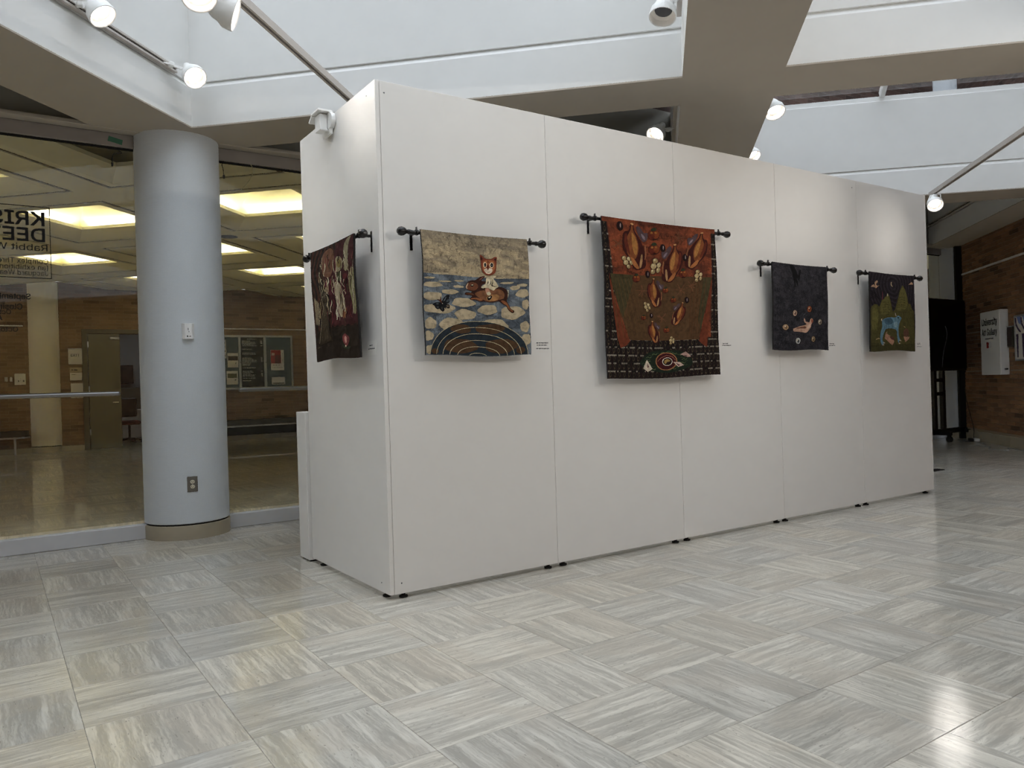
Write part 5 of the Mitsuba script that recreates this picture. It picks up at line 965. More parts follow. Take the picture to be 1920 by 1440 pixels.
  ('drapery','4a3a2a',6,1,[.93,.733,.95,.694,.93,.66,.931,.628,.942,.627,.941,.658,.961,.693,.941,.733]),
  ('drapery','4a3a2a',7,1,[.986,.845,.978,.813,.96,.781,1.004,.745,1.009,.745,.967,.781,.984,.811,.992,.844]),
  ('drapery','6d3034',5,1,[.778,.622,.767,.589,.796,.551,.765,.526,.774,.524,.806,.55,.776,.588,.788,.62]),
  ('drapery','b5aa90',6,1,[.611,.781,.603,.745,.617,.705,.586,.677,.594,.675,.626,.704,.612,.744,.62,.78]),
  ('drapery','4a3a2a',7,1,[.229,.621,.187,.586,.185,.546,.238,.506,.249,.507,.197,.546,.2,.584,.24,.618]),
  ('drapery','6d3034',5,1,[.235,.653,.232,.605,.251,.554,.236,.514,.247,.513,.261,.553,.243,.604,.246,.652]),
  ('drapery','b5aa90',6,1,[.884,.865,.865,.841,.849,.815,.875,.786,.882,.786,.856,.814,.871,.839,.891,.864]),
  ('drapery','c9bfa6',7,1,[.425,.723,.446,.697,.447,.674,.408,.66,.42,.655,.462,.671,.461,.696,.439,.723]),
  ('drapery','4a3a2a',5,1,[.753,.823,.768,.801,.722,.787,.78,.76,.785,.762,.73,.787,.776,.799,.761,.823]),
  ('drapery','2a1a14',6,1,[.245,.553,.242,.517,.233,.483,.243,.451,.255,.451,.245,.482,.254,.516,.257,.551]),
  ('drapery','4a3a2a',7,1,[.696,.546,.7,.502,.706,.458,.712,.42,.724,.419,.719,.457,.713,.501,.708,.545]),
  ('drapery','4a3a2a',5,1,[.323,.686,.338,.644,.298,.608,.293,.573,.301,.572,.306,.606,.347,.642,.331,.685]),
  ('drapery','6d3034',6,1,[.446,.898,.453,.869,.422,.846,.443,.818,.452,.818,.432,.844,.463,.867,.456,.897]),
  ('drapery','c9bfa6',7,1,[.749,.509,.716,.47,.752,.424,.733,.391,.748,.388,.767,.423,.731,.469,.763,.506]),
  ('drapery','a9997a',5,1,[.217,.801,.214,.754,.198,.708,.225,.664,.24,.663,.214,.707,.23,.751,.232,.798]),
  ('drapery','4a3a2a',6,1,[.944,.54,.915,.507,.95,.468,.939,.44,.949,.439,.96,.468,.925,.507,.953,.538]),
  ('drapery','4a3a2a',7,1,[.491,.867,.472,.84,.452,.811,.502,.777,.513,.778,.466,.81,.485,.837,.504,.864]),
  ('drapery','4a3a2a',5,1,[.265,.929,.258,.912,.243,.896,.295,.872,.3,.873,.25,.896,.266,.91,.273,.927]),
  ('drapery','4a3a2a',6,1,[.669,.863,.634,.848,.668,.822,.686,.802,.7,.803,.681,.823,.649,.846,.681,.858]),
  ('drapery','b5aa90',7,1,[.28,.663,.252,.646,.292,.621,.277,.608,.289,.605,.304,.621,.265,.645,.291,.66]),
  ('drapery','6d3034',5,1,[.484,.701,.477,.681,.474,.66,.5,.638,.516,.639,.492,.659,.495,.678,.502,.698]),
  ('drapery','c9bfa6',6,1,[.605,.419,.576,.389,.617,.352,.61,.325,.619,.324,.626,.352,.585,.388,.614,.418]),
  ('drapery','b5aa90',7,1,[.165,.454,.188,.431,.15,.413,.148,.394,.159,.393,.161,.411,.199,.429,.175,.454]),
  ('drapery','8a7a5a',5,1,[.365,.641,.38,.615,.348,.592,.382,.565,.397,.567,.365,.591,.397,.612,.382,.641]),
  ('drapery','2a1a14',6,1,[.711,.451,.702,.438,.684,.423,.733,.405,.74,.408,.695,.424,.714,.435,.722,.449]),
  ('drapery','b5aa90',7,1,[.26,.864,.242,.848,.284,.825,.279,.813,.296,.81,.299,.825,.258,.848,.275,.86]),
  ('drapery','c9bfa6',5,1,[.601,.682,.615,.65,.584,.624,.569,.599,.582,.596,.596,.621,.627,.648,.613,.682]),
  ('drapery','4a3a2a',6,1,[.71,.828,.717,.801,.709,.777,.708,.755,.721,.753,.721,.775,.729,.799,.722,.826]),
  ('drapery','8a7a5a',7,1,[.636,.565,.651,.535,.654,.508,.643,.486,.657,.483,.668,.506,.665,.535,.65,.565]),
  ('drapery','6d3034',5,1,[.623,.51,.588,.487,.631,.458,.605,.44,.614,.438,.641,.457,.598,.487,.631,.507]),
  ('drapery','8a7a5a',6,1,[.196,.529,.208,.493,.2,.459,.179,.432,.197,.428,.219,.457,.228,.492,.215,.528]),
  ('drapery','8a7a5a',7,1,[.417,.558,.386,.544,.442,.522,.409,.515,.417,.511,.453,.523,.397,.544,.426,.554]),
  ('drapery','6d3034',5,1,[.815,.438,.792,.407,.806,.373,.829,.343,.838,.344,.815,.373,.801,.406,.823,.436]),
  ('drapery','c9bfa6',6,1,[.971,.631,.977,.606,.956,.583,.981,.558,.992,.559,.968,.582,.988,.604,.982,.63]),
  ('drapery','4a3a2a',7,1,[.361,.58,.33,.558,.366,.529,.363,.51,.378,.508,.381,.529,.346,.557,.376,.576]),
  ('drapery','4a3a2a',5,1,[.48,.463,.496,.442,.494,.424,.459,.411,.473,.406,.511,.42,.514,.441,.498,.464]),
  ('drapery','b5aa90',6,1,[.272,.729,.237,.712,.27,.686,.292,.667,.309,.668,.286,.688,.256,.71,.288,.724]),
  ('drapery','6d3034',7,1,[.802,.702,.803,.676,.778,.652,.795,.627,.802,.627,.786,.651,.811,.674,.809,.701]),
  ('drapery','a9997a',5,1,[.928,.741,.901,.719,.923,.689,.93,.666,.938,.665,.931,.689,.909,.717,.935,.739]),
  ('drapery','b5aa90',6,1,[.357,.624,.34,.591,.317,.557,.378,.518,.385,.52,.326,.556,.349,.589,.366,.623]),
  ('drapery','2a1a14',7,1,[.666,.889,.672,.869,.687,.849,.654,.839,.665,.834,.701,.846,.686,.868,.68,.888]),
  ('drapery','a9997a',5,1,[.88,.668,.888,.653,.852,.642,.874,.624,.882,.625,.862,.64,.897,.65,.89,.668]),
  ('drapery','4a3a2a',6,1,[.809,.62,.824,.592,.819,.566,.817,.543,.833,.541,.835,.564,.84,.591,.825,.62]),
  ('drapery','c9bfa6',7,1,[.953,.591,.938,.549,.958,.503,.927,.47,.936,.468,.967,.502,.948,.548,.962,.589]),
  ('drapery','8a7a5a',5,1,[.315,.464,.279,.419,.293,.369,.306,.327,.318,.326,.305,.369,.291,.418,.327,.462]),
  ('drapery','b5aa90',6,1,[.292,.626,.252,.603,.275,.573,.28,.55,.296,.549,.291,.573,.269,.601,.306,.622]),
  ('drapery','c9bfa6',7,1,[.572,.437,.541,.402,.559,.363,.556,.332,.571,.331,.574,.363,.556,.401,.586,.434]),
  ('drapery','2a1a14',5,1,[.945,.714,.95,.691,.954,.67,.924,.656,.93,.653,.961,.668,.957,.691,.952,.713]),
  ('drapery','2a1a14',6,1,[.507,.435,.473,.422,.495,.404,.493,.393,.508,.391,.509,.405,.488,.421,.518,.431]),
  ('drapery','2a1a14',7,1,[.281,.806,.274,.791,.254,.775,.307,.752,.318,.756,.271,.775,.291,.787,.298,.803]),
  ('drapery','c9bfa6',5,1,[.417,.7,.38,.686,.428,.662,.41,.651,.417,.649,.435,.663,.387,.686,.422,.698]),
  ('drapery','6d3034',6,1,[.416,.698,.383,.674,.439,.64,.398,.625,.411,.62,.455,.639,.4,.673,.431,.693]),
  ('drapery','6d3034',7,1,[.21,.67,.235,.62,.209,.575,.2,.535,.208,.534,.217,.574,.243,.619,.219,.67]),
  ('drapery','6d3034',5,1,[.507,.521,.531,.491,.508,.466,.51,.442,.524,.441,.522,.464,.544,.49,.52,.521]),
  ('drapery','8a7a5a',6,1,[.392,.717,.411,.676,.402,.639,.408,.605,.42,.604,.413,.638,.422,.675,.403,.716]),
  ('drapery','a9997a',7,1,[.974,.524,.957,.485,.944,.445,.981,.406,.988,.407,.951,.445,.964,.484,.981,.523]),
  ('drapery','a9997a',5,1,[.523,.727,.518,.708,.503,.69,.533,.669,.54,.67,.511,.69,.526,.707,.531,.725]),
  ('drapery','2a1a14',6,1,[.35,.701,.314,.689,.337,.669,.33,.658,.345,.655,.352,.669,.329,.686,.361,.696]),
  ('drapery','2a1a14',7,1,[.806,.664,.78,.644,.783,.619,.828,.592,.84,.595,.799,.62,.796,.641,.821,.66]),
  ('drapery','4a3a2a',5,1,[.256,.855,.225,.83,.257,.797,.243,.775,.253,.773,.267,.796,.235,.829,.265,.852]),
  ('drapery','6d3034',6,1,[.417,.46,.382,.419,.377,.375,.415,.333,.426,.334,.388,.374,.394,.417,.428,.458]),
  ('drapery','8a7a5a',7,1,[.513,.683,.491,.652,.507,.617,.494,.591,.507,.588,.52,.616,.504,.65,.526,.68]),
  ('drapery','b5aa90',5,1,[.827,.848,.795,.824,.788,.796,.808,.768,.816,.768,.797,.795,.804,.822,.835,.845]),
  ('drapery','8a7a5a',6,1,[.806,.796,.803,.774,.771,.756,.799,.731,.808,.732,.781,.754,.812,.772,.816,.794]),
  ('drapery','b5aa90',7,1,[.237,.793,.206,.767,.256,.731,.238,.709,.248,.707,.267,.73,.217,.766,.247,.791]),
  ('drapery','2a1a14',5,1,[.676,.615,.66,.591,.648,.566,.698,.538,.703,.539,.655,.566,.667,.59,.684,.613]),
  ('drapery','2a1a14',6,1,[.557,.544,.526,.516,.548,.482,.57,.453,.58,.453,.559,.482,.537,.514,.567,.541]),
  ('drapery','c9bfa6',7,1,[.55,.692,.552,.677,.526,.665,.55,.649,.557,.65,.534,.665,.559,.676,.557,.691]),
  ('drapery','4a3a2a',5,1,[.288,.767,.269,.751,.267,.731,.308,.709,.32,.712,.282,.731,.285,.748,.304,.763]),
  ('drapery','2a1a14',6,1,[.395,.497,.367,.464,.403,.425,.4,.396,.414,.395,.417,.425,.381,.463,.408,.494]),
  ('drapery','6d3034',7,1,[.869,.446,.842,.409,.831,.37,.873,.331,.884,.332,.843,.37,.854,.407,.881,.444]),
  ('drapery','2a1a14',5,1,[.248,.934,.253,.89,.245,.849,.211,.817,.223,.814,.258,.846,.266,.888,.261,.932]),
  ('drapery','6d3034',6,1,[.547,.652,.524,.627,.567,.594,.523,.576,.529,.574,.574,.593,.532,.626,.554,.651]),
  ('drapery','2a1a14',7,1,[.791,.872,.776,.859,.788,.841,.795,.828,.81,.827,.803,.841,.792,.856,.805,.868]),
  ('drapery','2a1a14',5,1,[.95,.563,.961,.541,.93,.524,.939,.504,.945,.504,.936,.523,.967,.54,.956,.563]),
  ('drapery','2a1a14',6,1,[.815,.651,.802,.61,.812,.566,.828,.528,.838,.528,.821,.566,.811,.609,.825,.649]),
  ('drapery','c9bfa6',7,1,[.708,.685,.714,.667,.699,.651,.71,.634,.721,.634,.71,.65,.725,.665,.719,.684]),
  ('drapery','6d3034',5,1,[.335,.45,.328,.431,.334,.411,.36,.392,.368,.394,.342,.412,.337,.431,.344,.449]),
  ('drapery','a9997a',6,1,[.427,.677,.426,.645,.428,.613,.418,.588,.434,.585,.444,.611,.442,.644,.443,.675]),
  ('drapery','5c4c38',3,1,[.055,.591,.056,.495,.059,.419,.034,.345,.05,.343,.075,.417,.071,.494,.071,.59]),
  ('drapery','8d8068',3,1,[.07,.582,.071,.494,.075,.417,.049,.341,.065,.339,.09,.416,.087,.493,.085,.58]),
  ('drapery','8d8068',3,1,[.084,.572,.087,.492,.09,.416,.065,.337,.08,.335,.106,.415,.102,.491,.1,.571]),
  ('drapery','5c4c38',3,1,[.098,.563,.102,.491,.106,.415,.08,.333,.095,.331,.121,.413,.118,.489,.114,.562]),
  ('drapery','8d8068',3,1,[.113,.554,.118,.489,.121,.413,.095,.329,.11,.327,.137,.412,.133,.488,.128,.553]),
  ('drapery','8d8068',3,1,[.127,.545,.133,.487,.137,.412,.11,.325,.125,.323,.152,.41,.149,.486,.142,.544]),
  ('drapery','5c4c38',3,1,[.141,.536,.148,.486,.152,.41,.125,.32,.14,.319,.167,.409,.164,.485,.156,.535]),
  ('drapery','8d8068',3,1,[.155,.526,.164,.484,.167,.409,.139,.316,.155,.315,.182,.407,.179,.483,.17,.526]),
  ('tree_trunk','2e2418',6,1,[.209,.705,.249,.714,.314,.617,.403,.588,.454,.527,.454,.454,.428,.366,.404,.259,.435,.184,.488,.145,.408,.159,.234,.143,.132,.139,.184,.276,.222,.385,.281,.472,.236,.552,.194,.66]),
  ('tree_trunk','4a3e2c',7,1,[.21,.573,.28,.426,.204,.293,.164,.175,.172,.174,.211,.293,.287,.425,.217,.573]),
  ('tree_trunk','5f5340',7,1,[.23,.552,.295,.424,.228,.291,.199,.173,.207,.172,.236,.291,.302,.424,.237,.552]),
  ('tree_trunk','4a3e2c',7,1,[.249,.531,.309,.423,.253,.289,.234,.17,.242,.17,.261,.289,.317,.422,.256,.531]),
  ('tree_trunk','5f5340',7,1,[.269,.51,.324,.422,.278,.287,.269,.168,.276,.168,.285,.287,.331,.421,.276,.51]),
  ('tree_trunk','4a3e2c',7,1,[.288,.49,.339,.42,.302,.285,.303,.166,.31,.165,.31,.285,.346,.42,.295,.49]),
  ('tree_trunk','5f5340',7,1,[.307,.469,.353,.419,.327,.283,.337,.164,.344,.163,.334,.283,.36,.418,.314,.469]),
  ('tree_trunk','4a3e2c',7,1,[.326,.448,.368,.417,.351,.281,.371,.161,.378,.161,.358,.281,.375,.417,.333,.449]),
  ('tree_trunk','8a7d66',8,0,[.207,.677,.246,.569,.281,.472,.217,.386,.182,.276,.135,.158,.145,.157,.192,.275,.227,.384,.291,.471,.256,.568,.217,.676]),
  ('pink_flower','74393a',3,1,[.646,.196,.704,.214,.756,.193,.797,.177,.778,.127,.719,.096,.658,.13,.629,.162]),
  ('pink_flower','c08a80',4,1,[.69,.193,.743,.181,.743,.137,.706,.122,.679,.15]),
  ('pink_flower','d8c8b8',5,0,[.724,.102,.718,.096,.706,.095,.694,.098,.689,.104,.696,.11,.708,.112,.72,.109]),
  ('pink_flower','2c3524',2,1,[.612,.128,.696,.088,.829,.106,.781,.075,.65,.082]),
 ],
}
# ---------------------------------------------------------------- the setting
# gallery floor: an under-bed and travertine tiles, each its own piece
BACK = -5.2                                             # rear wall of the gallery (D1)
LEFT = -5.6                                             # its left wall (x)
floor_slab = m3.Manifold.extrude(m3.CrossSection([[(-12, -14), (17, -14), (17, GY + .02), (-12, GY + .02)]]), .10).translate((0, 0, -.1025))
struct('floor', tri(floor_slab), 'grout', 'pale grey travertine parquet floor of the gallery')
g = TP_ - .0016
tile = rbox(-g / 2, g / 2, -g / 2, g / 2, -.012, 0, .0012)
tiles = []
for i in range(-30, 32):
    for j in range(-36, 12):
        cx, cy = TX + (i + .5) * TP_, TY + (j + .5) * TP_
        a, b = cx * S + cy * S, -cx * S + cy * S
        if cy > GY - .02 + TP_ / 2 or b < RW - .2 or a < BACK - .3 or cx < LEFT - .3 or a > 17: continue
        v = np.array([cx, cy, 0]) - EYE
        z, x = v @ FWD, v @ RIGHT
        seen = z > 1.9 and abs(x) < z * .70 + .3
        tiles.append((0 if seen else 1, z, cx, cy))
tiles.sort()
tile_d = mikit.ply(tile, 'travertine')
rest = []
for n, (s_, z, cx, cy) in enumerate(tiles):
    if n < 300 and s_ == 0:
        add('floor', 'tile', tile_d, None, tw=T().translate([cx, cy, 0]))
    else:
        m = trimesh.creation.box(bounds=[[-g / 2, -g / 2, -.012], [g / 2, g / 2, 0]]); m.apply_translation([cx, cy, 0]); rest.append(m)
add('floor', 'tile_field', cat(rest), 'travertine', label='remaining travertine floor tiles', kind='stuff')

# lobby floor, one step up behind the glass
struct('floor_lobby', trimesh.creation.box(bounds=[[-9, GY + .03, LF - .16], [18, LW + 6, LF]]), 'lobby_travertine', 'polished tan travertine floor of the lobby behind the glass')

# roof grid: beams with a bevelled lower part and an upper curb, cut off at the glass line
def beam_profile(hw):
    r = [(-hw, SOF), (hw, SOF), (hw, 3.835), (hw - .035, 3.885), (hw - .008, 3.885), (hw - .008, 4.76), (hw - .03, 4.77), (hw - .03, 4.83),
         (-hw + .03, 4.83), (-hw + .03, 4.77), (-hw + .008, 4.76), (-hw + .008, 3.885), (-hw + .035, 3.885), (-hw, 3.835)]
    return m3.CrossSection([r])


def beam(c, hw, along, a0, a1):
    M = m3.Manifold.extrude(beam_profile(hw), a1 - a0)        # profile x across, y up, extruded along z
    if along == 1: m = np.array([[0, 0, 1], [1, 0, 0], [0, 1, 0]], float)     # x->D2, y->z, z->D1
    else: m = np.array([[-1, 0, 0], [0, 0, 1], [0, 1, 0]], float)
    t = np.zeros((3, 4)); t[:, :3] = m
    if along == 1: t[:, 3] = (a0, c, 0)
    else: t[:, 3] = (c, a0, 0)
    M = M.transform(t)
    return M.transform(DM[:3])


D1C = [-3.37, 1.43, 6.23, 11.03, 15.83]
D2C = [9.01, 4.21, -.60, -5.24]
grid = m3.Manifold()
for c in D2C: grid = grid + beam(c, .37, 1, BACK - 1, 17.5)
for c in D1C: grid = grid + beam(c, .30, 2, RW - .3, 12)
grid = grid.trim_by_plane((0, -1, 0), -(GY - .045))
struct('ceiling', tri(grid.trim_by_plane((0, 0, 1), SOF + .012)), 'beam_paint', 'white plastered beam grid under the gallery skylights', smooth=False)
add('ceiling', 'soffit', tri(grid.trim_by_plane((0, 0, -1), -(SOF + .0119))), 'soffit_taupe', label='darker taupe soffits', smooth=False)  # undersides split off the beams in a darker taupe

# closed ceilings over the cells that the glass line cuts, and the soffit strip above the glass
tri_pts = lambda P: m3.Manifold.extrude(m3.CrossSection([P]), .05)
def cell_roof(a0, a1, b0, b1, z):
    P = [tuple(dp(a, b)[:2]) for a, b in ((a0, b0), (a1, b0), (a1, b1), (a0, b1))]
    return tri_pts(P).translate((0, 0, z)).trim_by_plane((0, -1, 0), -(GY - .02))
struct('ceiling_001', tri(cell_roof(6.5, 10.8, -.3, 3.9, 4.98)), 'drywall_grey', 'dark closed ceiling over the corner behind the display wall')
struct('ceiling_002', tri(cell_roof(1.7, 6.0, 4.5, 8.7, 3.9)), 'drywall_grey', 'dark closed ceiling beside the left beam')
struct('ceiling_003', tri(cell_roof(11.3, 15.6, -5.0, -.9, 4.9)), 'beam_paint', 'closed white ceiling bay at the far end of the gallery')
struct('trim_1', cat(rbox(-9, 17, GY - .17, GY - .05, SOF - .005, SOF + .03)), 'soffit_taupe', 'narrow plaster soffit strip above the glass wall')

# walls
struct('wall_back', cat(rbox(-9, 17.5, GY - .045, GY + .25, SOF + .002, 4.83, .002)), 'drywall_grey', 'grey drywall above the glass line')
struct('wall_upper', cat(trimesh.creation.box(bounds=[[-9, GY + .02, 4.83], [18, GY + .25, 9.5]])), 'upper_brick', 'dark brick wall of the upper storey above the skylights')
struct('wall_upper_001', move(trimesh.creation.box(bounds=[[-8, RW - .5, 4.83], [18, RW - .08, 9.0]]), DM), 'upper_brick', 'dark brick side wall of the upper storey')
struct('wall_right', move(trimesh.creation.box(bounds=[[BACK, RW - .4, 0], [15.3, RW - .012, 4.83]]), DM), 'mortar', 'brown brick side wall of the gallery')
struct('wall_rear', move(trimesh.creation.box(bounds=[[BACK - .2, RW, 0], [BACK, 14, 4.83]]), DM), 'side_brick_far', 'brown brick wall behind the viewer')
struct('wall_left', trimesh.creation.box(bounds=[[LEFT - .2, -4, 0], [LEFT, GY, 4.83]]), 'lobby_brick', 'brown brick wall to the left of the viewer')

bricks = []
for k in range(2, 52):
    z0 = k * .068 + .005
    if z0 < .175: continue
    hh = .058
    if k in (17, 27): hh = .044
    off = .5 * (k % 2)
    for i in range(40, 53):
        a0, a1 = (i - off) * .30 + .005, (i - off + 1) * .30 - .005
        a1 = min(a1, 15.3)
        if a1 - a0 < .04 or a0 < 12.3: continue
        j = .0025 * rng.random()
        bricks.append((a0 < 12.75, a0, z0, a1, hh, j))
bricks.sort()
parts = [b for b in bricks if not b[0]][:300]
other = [b for b in bricks if b not in parts]
for fl, a0, z0, a1, hh, j in parts:
    add('wall_right', 'brick', dbox(a0, a1, RW - .02, RW + j, z0, z0 + hh, .003), 'brick', smooth=False)
add('wall_right', 'brick_field', cat([dbox(a0, a1, RW - .02, RW + j, z0, z0 + hh, .003) for fl, a0, z0, a1, hh, j in other]), 'brick', kind='stuff', smooth=False, label='remaining brown bricks of the side wall')
add('wall_right', 'brick_face', dbox(BACK, 12.34, RW - .012, RW, .17, SOF, .001), 'side_brick_far', smooth=False)
struct('baseboard_right', cat([dbox(12.3 + i * .6, min(12.3 + i * .6 + .597, 15.3), RW - .01, RW + .014, 0, .165, .003) for i in range(5)], [dbox(BACK, 12.297, RW - .01, RW + .014, 0, .165, .003)]), 'stone_base', 'pale stone baseboard under the brown brick wall')
struct('trim_2', dbox(8, 15.25, RW, RW + .03, 2.955, 2.985, .004), 'white_metal', 'thin pale picture rail on the brown brick wall')
struct('trim_3', dbox(15.3, 15.40, RW - .06, RW + .10, 0, SOF, .004), 'dark_gap', 'dark upright strip where the brick wall meets the far column')  # near-black upright strip filling the slot at the wall end


# round columns on the glass line
def column(x, y, r, z0, z1, label, cover, name='column'):
    t = numbered(name); labels[t] = {'label': label, 'kind': 'structure'}
    add(t, 'shaft', move(lathe([(0, z0 + .135), (r - .006, z0 + .135), (r, z0 + .141), (r, z1), (0, z1)], 72), frame((x, y, 0), (1, 0, 0), (0, 1, 0), ZZ)), cover)
    add(t, 'base_ring', move(lathe([(0, z0), (r + .004, z0), (r + .004, z0 + .118), (r - .004, z0 + .122), (0, z0 + .122)], 72), frame((x, y, 0), (1, 0, 0), (0, 1, 0), ZZ)), 'stone_base', label='pale stone base ring')
    add(t, 'shadow_gap', move(lathe([(0, z0 + .12), (r - .012, z0 + .12), (r - .012, z0 + .137), (0, z0 + .137)], 48), frame((x, y, 0), (1, 0, 0), (0, 1, 0), ZZ)), 'dark_gap')
    return t


CX, CY = 1.439, 7.365
column(CX, CY, .352, 0, SOF, 'thick round pale grey column between the two glass panes', 'column_cover')
column(CX + 6.79, CY, .352, 0, 4.95, 'round pale column behind the display wall', 'column_cover')
column(CX + 13.58, CY, .352, 0, 8.0, 'round white column at the far end behind the black screen', 'column_cover')
column(.93, 18.42, .335, LF, 3.6, 'round cream column in the lobby seen through the left glass pane', 'lobby_column_paint')

# glass wall
for n, (xa, xb, lab) in enumerate([(-8.9, 1.125, 'left of the round column'), (1.755, 7.88, 'between the round column and the display wall'), (8.58, 14.68, 'at the far end behind the display wall')], 1):
    w = f'window_{n}'; USED.add(w)
    labels[w] = {'label': f'tall clear glass pane {lab}', 'kind': 'structure'}
    P = np.array([(xa, GY, .125), (xb, GY, .125), (xb, GY, 3.40), (xa, GY, 3.40)])
    add(w, 'pane', (P, np.array([[0, 1, 2], [0, 2, 3]])), 'window_glass', smooth=False, label='clear glass pane')
    add(w, 'sill', rbox(xa - .01, xb + .01, GY - .05, GY + .05, 0, .128, .006), 'sill_metal', label='grey metal sill')
    add(w, 'header', rbox(xa - .01, xb + .01, GY - .04, GY + .06, 3.388, SOF, .004), 'header_paint', label='painted timber header')
    add(w, 'gasket', rbox(xa, xb, GY - .012, GY + .012, 3.372, 3.389, .002), 'dark_gap')
    for xs in (xa, xb):
        add(w, 'mullion', rbox(xs - .012, xs + .012, GY - .02, GY + .02, .128, 3.388, .002), 'aluminium')

# skylights: a glazed pyramid over each open roof cell
def skylight(a0, a1, b0, b1, label, panes=True):
    t = numbered('skylight'); labels[t] = {'label': label, 'kind': 'structure'}
    c = dp((a0 + a1) / 2, (b0 + b1) / 2, 6.1)
    K = [dp(a, b, 4.84) for a, b in ((a0, b0), (a1, b0), (a1, b1), (a0, b1))]
    mids = [(K[i] + K[(i + 1) % 4]) / 2 for i in range(4)]
    for p in K + mids:
        d = c - p; L = np.linalg.norm(d)
        ez = d / L; ex = np.cross(ZZ, ez); ex /= np.linalg.norm(ex)
        add(t, 'rafter', move(rbox(-.03, .03, -.06, .04, 0, L, .006), frame(p, ex, np.cross(ez, ex), ez)), 'white_metal', smooth=False)
    if panes:
        for i in range(4):
            add(t, 'pane', (np.array([K[i], K[(i + 1) % 4], c]) + ZZ * .05, np.array([[0, 1, 2]])), 'window_glass', smooth=False)


names = {(1, 1): 'over the nearest roof bay', (1, 2): 'over the right-hand near roof bay', (2, 2): 'over the bay behind the wide beam', (0, 1): 'over the bay above the viewer', (0, 2): 'over the right bay above the viewer', (0, 0): 'over the left bay above the viewer'}
for (i, j), lab in names.items():
    skylight(D1C[i] + .30, D1C[i + 1] - .30, D2C[j + 1] + .37, D2C[j] - .37, 'white framed glazed skylight ' + lab)
# ---------------------------------------------------------------- the lobby behind the glass
# its ceiling: square coffers on the 45 degree grid, each with a groove with its shade painted in, a shallow tapered frame and a bright cove
def ring(z0, z1):
    return mbox(-1.03, 1.03, -1.03, 1.03, z0, z1) - mbox(-.972, .972, -.972, .972, z0 - .01, z1 + .01)


def shade_ring(ca, cb):
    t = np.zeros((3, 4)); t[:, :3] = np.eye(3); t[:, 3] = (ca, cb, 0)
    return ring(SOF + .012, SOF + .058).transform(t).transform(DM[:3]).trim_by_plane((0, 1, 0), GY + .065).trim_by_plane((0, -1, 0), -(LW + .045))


def coffer(ca, cb):
    h = 1.2515
    M = mbox(-h, h, -h, h, SOF, 4.2)
    M = M - ring(SOF - .01, SOF + .06)
    q = [(-1, -1), (1, -1), (1, 1), (-1, 1)]
    taper = mhull([(x * .90, y * .90, SOF - .01) for x, y in q] + [(x * .62, y * .62, SOF + .095) for x, y in q])
    hole = mbox(-.62, .62, -.62, .62, SOF + .05, SOF + .2)
    cove = mhull([(x * .98, y * .98, SOF + .135) for x, y in q] + [(x * .98, y * .98, SOF + .20) for x, y in q] + [(x * .15, y * .15, SOF + .50) for x, y in q])
    M = M - taper - hole - cove
    t = np.zeros((3, 4)); t[:, :3] = np.eye(3); t[:, 3] = (ca, cb, 0)
    return M.transform(t).transform(DM[:3]).trim_by_plane((0, 1, 0), GY + .06).trim_by_plane((0, -1, 0), -(LW + .05))


USED.add('ceiling_lobby'); labels['ceiling_lobby'] = {'label': 'coffered olive cream ceiling of the lobby', 'kind': 'structure'}
tubes = []
for i in range(-2, 11):
    for j in range(-1, 9):
        ca, cb = 6.375 + 2.5 * (i - 0), 4.775 + 2.5 * (j - 0)
        x, y = (ca - cb) * S, (ca + cb) * S
        if y < GY - 1.4 or y > LW + 1.5 or x < -6.5 or x > 9.5: continue
        M = coffer(ca, cb)
        if M.is_empty(): continue
        k_ = add('ceiling_lobby', 'coffer', tri(M), 'lobby_ceiling_paint', smooth=False)
        g_ = shade_ring(ca, cb)
        if not g_.is_empty(): add(k_, 'groove_shade_ring', tri(g_), 'groove_shade', smooth=False)  # dark ring puts the shade of the groove into its colour
        if GY + .75 < y < LW - 1.0 and -4.2 < x < 8.2:
            tubes.append((ca, cb))
struct('ceiling_lobby_plain', trimesh.creation.box(bounds=[[9.0, GY + .06, SOF + .1], [18, LW, SOF + .2]]), 'lobby_ceiling_paint', 'plain part of the lobby ceiling')
for ca, cb in tubes:
    ms = []
    for s in (-1, 1):
        ms.append(cyl(dp(ca - .7, cb + s * .86, SOF + .165), dp(ca + .7, cb + s * .86, SOF + .165), .016, 6))
        ms.append(cyl(dp(ca + s * .86, cb - .7, SOF + .165), dp(ca + s * .86, cb + .7, SOF + .165), .016, 6))
    single('cove_light', 'fluorescent tubes hidden in a coffer of the lobby ceiling', 'light', cat(ms), 'white_card', group='cove lights of the lobby ceiling', smooth=True,
           emitter={'type': 'area', 'radiance': R3(np.array([1.0, .94, .77]) * COVE), 'sampling_weight': .4})
single('ceiling_speaker', 'round dark speaker grille in the lobby ceiling right of the round column', 'speaker', move(lathe([(0, -.006), (.11, -.006), (.14, 0), (.14, .01), (0, .01)], 28), frame(dp(10.19, 6.08, SOF), (1, 0, 0), (0, 1, 0), ZZ)), 'dark_gap')

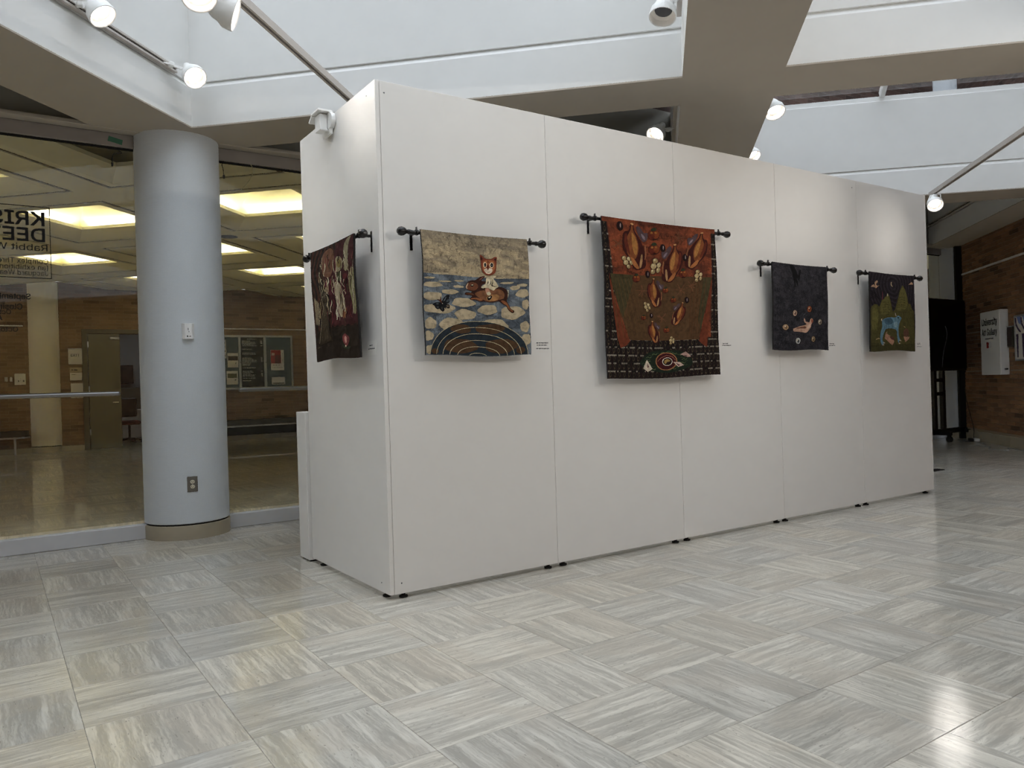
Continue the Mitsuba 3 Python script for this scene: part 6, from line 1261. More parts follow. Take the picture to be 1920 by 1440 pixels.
# lobby walls
far = mbox(-9, 18, LW, LW + .25, LF - .05, 3.62) - mbox(1.62, 2.95, LW - .1, LW + .4, LF - .1, 2.62)
struct('wall_lobby', tri(far), 'lobby_brick', 'brown brick far wall of the lobby', smooth=False)
struct('wall_lobby_left', trimesh.creation.box(bounds=[[-9.2, GY + .06, LF], [-9, LW, 3.6]]), 'lobby_brick', 'brick side wall of the lobby')
struct('wall_lobby_right', trimesh.creation.box(bounds=[[18, GY + .06, LF], [18.2, LW, 3.6]]), 'lobby_brick', 'brick wall at the far right of the lobby')
struct('baseboard_lobby', cat([rbox(-9 + i * .9, min(-9 + i * .9 + .897, 1.60), LW - .015, LW + .01, LF, LF + .11, .003) for i in range(12)], [rbox(2.97 + i * .9, 2.97 + i * .9 + .897, LW - .015, LW + .01, LF, LF + .11, .003) for i in range(14)]), 'stone_base', 'stone baseboard along the lobby wall')
struct('trim_4', cat(rbox(-8, .58, LW - .025, LW, 2.695, 2.72, .004), rbox(2.97, 17, LW - .025, LW, 2.695, 2.72, .004)), 'white_metal', 'thin pale picture rail on the lobby brick wall')

# double door, left leaf shut, right leaf open to an office
plain('door_grey', paintfn('48473e', .05, 3), .45)
plain('door_frame_grey', '38372f', .5)
USED.add('door_1'); labels['door_1'] = {'label': 'grey green steel door in the lobby beside the round column', 'kind': 'structure'}
add('door_1', 'frame', cat(rbox(1.60, 1.70, LW - .03, LW + .2, LF, 2.66), rbox(2.88, 2.97, LW - .03, LW + .2, LF, 2.66), rbox(1.60, 2.97, LW - .03, LW + .2, 2.57, 2.66)), 'door_frame_grey', label='dark door frame')
add('door_1', 'leaf', rbox(1.71, 2.31, LW - .005, LW + .04, LF + .012, 2.565, .004), 'door_grey')
for z in (.45, 1.35, 2.28): add('door_1', 'hinge', rbox(1.695, 1.725, LW - .02, LW, z, z + .12, .003), 'chrome')
add('door_1', 'closer', rbox(2.12, 2.30, LW - .06, LW - .004, 2.45, 2.50, .006), 'aluminium')
add('door_1', 'handle', cat(cyl((2.24, LW, 1.12), (2.24, LW - .05, 1.12), .012), cyl((2.25, LW - .05, 1.12), (2.14, LW - .05, 1.12), .010)), 'chrome', label='lever handle')

plain('office_wall', 'b9bcbc', .8)
plain('office_floor', '8e8a80', .3)
USED.add('wall_office'); labels['wall_office'] = {'label': 'pale walls of the office behind the open door', 'kind': 'structure'}
add('wall_office', 'back_wall', trimesh.creation.box(bounds=[[.5, LW + 3.6, LF], [5.5, LW + 3.7, 2.9]]), 'office_wall')
add('wall_office', 'side_wall', cat(trimesh.creation.box(bounds=[[.4, LW + .25, LF], [.5, LW + 3.7, 2.9]]), trimesh.creation.box(bounds=[[5.5, LW + .25, LF], [5.6, LW + 3.7, 2.9]])), 'office_wall')
add('wall_office', 'ceiling_board', trimesh.creation.box(bounds=[[.4, LW + .25, 2.9], [5.6, LW + 3.7, 3.0]]), 'office_wall')
single('office_light', 'bright strip light on the office ceiling behind the open door', 'light', rbox(2.2, 3.6, LW + 1.4, LW + 1.56, 2.80, 2.86), 'white_card', emitter={'type': 'area', 'radiance': R3([2.2, 2.3, 2.3]), 'sampling_weight': .3})
t = thing('office_chair', 'black office chair with a dark red seat in the office doorway', 'chair')
ox, oy = 2.66, LW + 1.6
add(t, 'backrest', rbox(ox - .2, ox + .2, oy + .18, oy + .25, LF + .6, LF + 1.05, .03), 'black_plastic')
plain('dark_red', '5a2a24', .8)
add(t, 'seat', rbox(ox - .22, ox + .22, oy - .22, oy + .2, LF + .43, LF + .52, .03), 'dark_red')
add(t, 'post', cyl((ox, oy, LF + .1), (ox, oy, LF + .43), .025), 'black_metal')
for k in range(5):
    a = k * 2 * math.pi / 5
    add(t, 'caster_arm', cat(cyl((ox, oy, LF + .11), (ox + .26 * math.cos(a), oy + .26 * math.sin(a), LF + .07), .018, 8), cyl((ox + .26 * math.cos(a), oy + .26 * math.sin(a) - .02, LF + .03), (ox + .26 * math.cos(a), oy + .26 * math.sin(a) + .02, LF + .03), .03, 12)), 'black_plastic')
t = thing('office_desk', 'white office desk behind the black office chair', 'desk')
add(t, 'desk_top', rbox(2.2, 4.2, LW + 2.1, LW + 2.9, LF + .72, LF + .76), 'white_card')
add(t, 'side_panel', rbox(2.22, 2.26, LW + 2.12, LW + 2.88, LF, LF + .72), 'white_card')
add(t, 'front_panel', rbox(2.26, 4.1, LW + 2.14, LW + 2.17, LF + .1, LF + .72), 'white_card')
t = thing('wall_monitor', 'black monitor on the office wall seen through the open door', 'monitor')
add(t, 'screen', rbox(2.5, 3.02, LW + 3.3, LW + 3.35, 1.55, 2.02, .01), 'black_plastic')
add(t, 'bracket', cyl((2.8, LW + 3.35, 1.8), (2.8, LW + 3.6, 1.8), .03), 'black_metal')
plain('cubicle_cloth', paintfn('6a675a', .1, 12), .9)
single('cubicle_panel', 'olive grey fabric partition panel in the office', 'partition', rbox(1.9, 4.9, LW + 3.0, LW + 3.05, LF + .76, 1.45, .01), 'cubicle_cloth')

# signs beside the door
EX, EZ = (1, 0, 0), (0, 0, 1)
def sign(name, label, x0, x1, z0, z1, face='white_card'):
    t = thing(name, label, 'sign')
    add(t, 'plate', rbox(x0, x1, LW - .02, LW, z0, z1, .004), face)
    return t
t = sign('exit_sign', 'white EXIT sign on brick beside the lobby door', 1.35, 1.60, 1.93, 2.25)
add(t, 'lettering', text('EXIT', .052, ((1.475), LW - .021, 2.09), EX, EZ, bold=True, anchor='c'), 'ink', label='black letters EXIT', smooth=False)
add(t, 'top_clip', rbox(1.345, 1.605, LW - .026, LW, 2.235, 2.262), 'aluminium')
t = sign('room_sign', 'small two-tone room number sign below the EXIT sign', 1.37, 1.59, 1.60, 1.865)
add(t, 'upper_band', rbox(1.37, 1.59, LW - .023, LW - .018, 1.755, 1.865, .002), 'stone_base', label='tan upper band')
add(t, 'lettering', cat(rbox(1.40, 1.425, LW - .026, LW - .022, 1.80, 1.828, .001), rbox(1.445, 1.505, LW - .026, LW - .022, 1.80, 1.825, .001), rbox(1.40, 1.48, LW - .023, LW - .019, 1.715, 1.722, .001)), 'ink')
t = sign('paper_notice', 'blank white paper notice lowest beside the lobby door', 1.38, 1.60, 1.235, 1.54)
t = sign('floor_map', 'white evacuation map on brick left of the cream column', .41, .60, 1.53, 1.755)
add(t, 'drawing', cat([rbox(.45 + .02 * k, .452 + .02 * k + .012 * (k % 3), LW - .023, LW - .019, 1.57 + .02 * (k % 4), 1.574 + .02 * (k % 4) + .03 * (k % 2), .0005) for k in range(6)]), 'grey_ink')
single('light_switch', 'dark wall switch plate left of the evacuation map', 'switch', rbox(.245, .30, LW - .02, LW, 1.60, 1.69, .006), 'aluminium')
single('light_switch', 'pale wall switch plate next to the evacuation map', 'switch', rbox(.335, .375, LW - .02, LW, 1.60, 1.69, .006), 'white_metal')

# notice case
plain('board_blue', paintfn('36424f', .08, 20), .8)
plain('letter_board', '0c0b0b', .7)
plain('paper_red', '7d2226', .7)
plain('photo_dark', '2b1c1c', .6)
plain('photo_green', '4b4a30', .6)
t = thing('notice_case', 'wall case with three framed bulletin panels and papers in the lobby', 'bulletin board')
yb = LW - .09
add(t, 'case_body', rbox(4.12, 6.0, yb + .012, LW, 1.31, 2.56), 'aluminium')
for xa, xb, mt in ((4.14, 4.74, 'board_blue'), (4.79, 5.31, 'letter_board'), (5.37, 5.95, 'board_blue')):
    k = add(t, 'panel', rbox(xa, xb, yb + .006, yb + .012, 1.36, 2.51, .001), mt)
    fw = .035
    add(t, 'door_frame', cat(rbox(xa - fw, xa, yb - .012, yb + .014, 1.325, 2.545), rbox(xb, xb + fw * .8, yb - .012, yb + .014, 1.325, 2.545), rbox(xa - fw, xb + fw * .8, yb - .012, yb + .014, 2.51, 2.545), rbox(xa - fw, xb + fw * .8, yb - .012, yb + .014, 1.325, 1.36)), 'aluminium', label='pale metal frame')
    add(t, 'lock', cyl((xa - .018, yb - .02, 1.93), (xa - .018, yb - .01, 1.93), .010, 10), 'black_metal')
r2 = random.Random(4)
ms = [text('DIRECTORY', .028, (5.05, yb + .004, 2.455), EX, EZ, anchor='c')]
z = 2.42
for n, blank in ((5, .05), (1, .06), (2, .06), (7, .03), (1, .05), (5, .02), (1, .03), (1, .02)):
    for _ in range(n):
        x = 4.82; L = .14 + .16 * r2.random()
        while x < 4.82 + L:
            w = .02 + .04 * r2.random(); ms.append(rbox(x, x + w, yb + .003, yb + .006, z, z + .013, .0005)); x += w + .010
        if n > 4 and r2.random() > .4: ms.append(rbox(5.24, 5.28, yb + .003, yb + .006, z, z + .013, .0005))
        z -= .028
    z -= blank
add(t, 'lettering', cat(ms), 'white_card', kind='stuff', label='rows of small white letters', smooth=False)
def paper(name, x0, x1, z0, z1, mt, label, *inner):
    k = add(t, name, rbox(x0, x1, yb + .001, yb + .006, z0, z1, .0008), mt, label=label)
    for (a0, a1, c0, c1, m) in inner: add(k, 'print', rbox(a0, a1, yb - .001, yb + .001, c0, c1, .0005), m)
paper('poster', 5.47, 5.78, 1.74, 2.22, 'white_card', 'red and white poster', (5.475, 5.71, 1.90, 2.215, 'paper_red'), (5.57, 5.70, 1.90, 2.10, 'photo_dark'), (5.49, 5.56, 2.09, 2.15, 'white_card'), (5.52, 5.55, 1.855, 1.868, 'ink'), (5.58, 5.61, 1.855, 1.868, 'ink'), (5.65, 5.68, 1.855, 1.868, 'ink'), (5.50, 5.76, 1.80, 1.808, 'grey_ink'), (5.745, 5.755, 1.9, 2.15, 'grey_ink'))
paper('leaflet', 5.48, 5.79, 1.41, 1.58, 'white_card', 'small white leaflet', (5.5, 5.77, 1.42, 1.45, 'grey_ink'))
paper('leaflet', 4.49, 4.73, 1.82, 2.15, 'white_card', 'white leaflet with a dark photo', (4.50, 4.72, 1.98, 2.08, 'photo_dark'), (4.66, 4.68, 1.90, 1.93, 'ink'))
paper('leaflet', 4.46, 4.71, 1.43, 1.74, 'white_card', 'white leaflet with a landscape photo', (4.48, 4.69, 1.58, 1.68, 'photo_green'), (4.64, 4.67, 1.52, 1.55, 'ink'))
paper('leaflet', 4.38, 4.47, 2.03, 2.45, 'white_card', 'narrow white strip leaflet', (4.40, 4.45, 2.36, 2.40, 'photo_dark'), (4.40, 4.45, 2.27, 2.31, 'photo_dark'), (4.40, 4.45, 2.17, 2.21, 'photo_dark'), (4.40, 4.45, 2.07, 2.11, 'photo_dark'))

# benches
plain('bench_cushion', paintfn('15171b', .1, 20), .55)
def bench(label, x0, x1, yc, legs):
    t = thing('bench', label, 'bench')
    r = .22
    P = Polygon([(x0, yc - r), (x1, yc - r), (x1, yc + r), (x0, yc + r)]).buffer(.001)
    P = Polygon([(x0 + r, yc - r), (x1 - r, yc - r), (x1 - r, yc + r), (x0 + r, yc + r)]).union(__import__('shapely').geometry.Point(x0 + r, yc).buffer(r)).union(__import__('shapely').geometry.Point(x1 - r, yc).buffer(r))
    m = trimesh.creation.extrude_polygon(P, .115, engine='earcut'); m.apply_translation([0, 0, LF + .36])
    add(t, 'cushion', m, 'bench_cushion', label='black padded cushion')
    m = trimesh.creation.extrude_polygon(P.buffer(.02), .03, engine='earcut'); m.apply_translation([0, 0, LF + .33])
    add(t, 'rim', m, 'chrome', label='chrome rim')
    for x in legs: add(t, 'leg', cyl((x, yc, LF), (x, yc, LF + .33), .02), 'chrome')
    return t
bench('black padded bench with chrome rim at the left edge, left of the cream column', -2.2, .62, 17.93, (-1.9, .38))
t = bench('long black padded bench with chrome rim under the wall case', 3.2, 7.9, LW - .45, (3.6, 7.4))
add(t, 'plinth', rbox(3.0, 8.1, LW - .10, LW - .012, LF + .115, LF + .30, .004), 'dark_gap', label='dark panel painting in the shade under the bench')  # near-black sheet carries the shade below the seat in its colour

# hand rails on the lobby side of the glass
def handrail(label, x0, x1, end0, end1):
    t = thing('handrail', label, 'handrail')
    y = GY + .10; P = []
    P = [(x0 + .0215, y, 1.27), ((x0 + x1) / 2, y, 1.27), (x1 - .0215, y, 1.27)]
    balls = [move(trimesh.creation.icosphere(3, .0215), frame(q, (1, 0, 0), (0, 1, 0), ZZ)) for q in (P[0], P[-1])]
    add(t, 'rail', cat(tube(P, .0215, 16), balls), 'handrail_steel')
    for x in ((x0 + .9, x1 - .95)): add(t, 'bracket', cyl((x, GY + .004, 1.25), (x, y, 1.255), .012, 10), 'handrail_steel')
handrail('grey steel handrail across the left glass pane', -4.0, .945, 0, 1)
handrail('grey steel handrail across the glass pane right of the column', 1.945, 7.5, 1, 0)

# vinyl lettering on the inner face of the left pane: it reads from the lobby, mirrored from here
t = thing('window_lettering', 'black vinyl exhibition lettering in mirror writing on the left glass pane', 'lettering')
yv = GY - .004; MX = (-1, 0, 0)
for x0, x1, z0, z1 in ((-.25, .447, 2.812, 2.818), (-.25, .447, 2.228, 2.234), (.442, .447, 2.228, 2.818)):
    add(t, 'border', rbox(x0, x1, yv, yv + .001, z0, z1, .0002), 'ink')
for s, h, x, z, b, w in (('KRIS', .107, .422, 2.662, True, .38), ('DEET', .105, .422, 2.531, True, .40), ('Rabbit Wed', .052, .430, 2.455, False, .46), ('Complex Threads o', .042, .428, 2.348, False, .48), ('(an exhibition of Ind', .040, .430, 2.299, False, .50), ('Jacquard Weavings)', .040, .424, 2.252, False, .47),
                           ('September 28', .045, .298, 2.056, True, .37), ('Closing', .045, .240, 1.972, True, .20), ('October', .038, .160, 1.931, True, .18), ('A', .040, .100, 1.882, True, None), ('October', .038, .205, 1.792, True, .20)):
    add(t, 'lettering', text(s, h, (x, yv + .0, z), MX, EZ, depth=.001, bold=b, width=w), 'ink', smooth=False)
plain('green_tape', '2f5f48', .6)
single('tape_strip', 'strip of green tape on the header above the left glass pane', 'tape', move(rbox(-.055, .055, -.001, 0, -.022, .022, .0005), frame((.945, GY - .042, 3.437), np.array([.98, 0, -.2]), (0, 1, 0), np.array([.2, 0, .98]))), 'green_tape')
t = thing('hanging_cord', 'short black cord hanging from the header left of the column', 'cord')
add(t, 'cable', tube([(.93, GY - .02, 3.385), (.985, GY - .025, 3.35), (.99, GY - .028, 3.335), (.935, GY - .03, 3.325), (.92, GY - .03, 3.29), (.918, GY - .03, 3.24)], .0035, 6), 'black_plastic')
add(t, 'plug', cyl((.918, GY - .03, 3.245), (.918, GY - .03, 3.215), .010, 10, .006), 'black_plastic')
t = thing('hanging_cord', 'short black cord hanging from the header right of the column', 'cord')
add(t, 'cable', tube([(1.84, GY - .02, 3.385), (1.825, GY - .03, 3.35), (1.835, GY - .03, 3.31), (1.84, GY - .03, 3.25)], .0035, 6), 'black_plastic')
add(t, 'plug', cyl((1.84, GY - .03, 3.255), (1.84, GY - .03, 3.222), .010, 10, .006), 'black_plastic')
plain('clear_cable', 'a8a280', .4)
single('loose_cable', 'thin pale cable looping down the glass pane right of the column', 'cable', tube([(2.08, GY - .03, 3.40), (2.11, GY - .025, 3.33), (2.06, GY - .02, 3.22), (1.99, GY - .02, 3.14), (1.93, GY - .02, 3.10)], .003, 6), 'clear_cable')
# ---------------------------------------------------------------- the display wall
t = thing('display_wall', 'long white freestanding display wall of tall panels carrying the tapestries', 'display wall')
Z0, Z1, TH, XE, DEP = .030, 3.05, .07, 6.10, 1.306
seams = [.029, 1.235, 2.447, 3.660, 4.862, XE - .029]
for n in range(5):
    k = add(t, 'front_panel', rbox(X0 + seams[n] + .0012, X0 + seams[n + 1] - .0012, Y0, Y0 + TH, Z0, Z1, .0015), 'panel_paint')
for n in range(5):
    add(t, 'back_panel', rbox(X0 + seams[n] + .0012, X0 + seams[n + 1] - .0012, Y0 + DEP - TH, Y0 + DEP, Z0, Z1, .0015), 'panel_paint')
add(t, 'end_panel', rbox(X0, X0 + .0275, Y0, Y0 + DEP, Z0, Z1, .002), 'panel_paint')
add(t, 'end_panel', rbox(X0 + XE - .0275, X0 + XE, Y0, Y0 + DEP, Z0, Z1, .002), 'panel_paint')
def foot(x, y):
    m = move(lathe([(0, 0), (.024, 0), (.026, .004), (.026, .011), (.012, .014), (.011, .024), (.007, .026), (.007, .05), (0, .05)], 16), frame((x, y, 0), (1, 0, 0), (0, 1, 0), ZZ))
    add(t, 'foot', m, 'rubber', label='black levelling foot')
for fx in (.10, 1.172, 1.300, 2.382, 2.505, 3.590, 3.705, 4.79, 4.92, 5.985): foot(X0 + fx, Y0 + .032); foot(X0 + fx, Y0 + DEP - .035)
foot(X0 + .018 + .012, Y0 + .11); foot(X0 + .03, Y0 + DEP - .15)
for sx, sz in ((.059, 2.981), (.075, .092)): add(t, 'screw', cyl((X0 + sx, Y0 + .001, sz), (X0 + sx, Y0 - .0012, sz), .0045, 10), 'grey_ink', label='small dark screw head')
for sy, sz in ((.12, 2.99), (.115, .085)): add(t, 'screw', cyl((X0 + .001, Y0 + sy, sz), (X0 - .0012, Y0 + sy, sz), .004, 10), 'grey_ink', label='small dark screw head')
add(t, 'screw', cyl((X0 + 4.80, Y0 + .001, 2.976), (X0 + 4.80, Y0 - .0012, 2.976), .0045, 10), 'grey_ink', label='small dark screw head')

t = thing('plinth', 'waist high white plinth standing behind the left end of the display wall', 'plinth')
add(t, 'body', rbox(1.885, 2.60, 5.475, 5.665, .012, 1.088, .003), 'panel_paint')
add(t, 'base', rbox(1.90, 2.58, 5.485, 5.655, 0, .014, .001), 'dark_gap')

BRM = frame((X0, 4.86, 3.0), (.62, 0, 0), (0, .62, 0), (0, 0, .62)) @ frame((-X0, -4.89, -3.0), (1, 0, 0), (0, 1, 0), ZZ)
BR = lambda m: move(m, BRM)
t = thing('wall_bracket', 'white angle bracket clipped on the upper edge of the display wall end', 'bracket')
b0, b1 = 4.78, 5.00
add(t, 'top_plate', BR(rbox(X0 - .17, X0 - .01, b0, b1, 3.085, 3.108, .003)), 'white_metal')
add(t, 'side_plate', BR(rbox(X0 - .042, X0 - .014, b0, b1, 2.86, 3.09, .003)), 'white_metal')
add(t, 'flap', BR(move(rbox(-.012, .012, 0, .11, -.075, .075, .003), frame((X0 - .09, b1 - .01, 3.09), np.array([0, .5, .86]), np.array([0, .86, -.5]), (-1, 0, 0)))), 'white_metal')
add(t, 'core_block', BR(rbox(X0 - .135, X0 - .055, b0 + .05, b1 - .02, 2.90, 3.07, .004)), 'white_metal')
add(t, 'lower_flange', BR(move(rbox(-.010, .010, -.11, .0, -.05, .05, .003), frame((X0 - .06, b0 + .05, 2.90), np.array([0, .6, -.8]) , np.array([0, -.8, -.6]), (-1, 0, 0)))), 'white_metal')
add(t, 'round_cap', BR(cyl((X0 - .004, b0 + .02, 3.0), (X0 - .05, b0 + .02, 3.0), .085, 28)), 'white_metal')
add(t, 'knob', BR(cyl((X0 - .09, b1 - .06, 3.105), (X0 - .09, b1 - .06, 3.135), .018, 14, .012)), 'chrome')

# ---------------------------------------------------------------- rods and tapestries
def rod(label, o, ex, ez, L, inset=.055):
    """o: left end of the rod on the wall, ex along the wall, ez out of the wall."""
    t = thing('curtain_rod', label, 'curtain rod', None)
    o, ex, ez = (np.asarray(v, float) for v in (o, ex, ez))
    out = .078
    p, q = o + ez * out + ex * .05, o + ez * out + ex * (L - .05)
    add(t, 'pole', cyl(p, q, .0105, 14), 'rod_black')
    for e, s in ((p, -1), (q, 1)):
        m = lathe([(0, 0), (.014, 0), (.015, .012), (.011, .018), (.013, .026), (.024, .040), (.027, .056), (.023, .072), (.012, .082), (0, .084)], 20)
        add(t, 'finial', move(m, aim(e - ex * s * .012, ex * s)), 'rod_black')
        b = e - ex * s * inset
        ms = [cyl(b - ex * .006, b + ex * .006, .018, 16), move(rbox(-.008, .008, -.008, .008, 0, out, .002), aim(b - ez * out, ez)),
              move(rbox(-.009, .009, -.095, .030, 0, .005, .002), frame(b - ez * out, ex, ZZ, ez)), move(rbox(-.004, .004, .012, .032, -.006, .006, .001), frame(b, ex, ZZ, ez))]
        add(t, 'bracket', cat(ms), 'rod_black')
    return t


class Cloth:
    """A hanging cloth: corners tl, tr, br, bl as (along, height) on the wall, out of the wall by a soft wave."""
    def __init__(self, o, ex, ez, tl, tr, br, bl, seed, wave=.008):
        self.o, self.ex, self.ez = (np.asarray(v, float) for v in (o, ex, ez))
        self.c = [np.array(v, float) for v in (tl, tr, br, bl)]; self.s, self.w = seed, wave

    def __call__(self, uv, lift=0.0):
        u, v = uv[:, 0:1], uv[:, 1:2]
        tl, tr, br, bl = self.c
        p = (tl * (1 - u) + tr * u) * v + (bl * (1 - u) + br * u) * (1 - v)
        p = p + np.hstack([.004 * np.sin(9 * v + self.s) * np.abs(2 * u - 1), -.006 * np.sin(math.pi * u) * v + .006 * np.sin(math.pi * 2 * u + self.s) * (1 - v)])
        d = .087 + .021 * np.clip(v / .75, 0, 1) + self.w * (1 - v ** 4) * (.6 * np.sin(2 * math.pi * (1.3 * u + .15 * self.s)) + .4 * np.sin(2 * math.pi * (3.1 * u + .3 * v) + self.s))
        return self.o + self.ex * p[:, 0:1] + ZZ * p[:, 1:2] + self.ez * (d + lift)


def cloth_mesh(C, nu=70, nv=90, th=.010):
    U, V = np.meshgrid(np.linspace(0, 1, nu), np.linspace(0, 1, nv))
    uv = np.stack([U.ravel(), V.ravel()], 1)
    F = []
    for j in range(nv - 1):
        for i in range(nu - 1):
            a = j * nu + i; F += [(a, a + 1, a + nu + 1), (a, a + nu + 1, a + nu)]
    front = trimesh.Trimesh(C(uv), F, process=False)
    return front, uv


def cloth_back(C, nu=70, nv=90, th=.012):
    """Back and side edges of the cloth."""
    U, V = np.meshgrid(np.linspace(0, 1, nu), np.linspace(0, 1, nv)); uv = np.stack([U.ravel(), V.ravel()], 1)
    b = C(uv, -th); f = C(uv, -.0006); n = len(uv); F = []
    for j in range(nv - 1):
        for i in range(nu - 1):
            a = n + j * nu + i; F += [(a, a + nu + 1, a + 1), (a, a + nu, a + nu + 1)]
    ring = [i for i in range(nu)] + [j * nu + nu - 1 for j in range(1, nv)] + [(nv - 1) * nu + i for i in range(nu - 2, -1, -1)] + [j * nu for j in range(nv - 2, 0, -1)]
    for a, c in zip(ring, ring[1:] + ring[:1]): F += [(a, n + a, n + c), (a, n + c, c)]
    return trimesh.Trimesh(np.vstack([f, b]), F, process=False)


def motif_meshes(C, size, items, seed):
    """The woven figures: each part one draped sheet of coloured patches with painted crease shading, a hair proud of the ground cloth."""
    parts = {}
    for part, col, layer, smooth, flat in items:
        P = np.array(flat).reshape(-1, 2)
        if smooth: P = chaikin(P, 2)
        P = np.clip(P, .004, .996) * size
        pg = Polygon(P).buffer(0)
        for gpoly in getattr(pg, 'geoms', [pg]):
            if gpoly.is_empty or gpoly.area < 1e-6: continue
            v, f = trimesh.creation.triangulate_polygon(gpoly, engine='earcut')
            v3, f = trimesh.remesh.subdivide_to_size(np.column_stack([v, np.zeros(len(v))]), f, .013, max_iter=14)
            a = v3[f]; area = np.cross(a[:, 1] - a[:, 0], a[:, 2] - a[:, 0])[:, 2]
            f = f[np.abs(area) > 1e-12]
            area = area[np.abs(area) > 1e-12]
            f = np.where(area[:, None] < 0, f[:, ::-1], f)
            uv = v3[:, :2] / size
            parts.setdefault(part, []).append((C(uv, .0005 + .0004 * layer), f, uv, np.tile(rgb(col), (len(uv), 1)) * (1 + .34 * (meshkit.noise(np.column_stack([v3[:, :2] * 60, np.full(len(uv), seed)])) - .5) - .30 * np.clip(1 - np.abs(2 * meshkit.fbm(np.column_stack([v3[:, :2] * 26, np.full(len(uv), seed + 7.0)]), 3) - 1) / .16, 0, 1))[:, None]))  # mottled tone, plus the shade of creases drawn as dark lines
    for part, L in parts.items():
        n = np.cumsum([0] + [len(x[0]) for x in L])
        yield part, np.vstack([x[0] for x in L]), np.vstack([x[1] + k for x, k in zip(L, n)]), np.vstack([x[2] for x in L]), np.clip(np.vstack([x[3] for x in L]), 0, 1)


def tapestry(key, label, C, size, seed):
    t = thing('tapestry', label, 'tapestry')
    m, uv = cloth_mesh(C)
    add(t, 'ground_cloth', m, 'cloth_' + key, smooth=True, uv=uv)
    add(t, 'backing', cloth_back(C), 'cloth_back', smooth=40, label='dark backing and edges')
    for part, V, F, uv, col in motif_meshes(C, np.array(size), MOTIFS[key], seed):
        add(t, part.split('#')[0], (V, F), 'cloth_motif', smooth=True, uv=uv, color=col)
    return t


FX, FZ = (1, 0, 0), (0, -1, 0)          # front face: along x, out towards -y
O = (X0, Y0, 0)
rod('black rod with ball finials holding the rabbit rider tapestry', (X0 + .10, Y0, 2.157), FX, FZ, 1.03)
rod('black rod with ball finials holding the big rust coloured tapestry', (X0 + 1.48, Y0, 2.372), FX, FZ, 1.47)
rod('black rod with ball finials holding the black tapestry with the reclining child', (X0 + 3.335, Y0, 2.170), FX, FZ, 1.025)
rod('black rod with ball finials holding the blue hare tapestry at the right end', (X0 + 4.745, Y0, 2.170), FX, FZ, 1.06)
rod('black rod with ball finials on the left end of the display wall', (X0, Y0 + 1.03, 2.150), (0, -1, 0), (-1, 0, 0), .985, .012)
tapestry('rabbit_rider', 'tan and blue tapestry of a cat headed child riding a leaping rabbit over clouds', Cloth(O, FX, FZ, (.217, 2.172), (.983, 2.173), (.997, 1.428), (.230, 1.427), 1.0), (.77, .748), 1)
tapestry('roast_birds', 'largest tapestry, rust red with falling roast birds and a dark patterned border', Cloth(O, FX, FZ, (1.623, 2.386), (2.771, 2.391), (2.806, 1.264), (1.643, 1.256), 2.0), (1.16, 1.132), 2)
tapestry('floating_child', 'small black tapestry with a reclining child ringed by pale stones', Cloth(O, FX, FZ, (3.459, 2.186), (4.210, 2.185), (4.237, 1.456), (3.465, 1.462), 3.1), (.76, .728), 3)
tapestry('blue_hare', 'olive green night tapestry with a standing blue hare', Cloth(O, FX, FZ, (4.865, 2.185), (5.631, 2.184), (5.668, 1.448), (4.895, 1.448), 4.3), (.77, .74), 4)
tapestry('forest_spirit', 'dark red and brown tapestry on the narrow end of the display wall', Cloth((X0, Y0, 0), (0, -1, 0), (-1, 0, 0), (-.866, 2.162), (-.125, 2.162), (-.118, 1.437), (-.872, 1.437), 5.2), (.755, .73), 5)

def wall_label(label, o, ex, rows, w, h, card):
    t = thing('wall_label', label, 'label')
    ez = np.cross(np.asarray(ex, float), ZZ)
    o = np.asarray(o, float)
    add(t, 'card', quad(o, ex, ZZ, w, h, .0015 if card else .0006, .0003), 'white_card' if card else 'panel_paint')
    ms = []
    for k, (x0, x1, z) in enumerate(rows):
        x = x0; q = random.Random(k + int(w * 1000))
        while x < x1:
            L = min(.008 + .018 * q.random(), x1 - x)
            ms.append(quad(o + np.asarray(ex, float) * x + ZZ * z + ez * .0012, ex, ZZ, L, .0062, .0006, .0001)); x += L + .004
    add(t, 'print', cat(ms), 'grey_ink', smooth=False, label='rows of tiny dark print')
wall_label('small caption of three lines right of the rabbit rider tapestry', (X0 + 1.10, Y0, 1.462), FX, ((.008, .105, .048), (.012, .098, .033), (.006, .112, .010)), .12, .065, 0)
wall_label('small two line caption right of the big rust tapestry', (X0 + 2.935, Y0, 1.49), FX, ((.010, .075, .022), (.004, .112, .008)), .12, .036, 0)
wall_label('small two line caption right of the black tapestry', (X0 + 4.36, Y0, 1.494), FX, ((.012, .085, .022), (.004, .098, .006)), .11, .036, 0)
wall_label('small white caption card right of the blue hare tapestry', (X0 + 5.845, Y0, 1.482), FX, ((.012, .075, .043), (.012, .075, .030), (.004, .095, .010)), .10, .060, 1)
wall_label('white caption card beside the tapestry on the end of the display wall', (X0, Y0 + .215, 1.445), (0, -1, 0), ((.035, .075, .055), (.012, .108, .035)), .13, .085, 1)

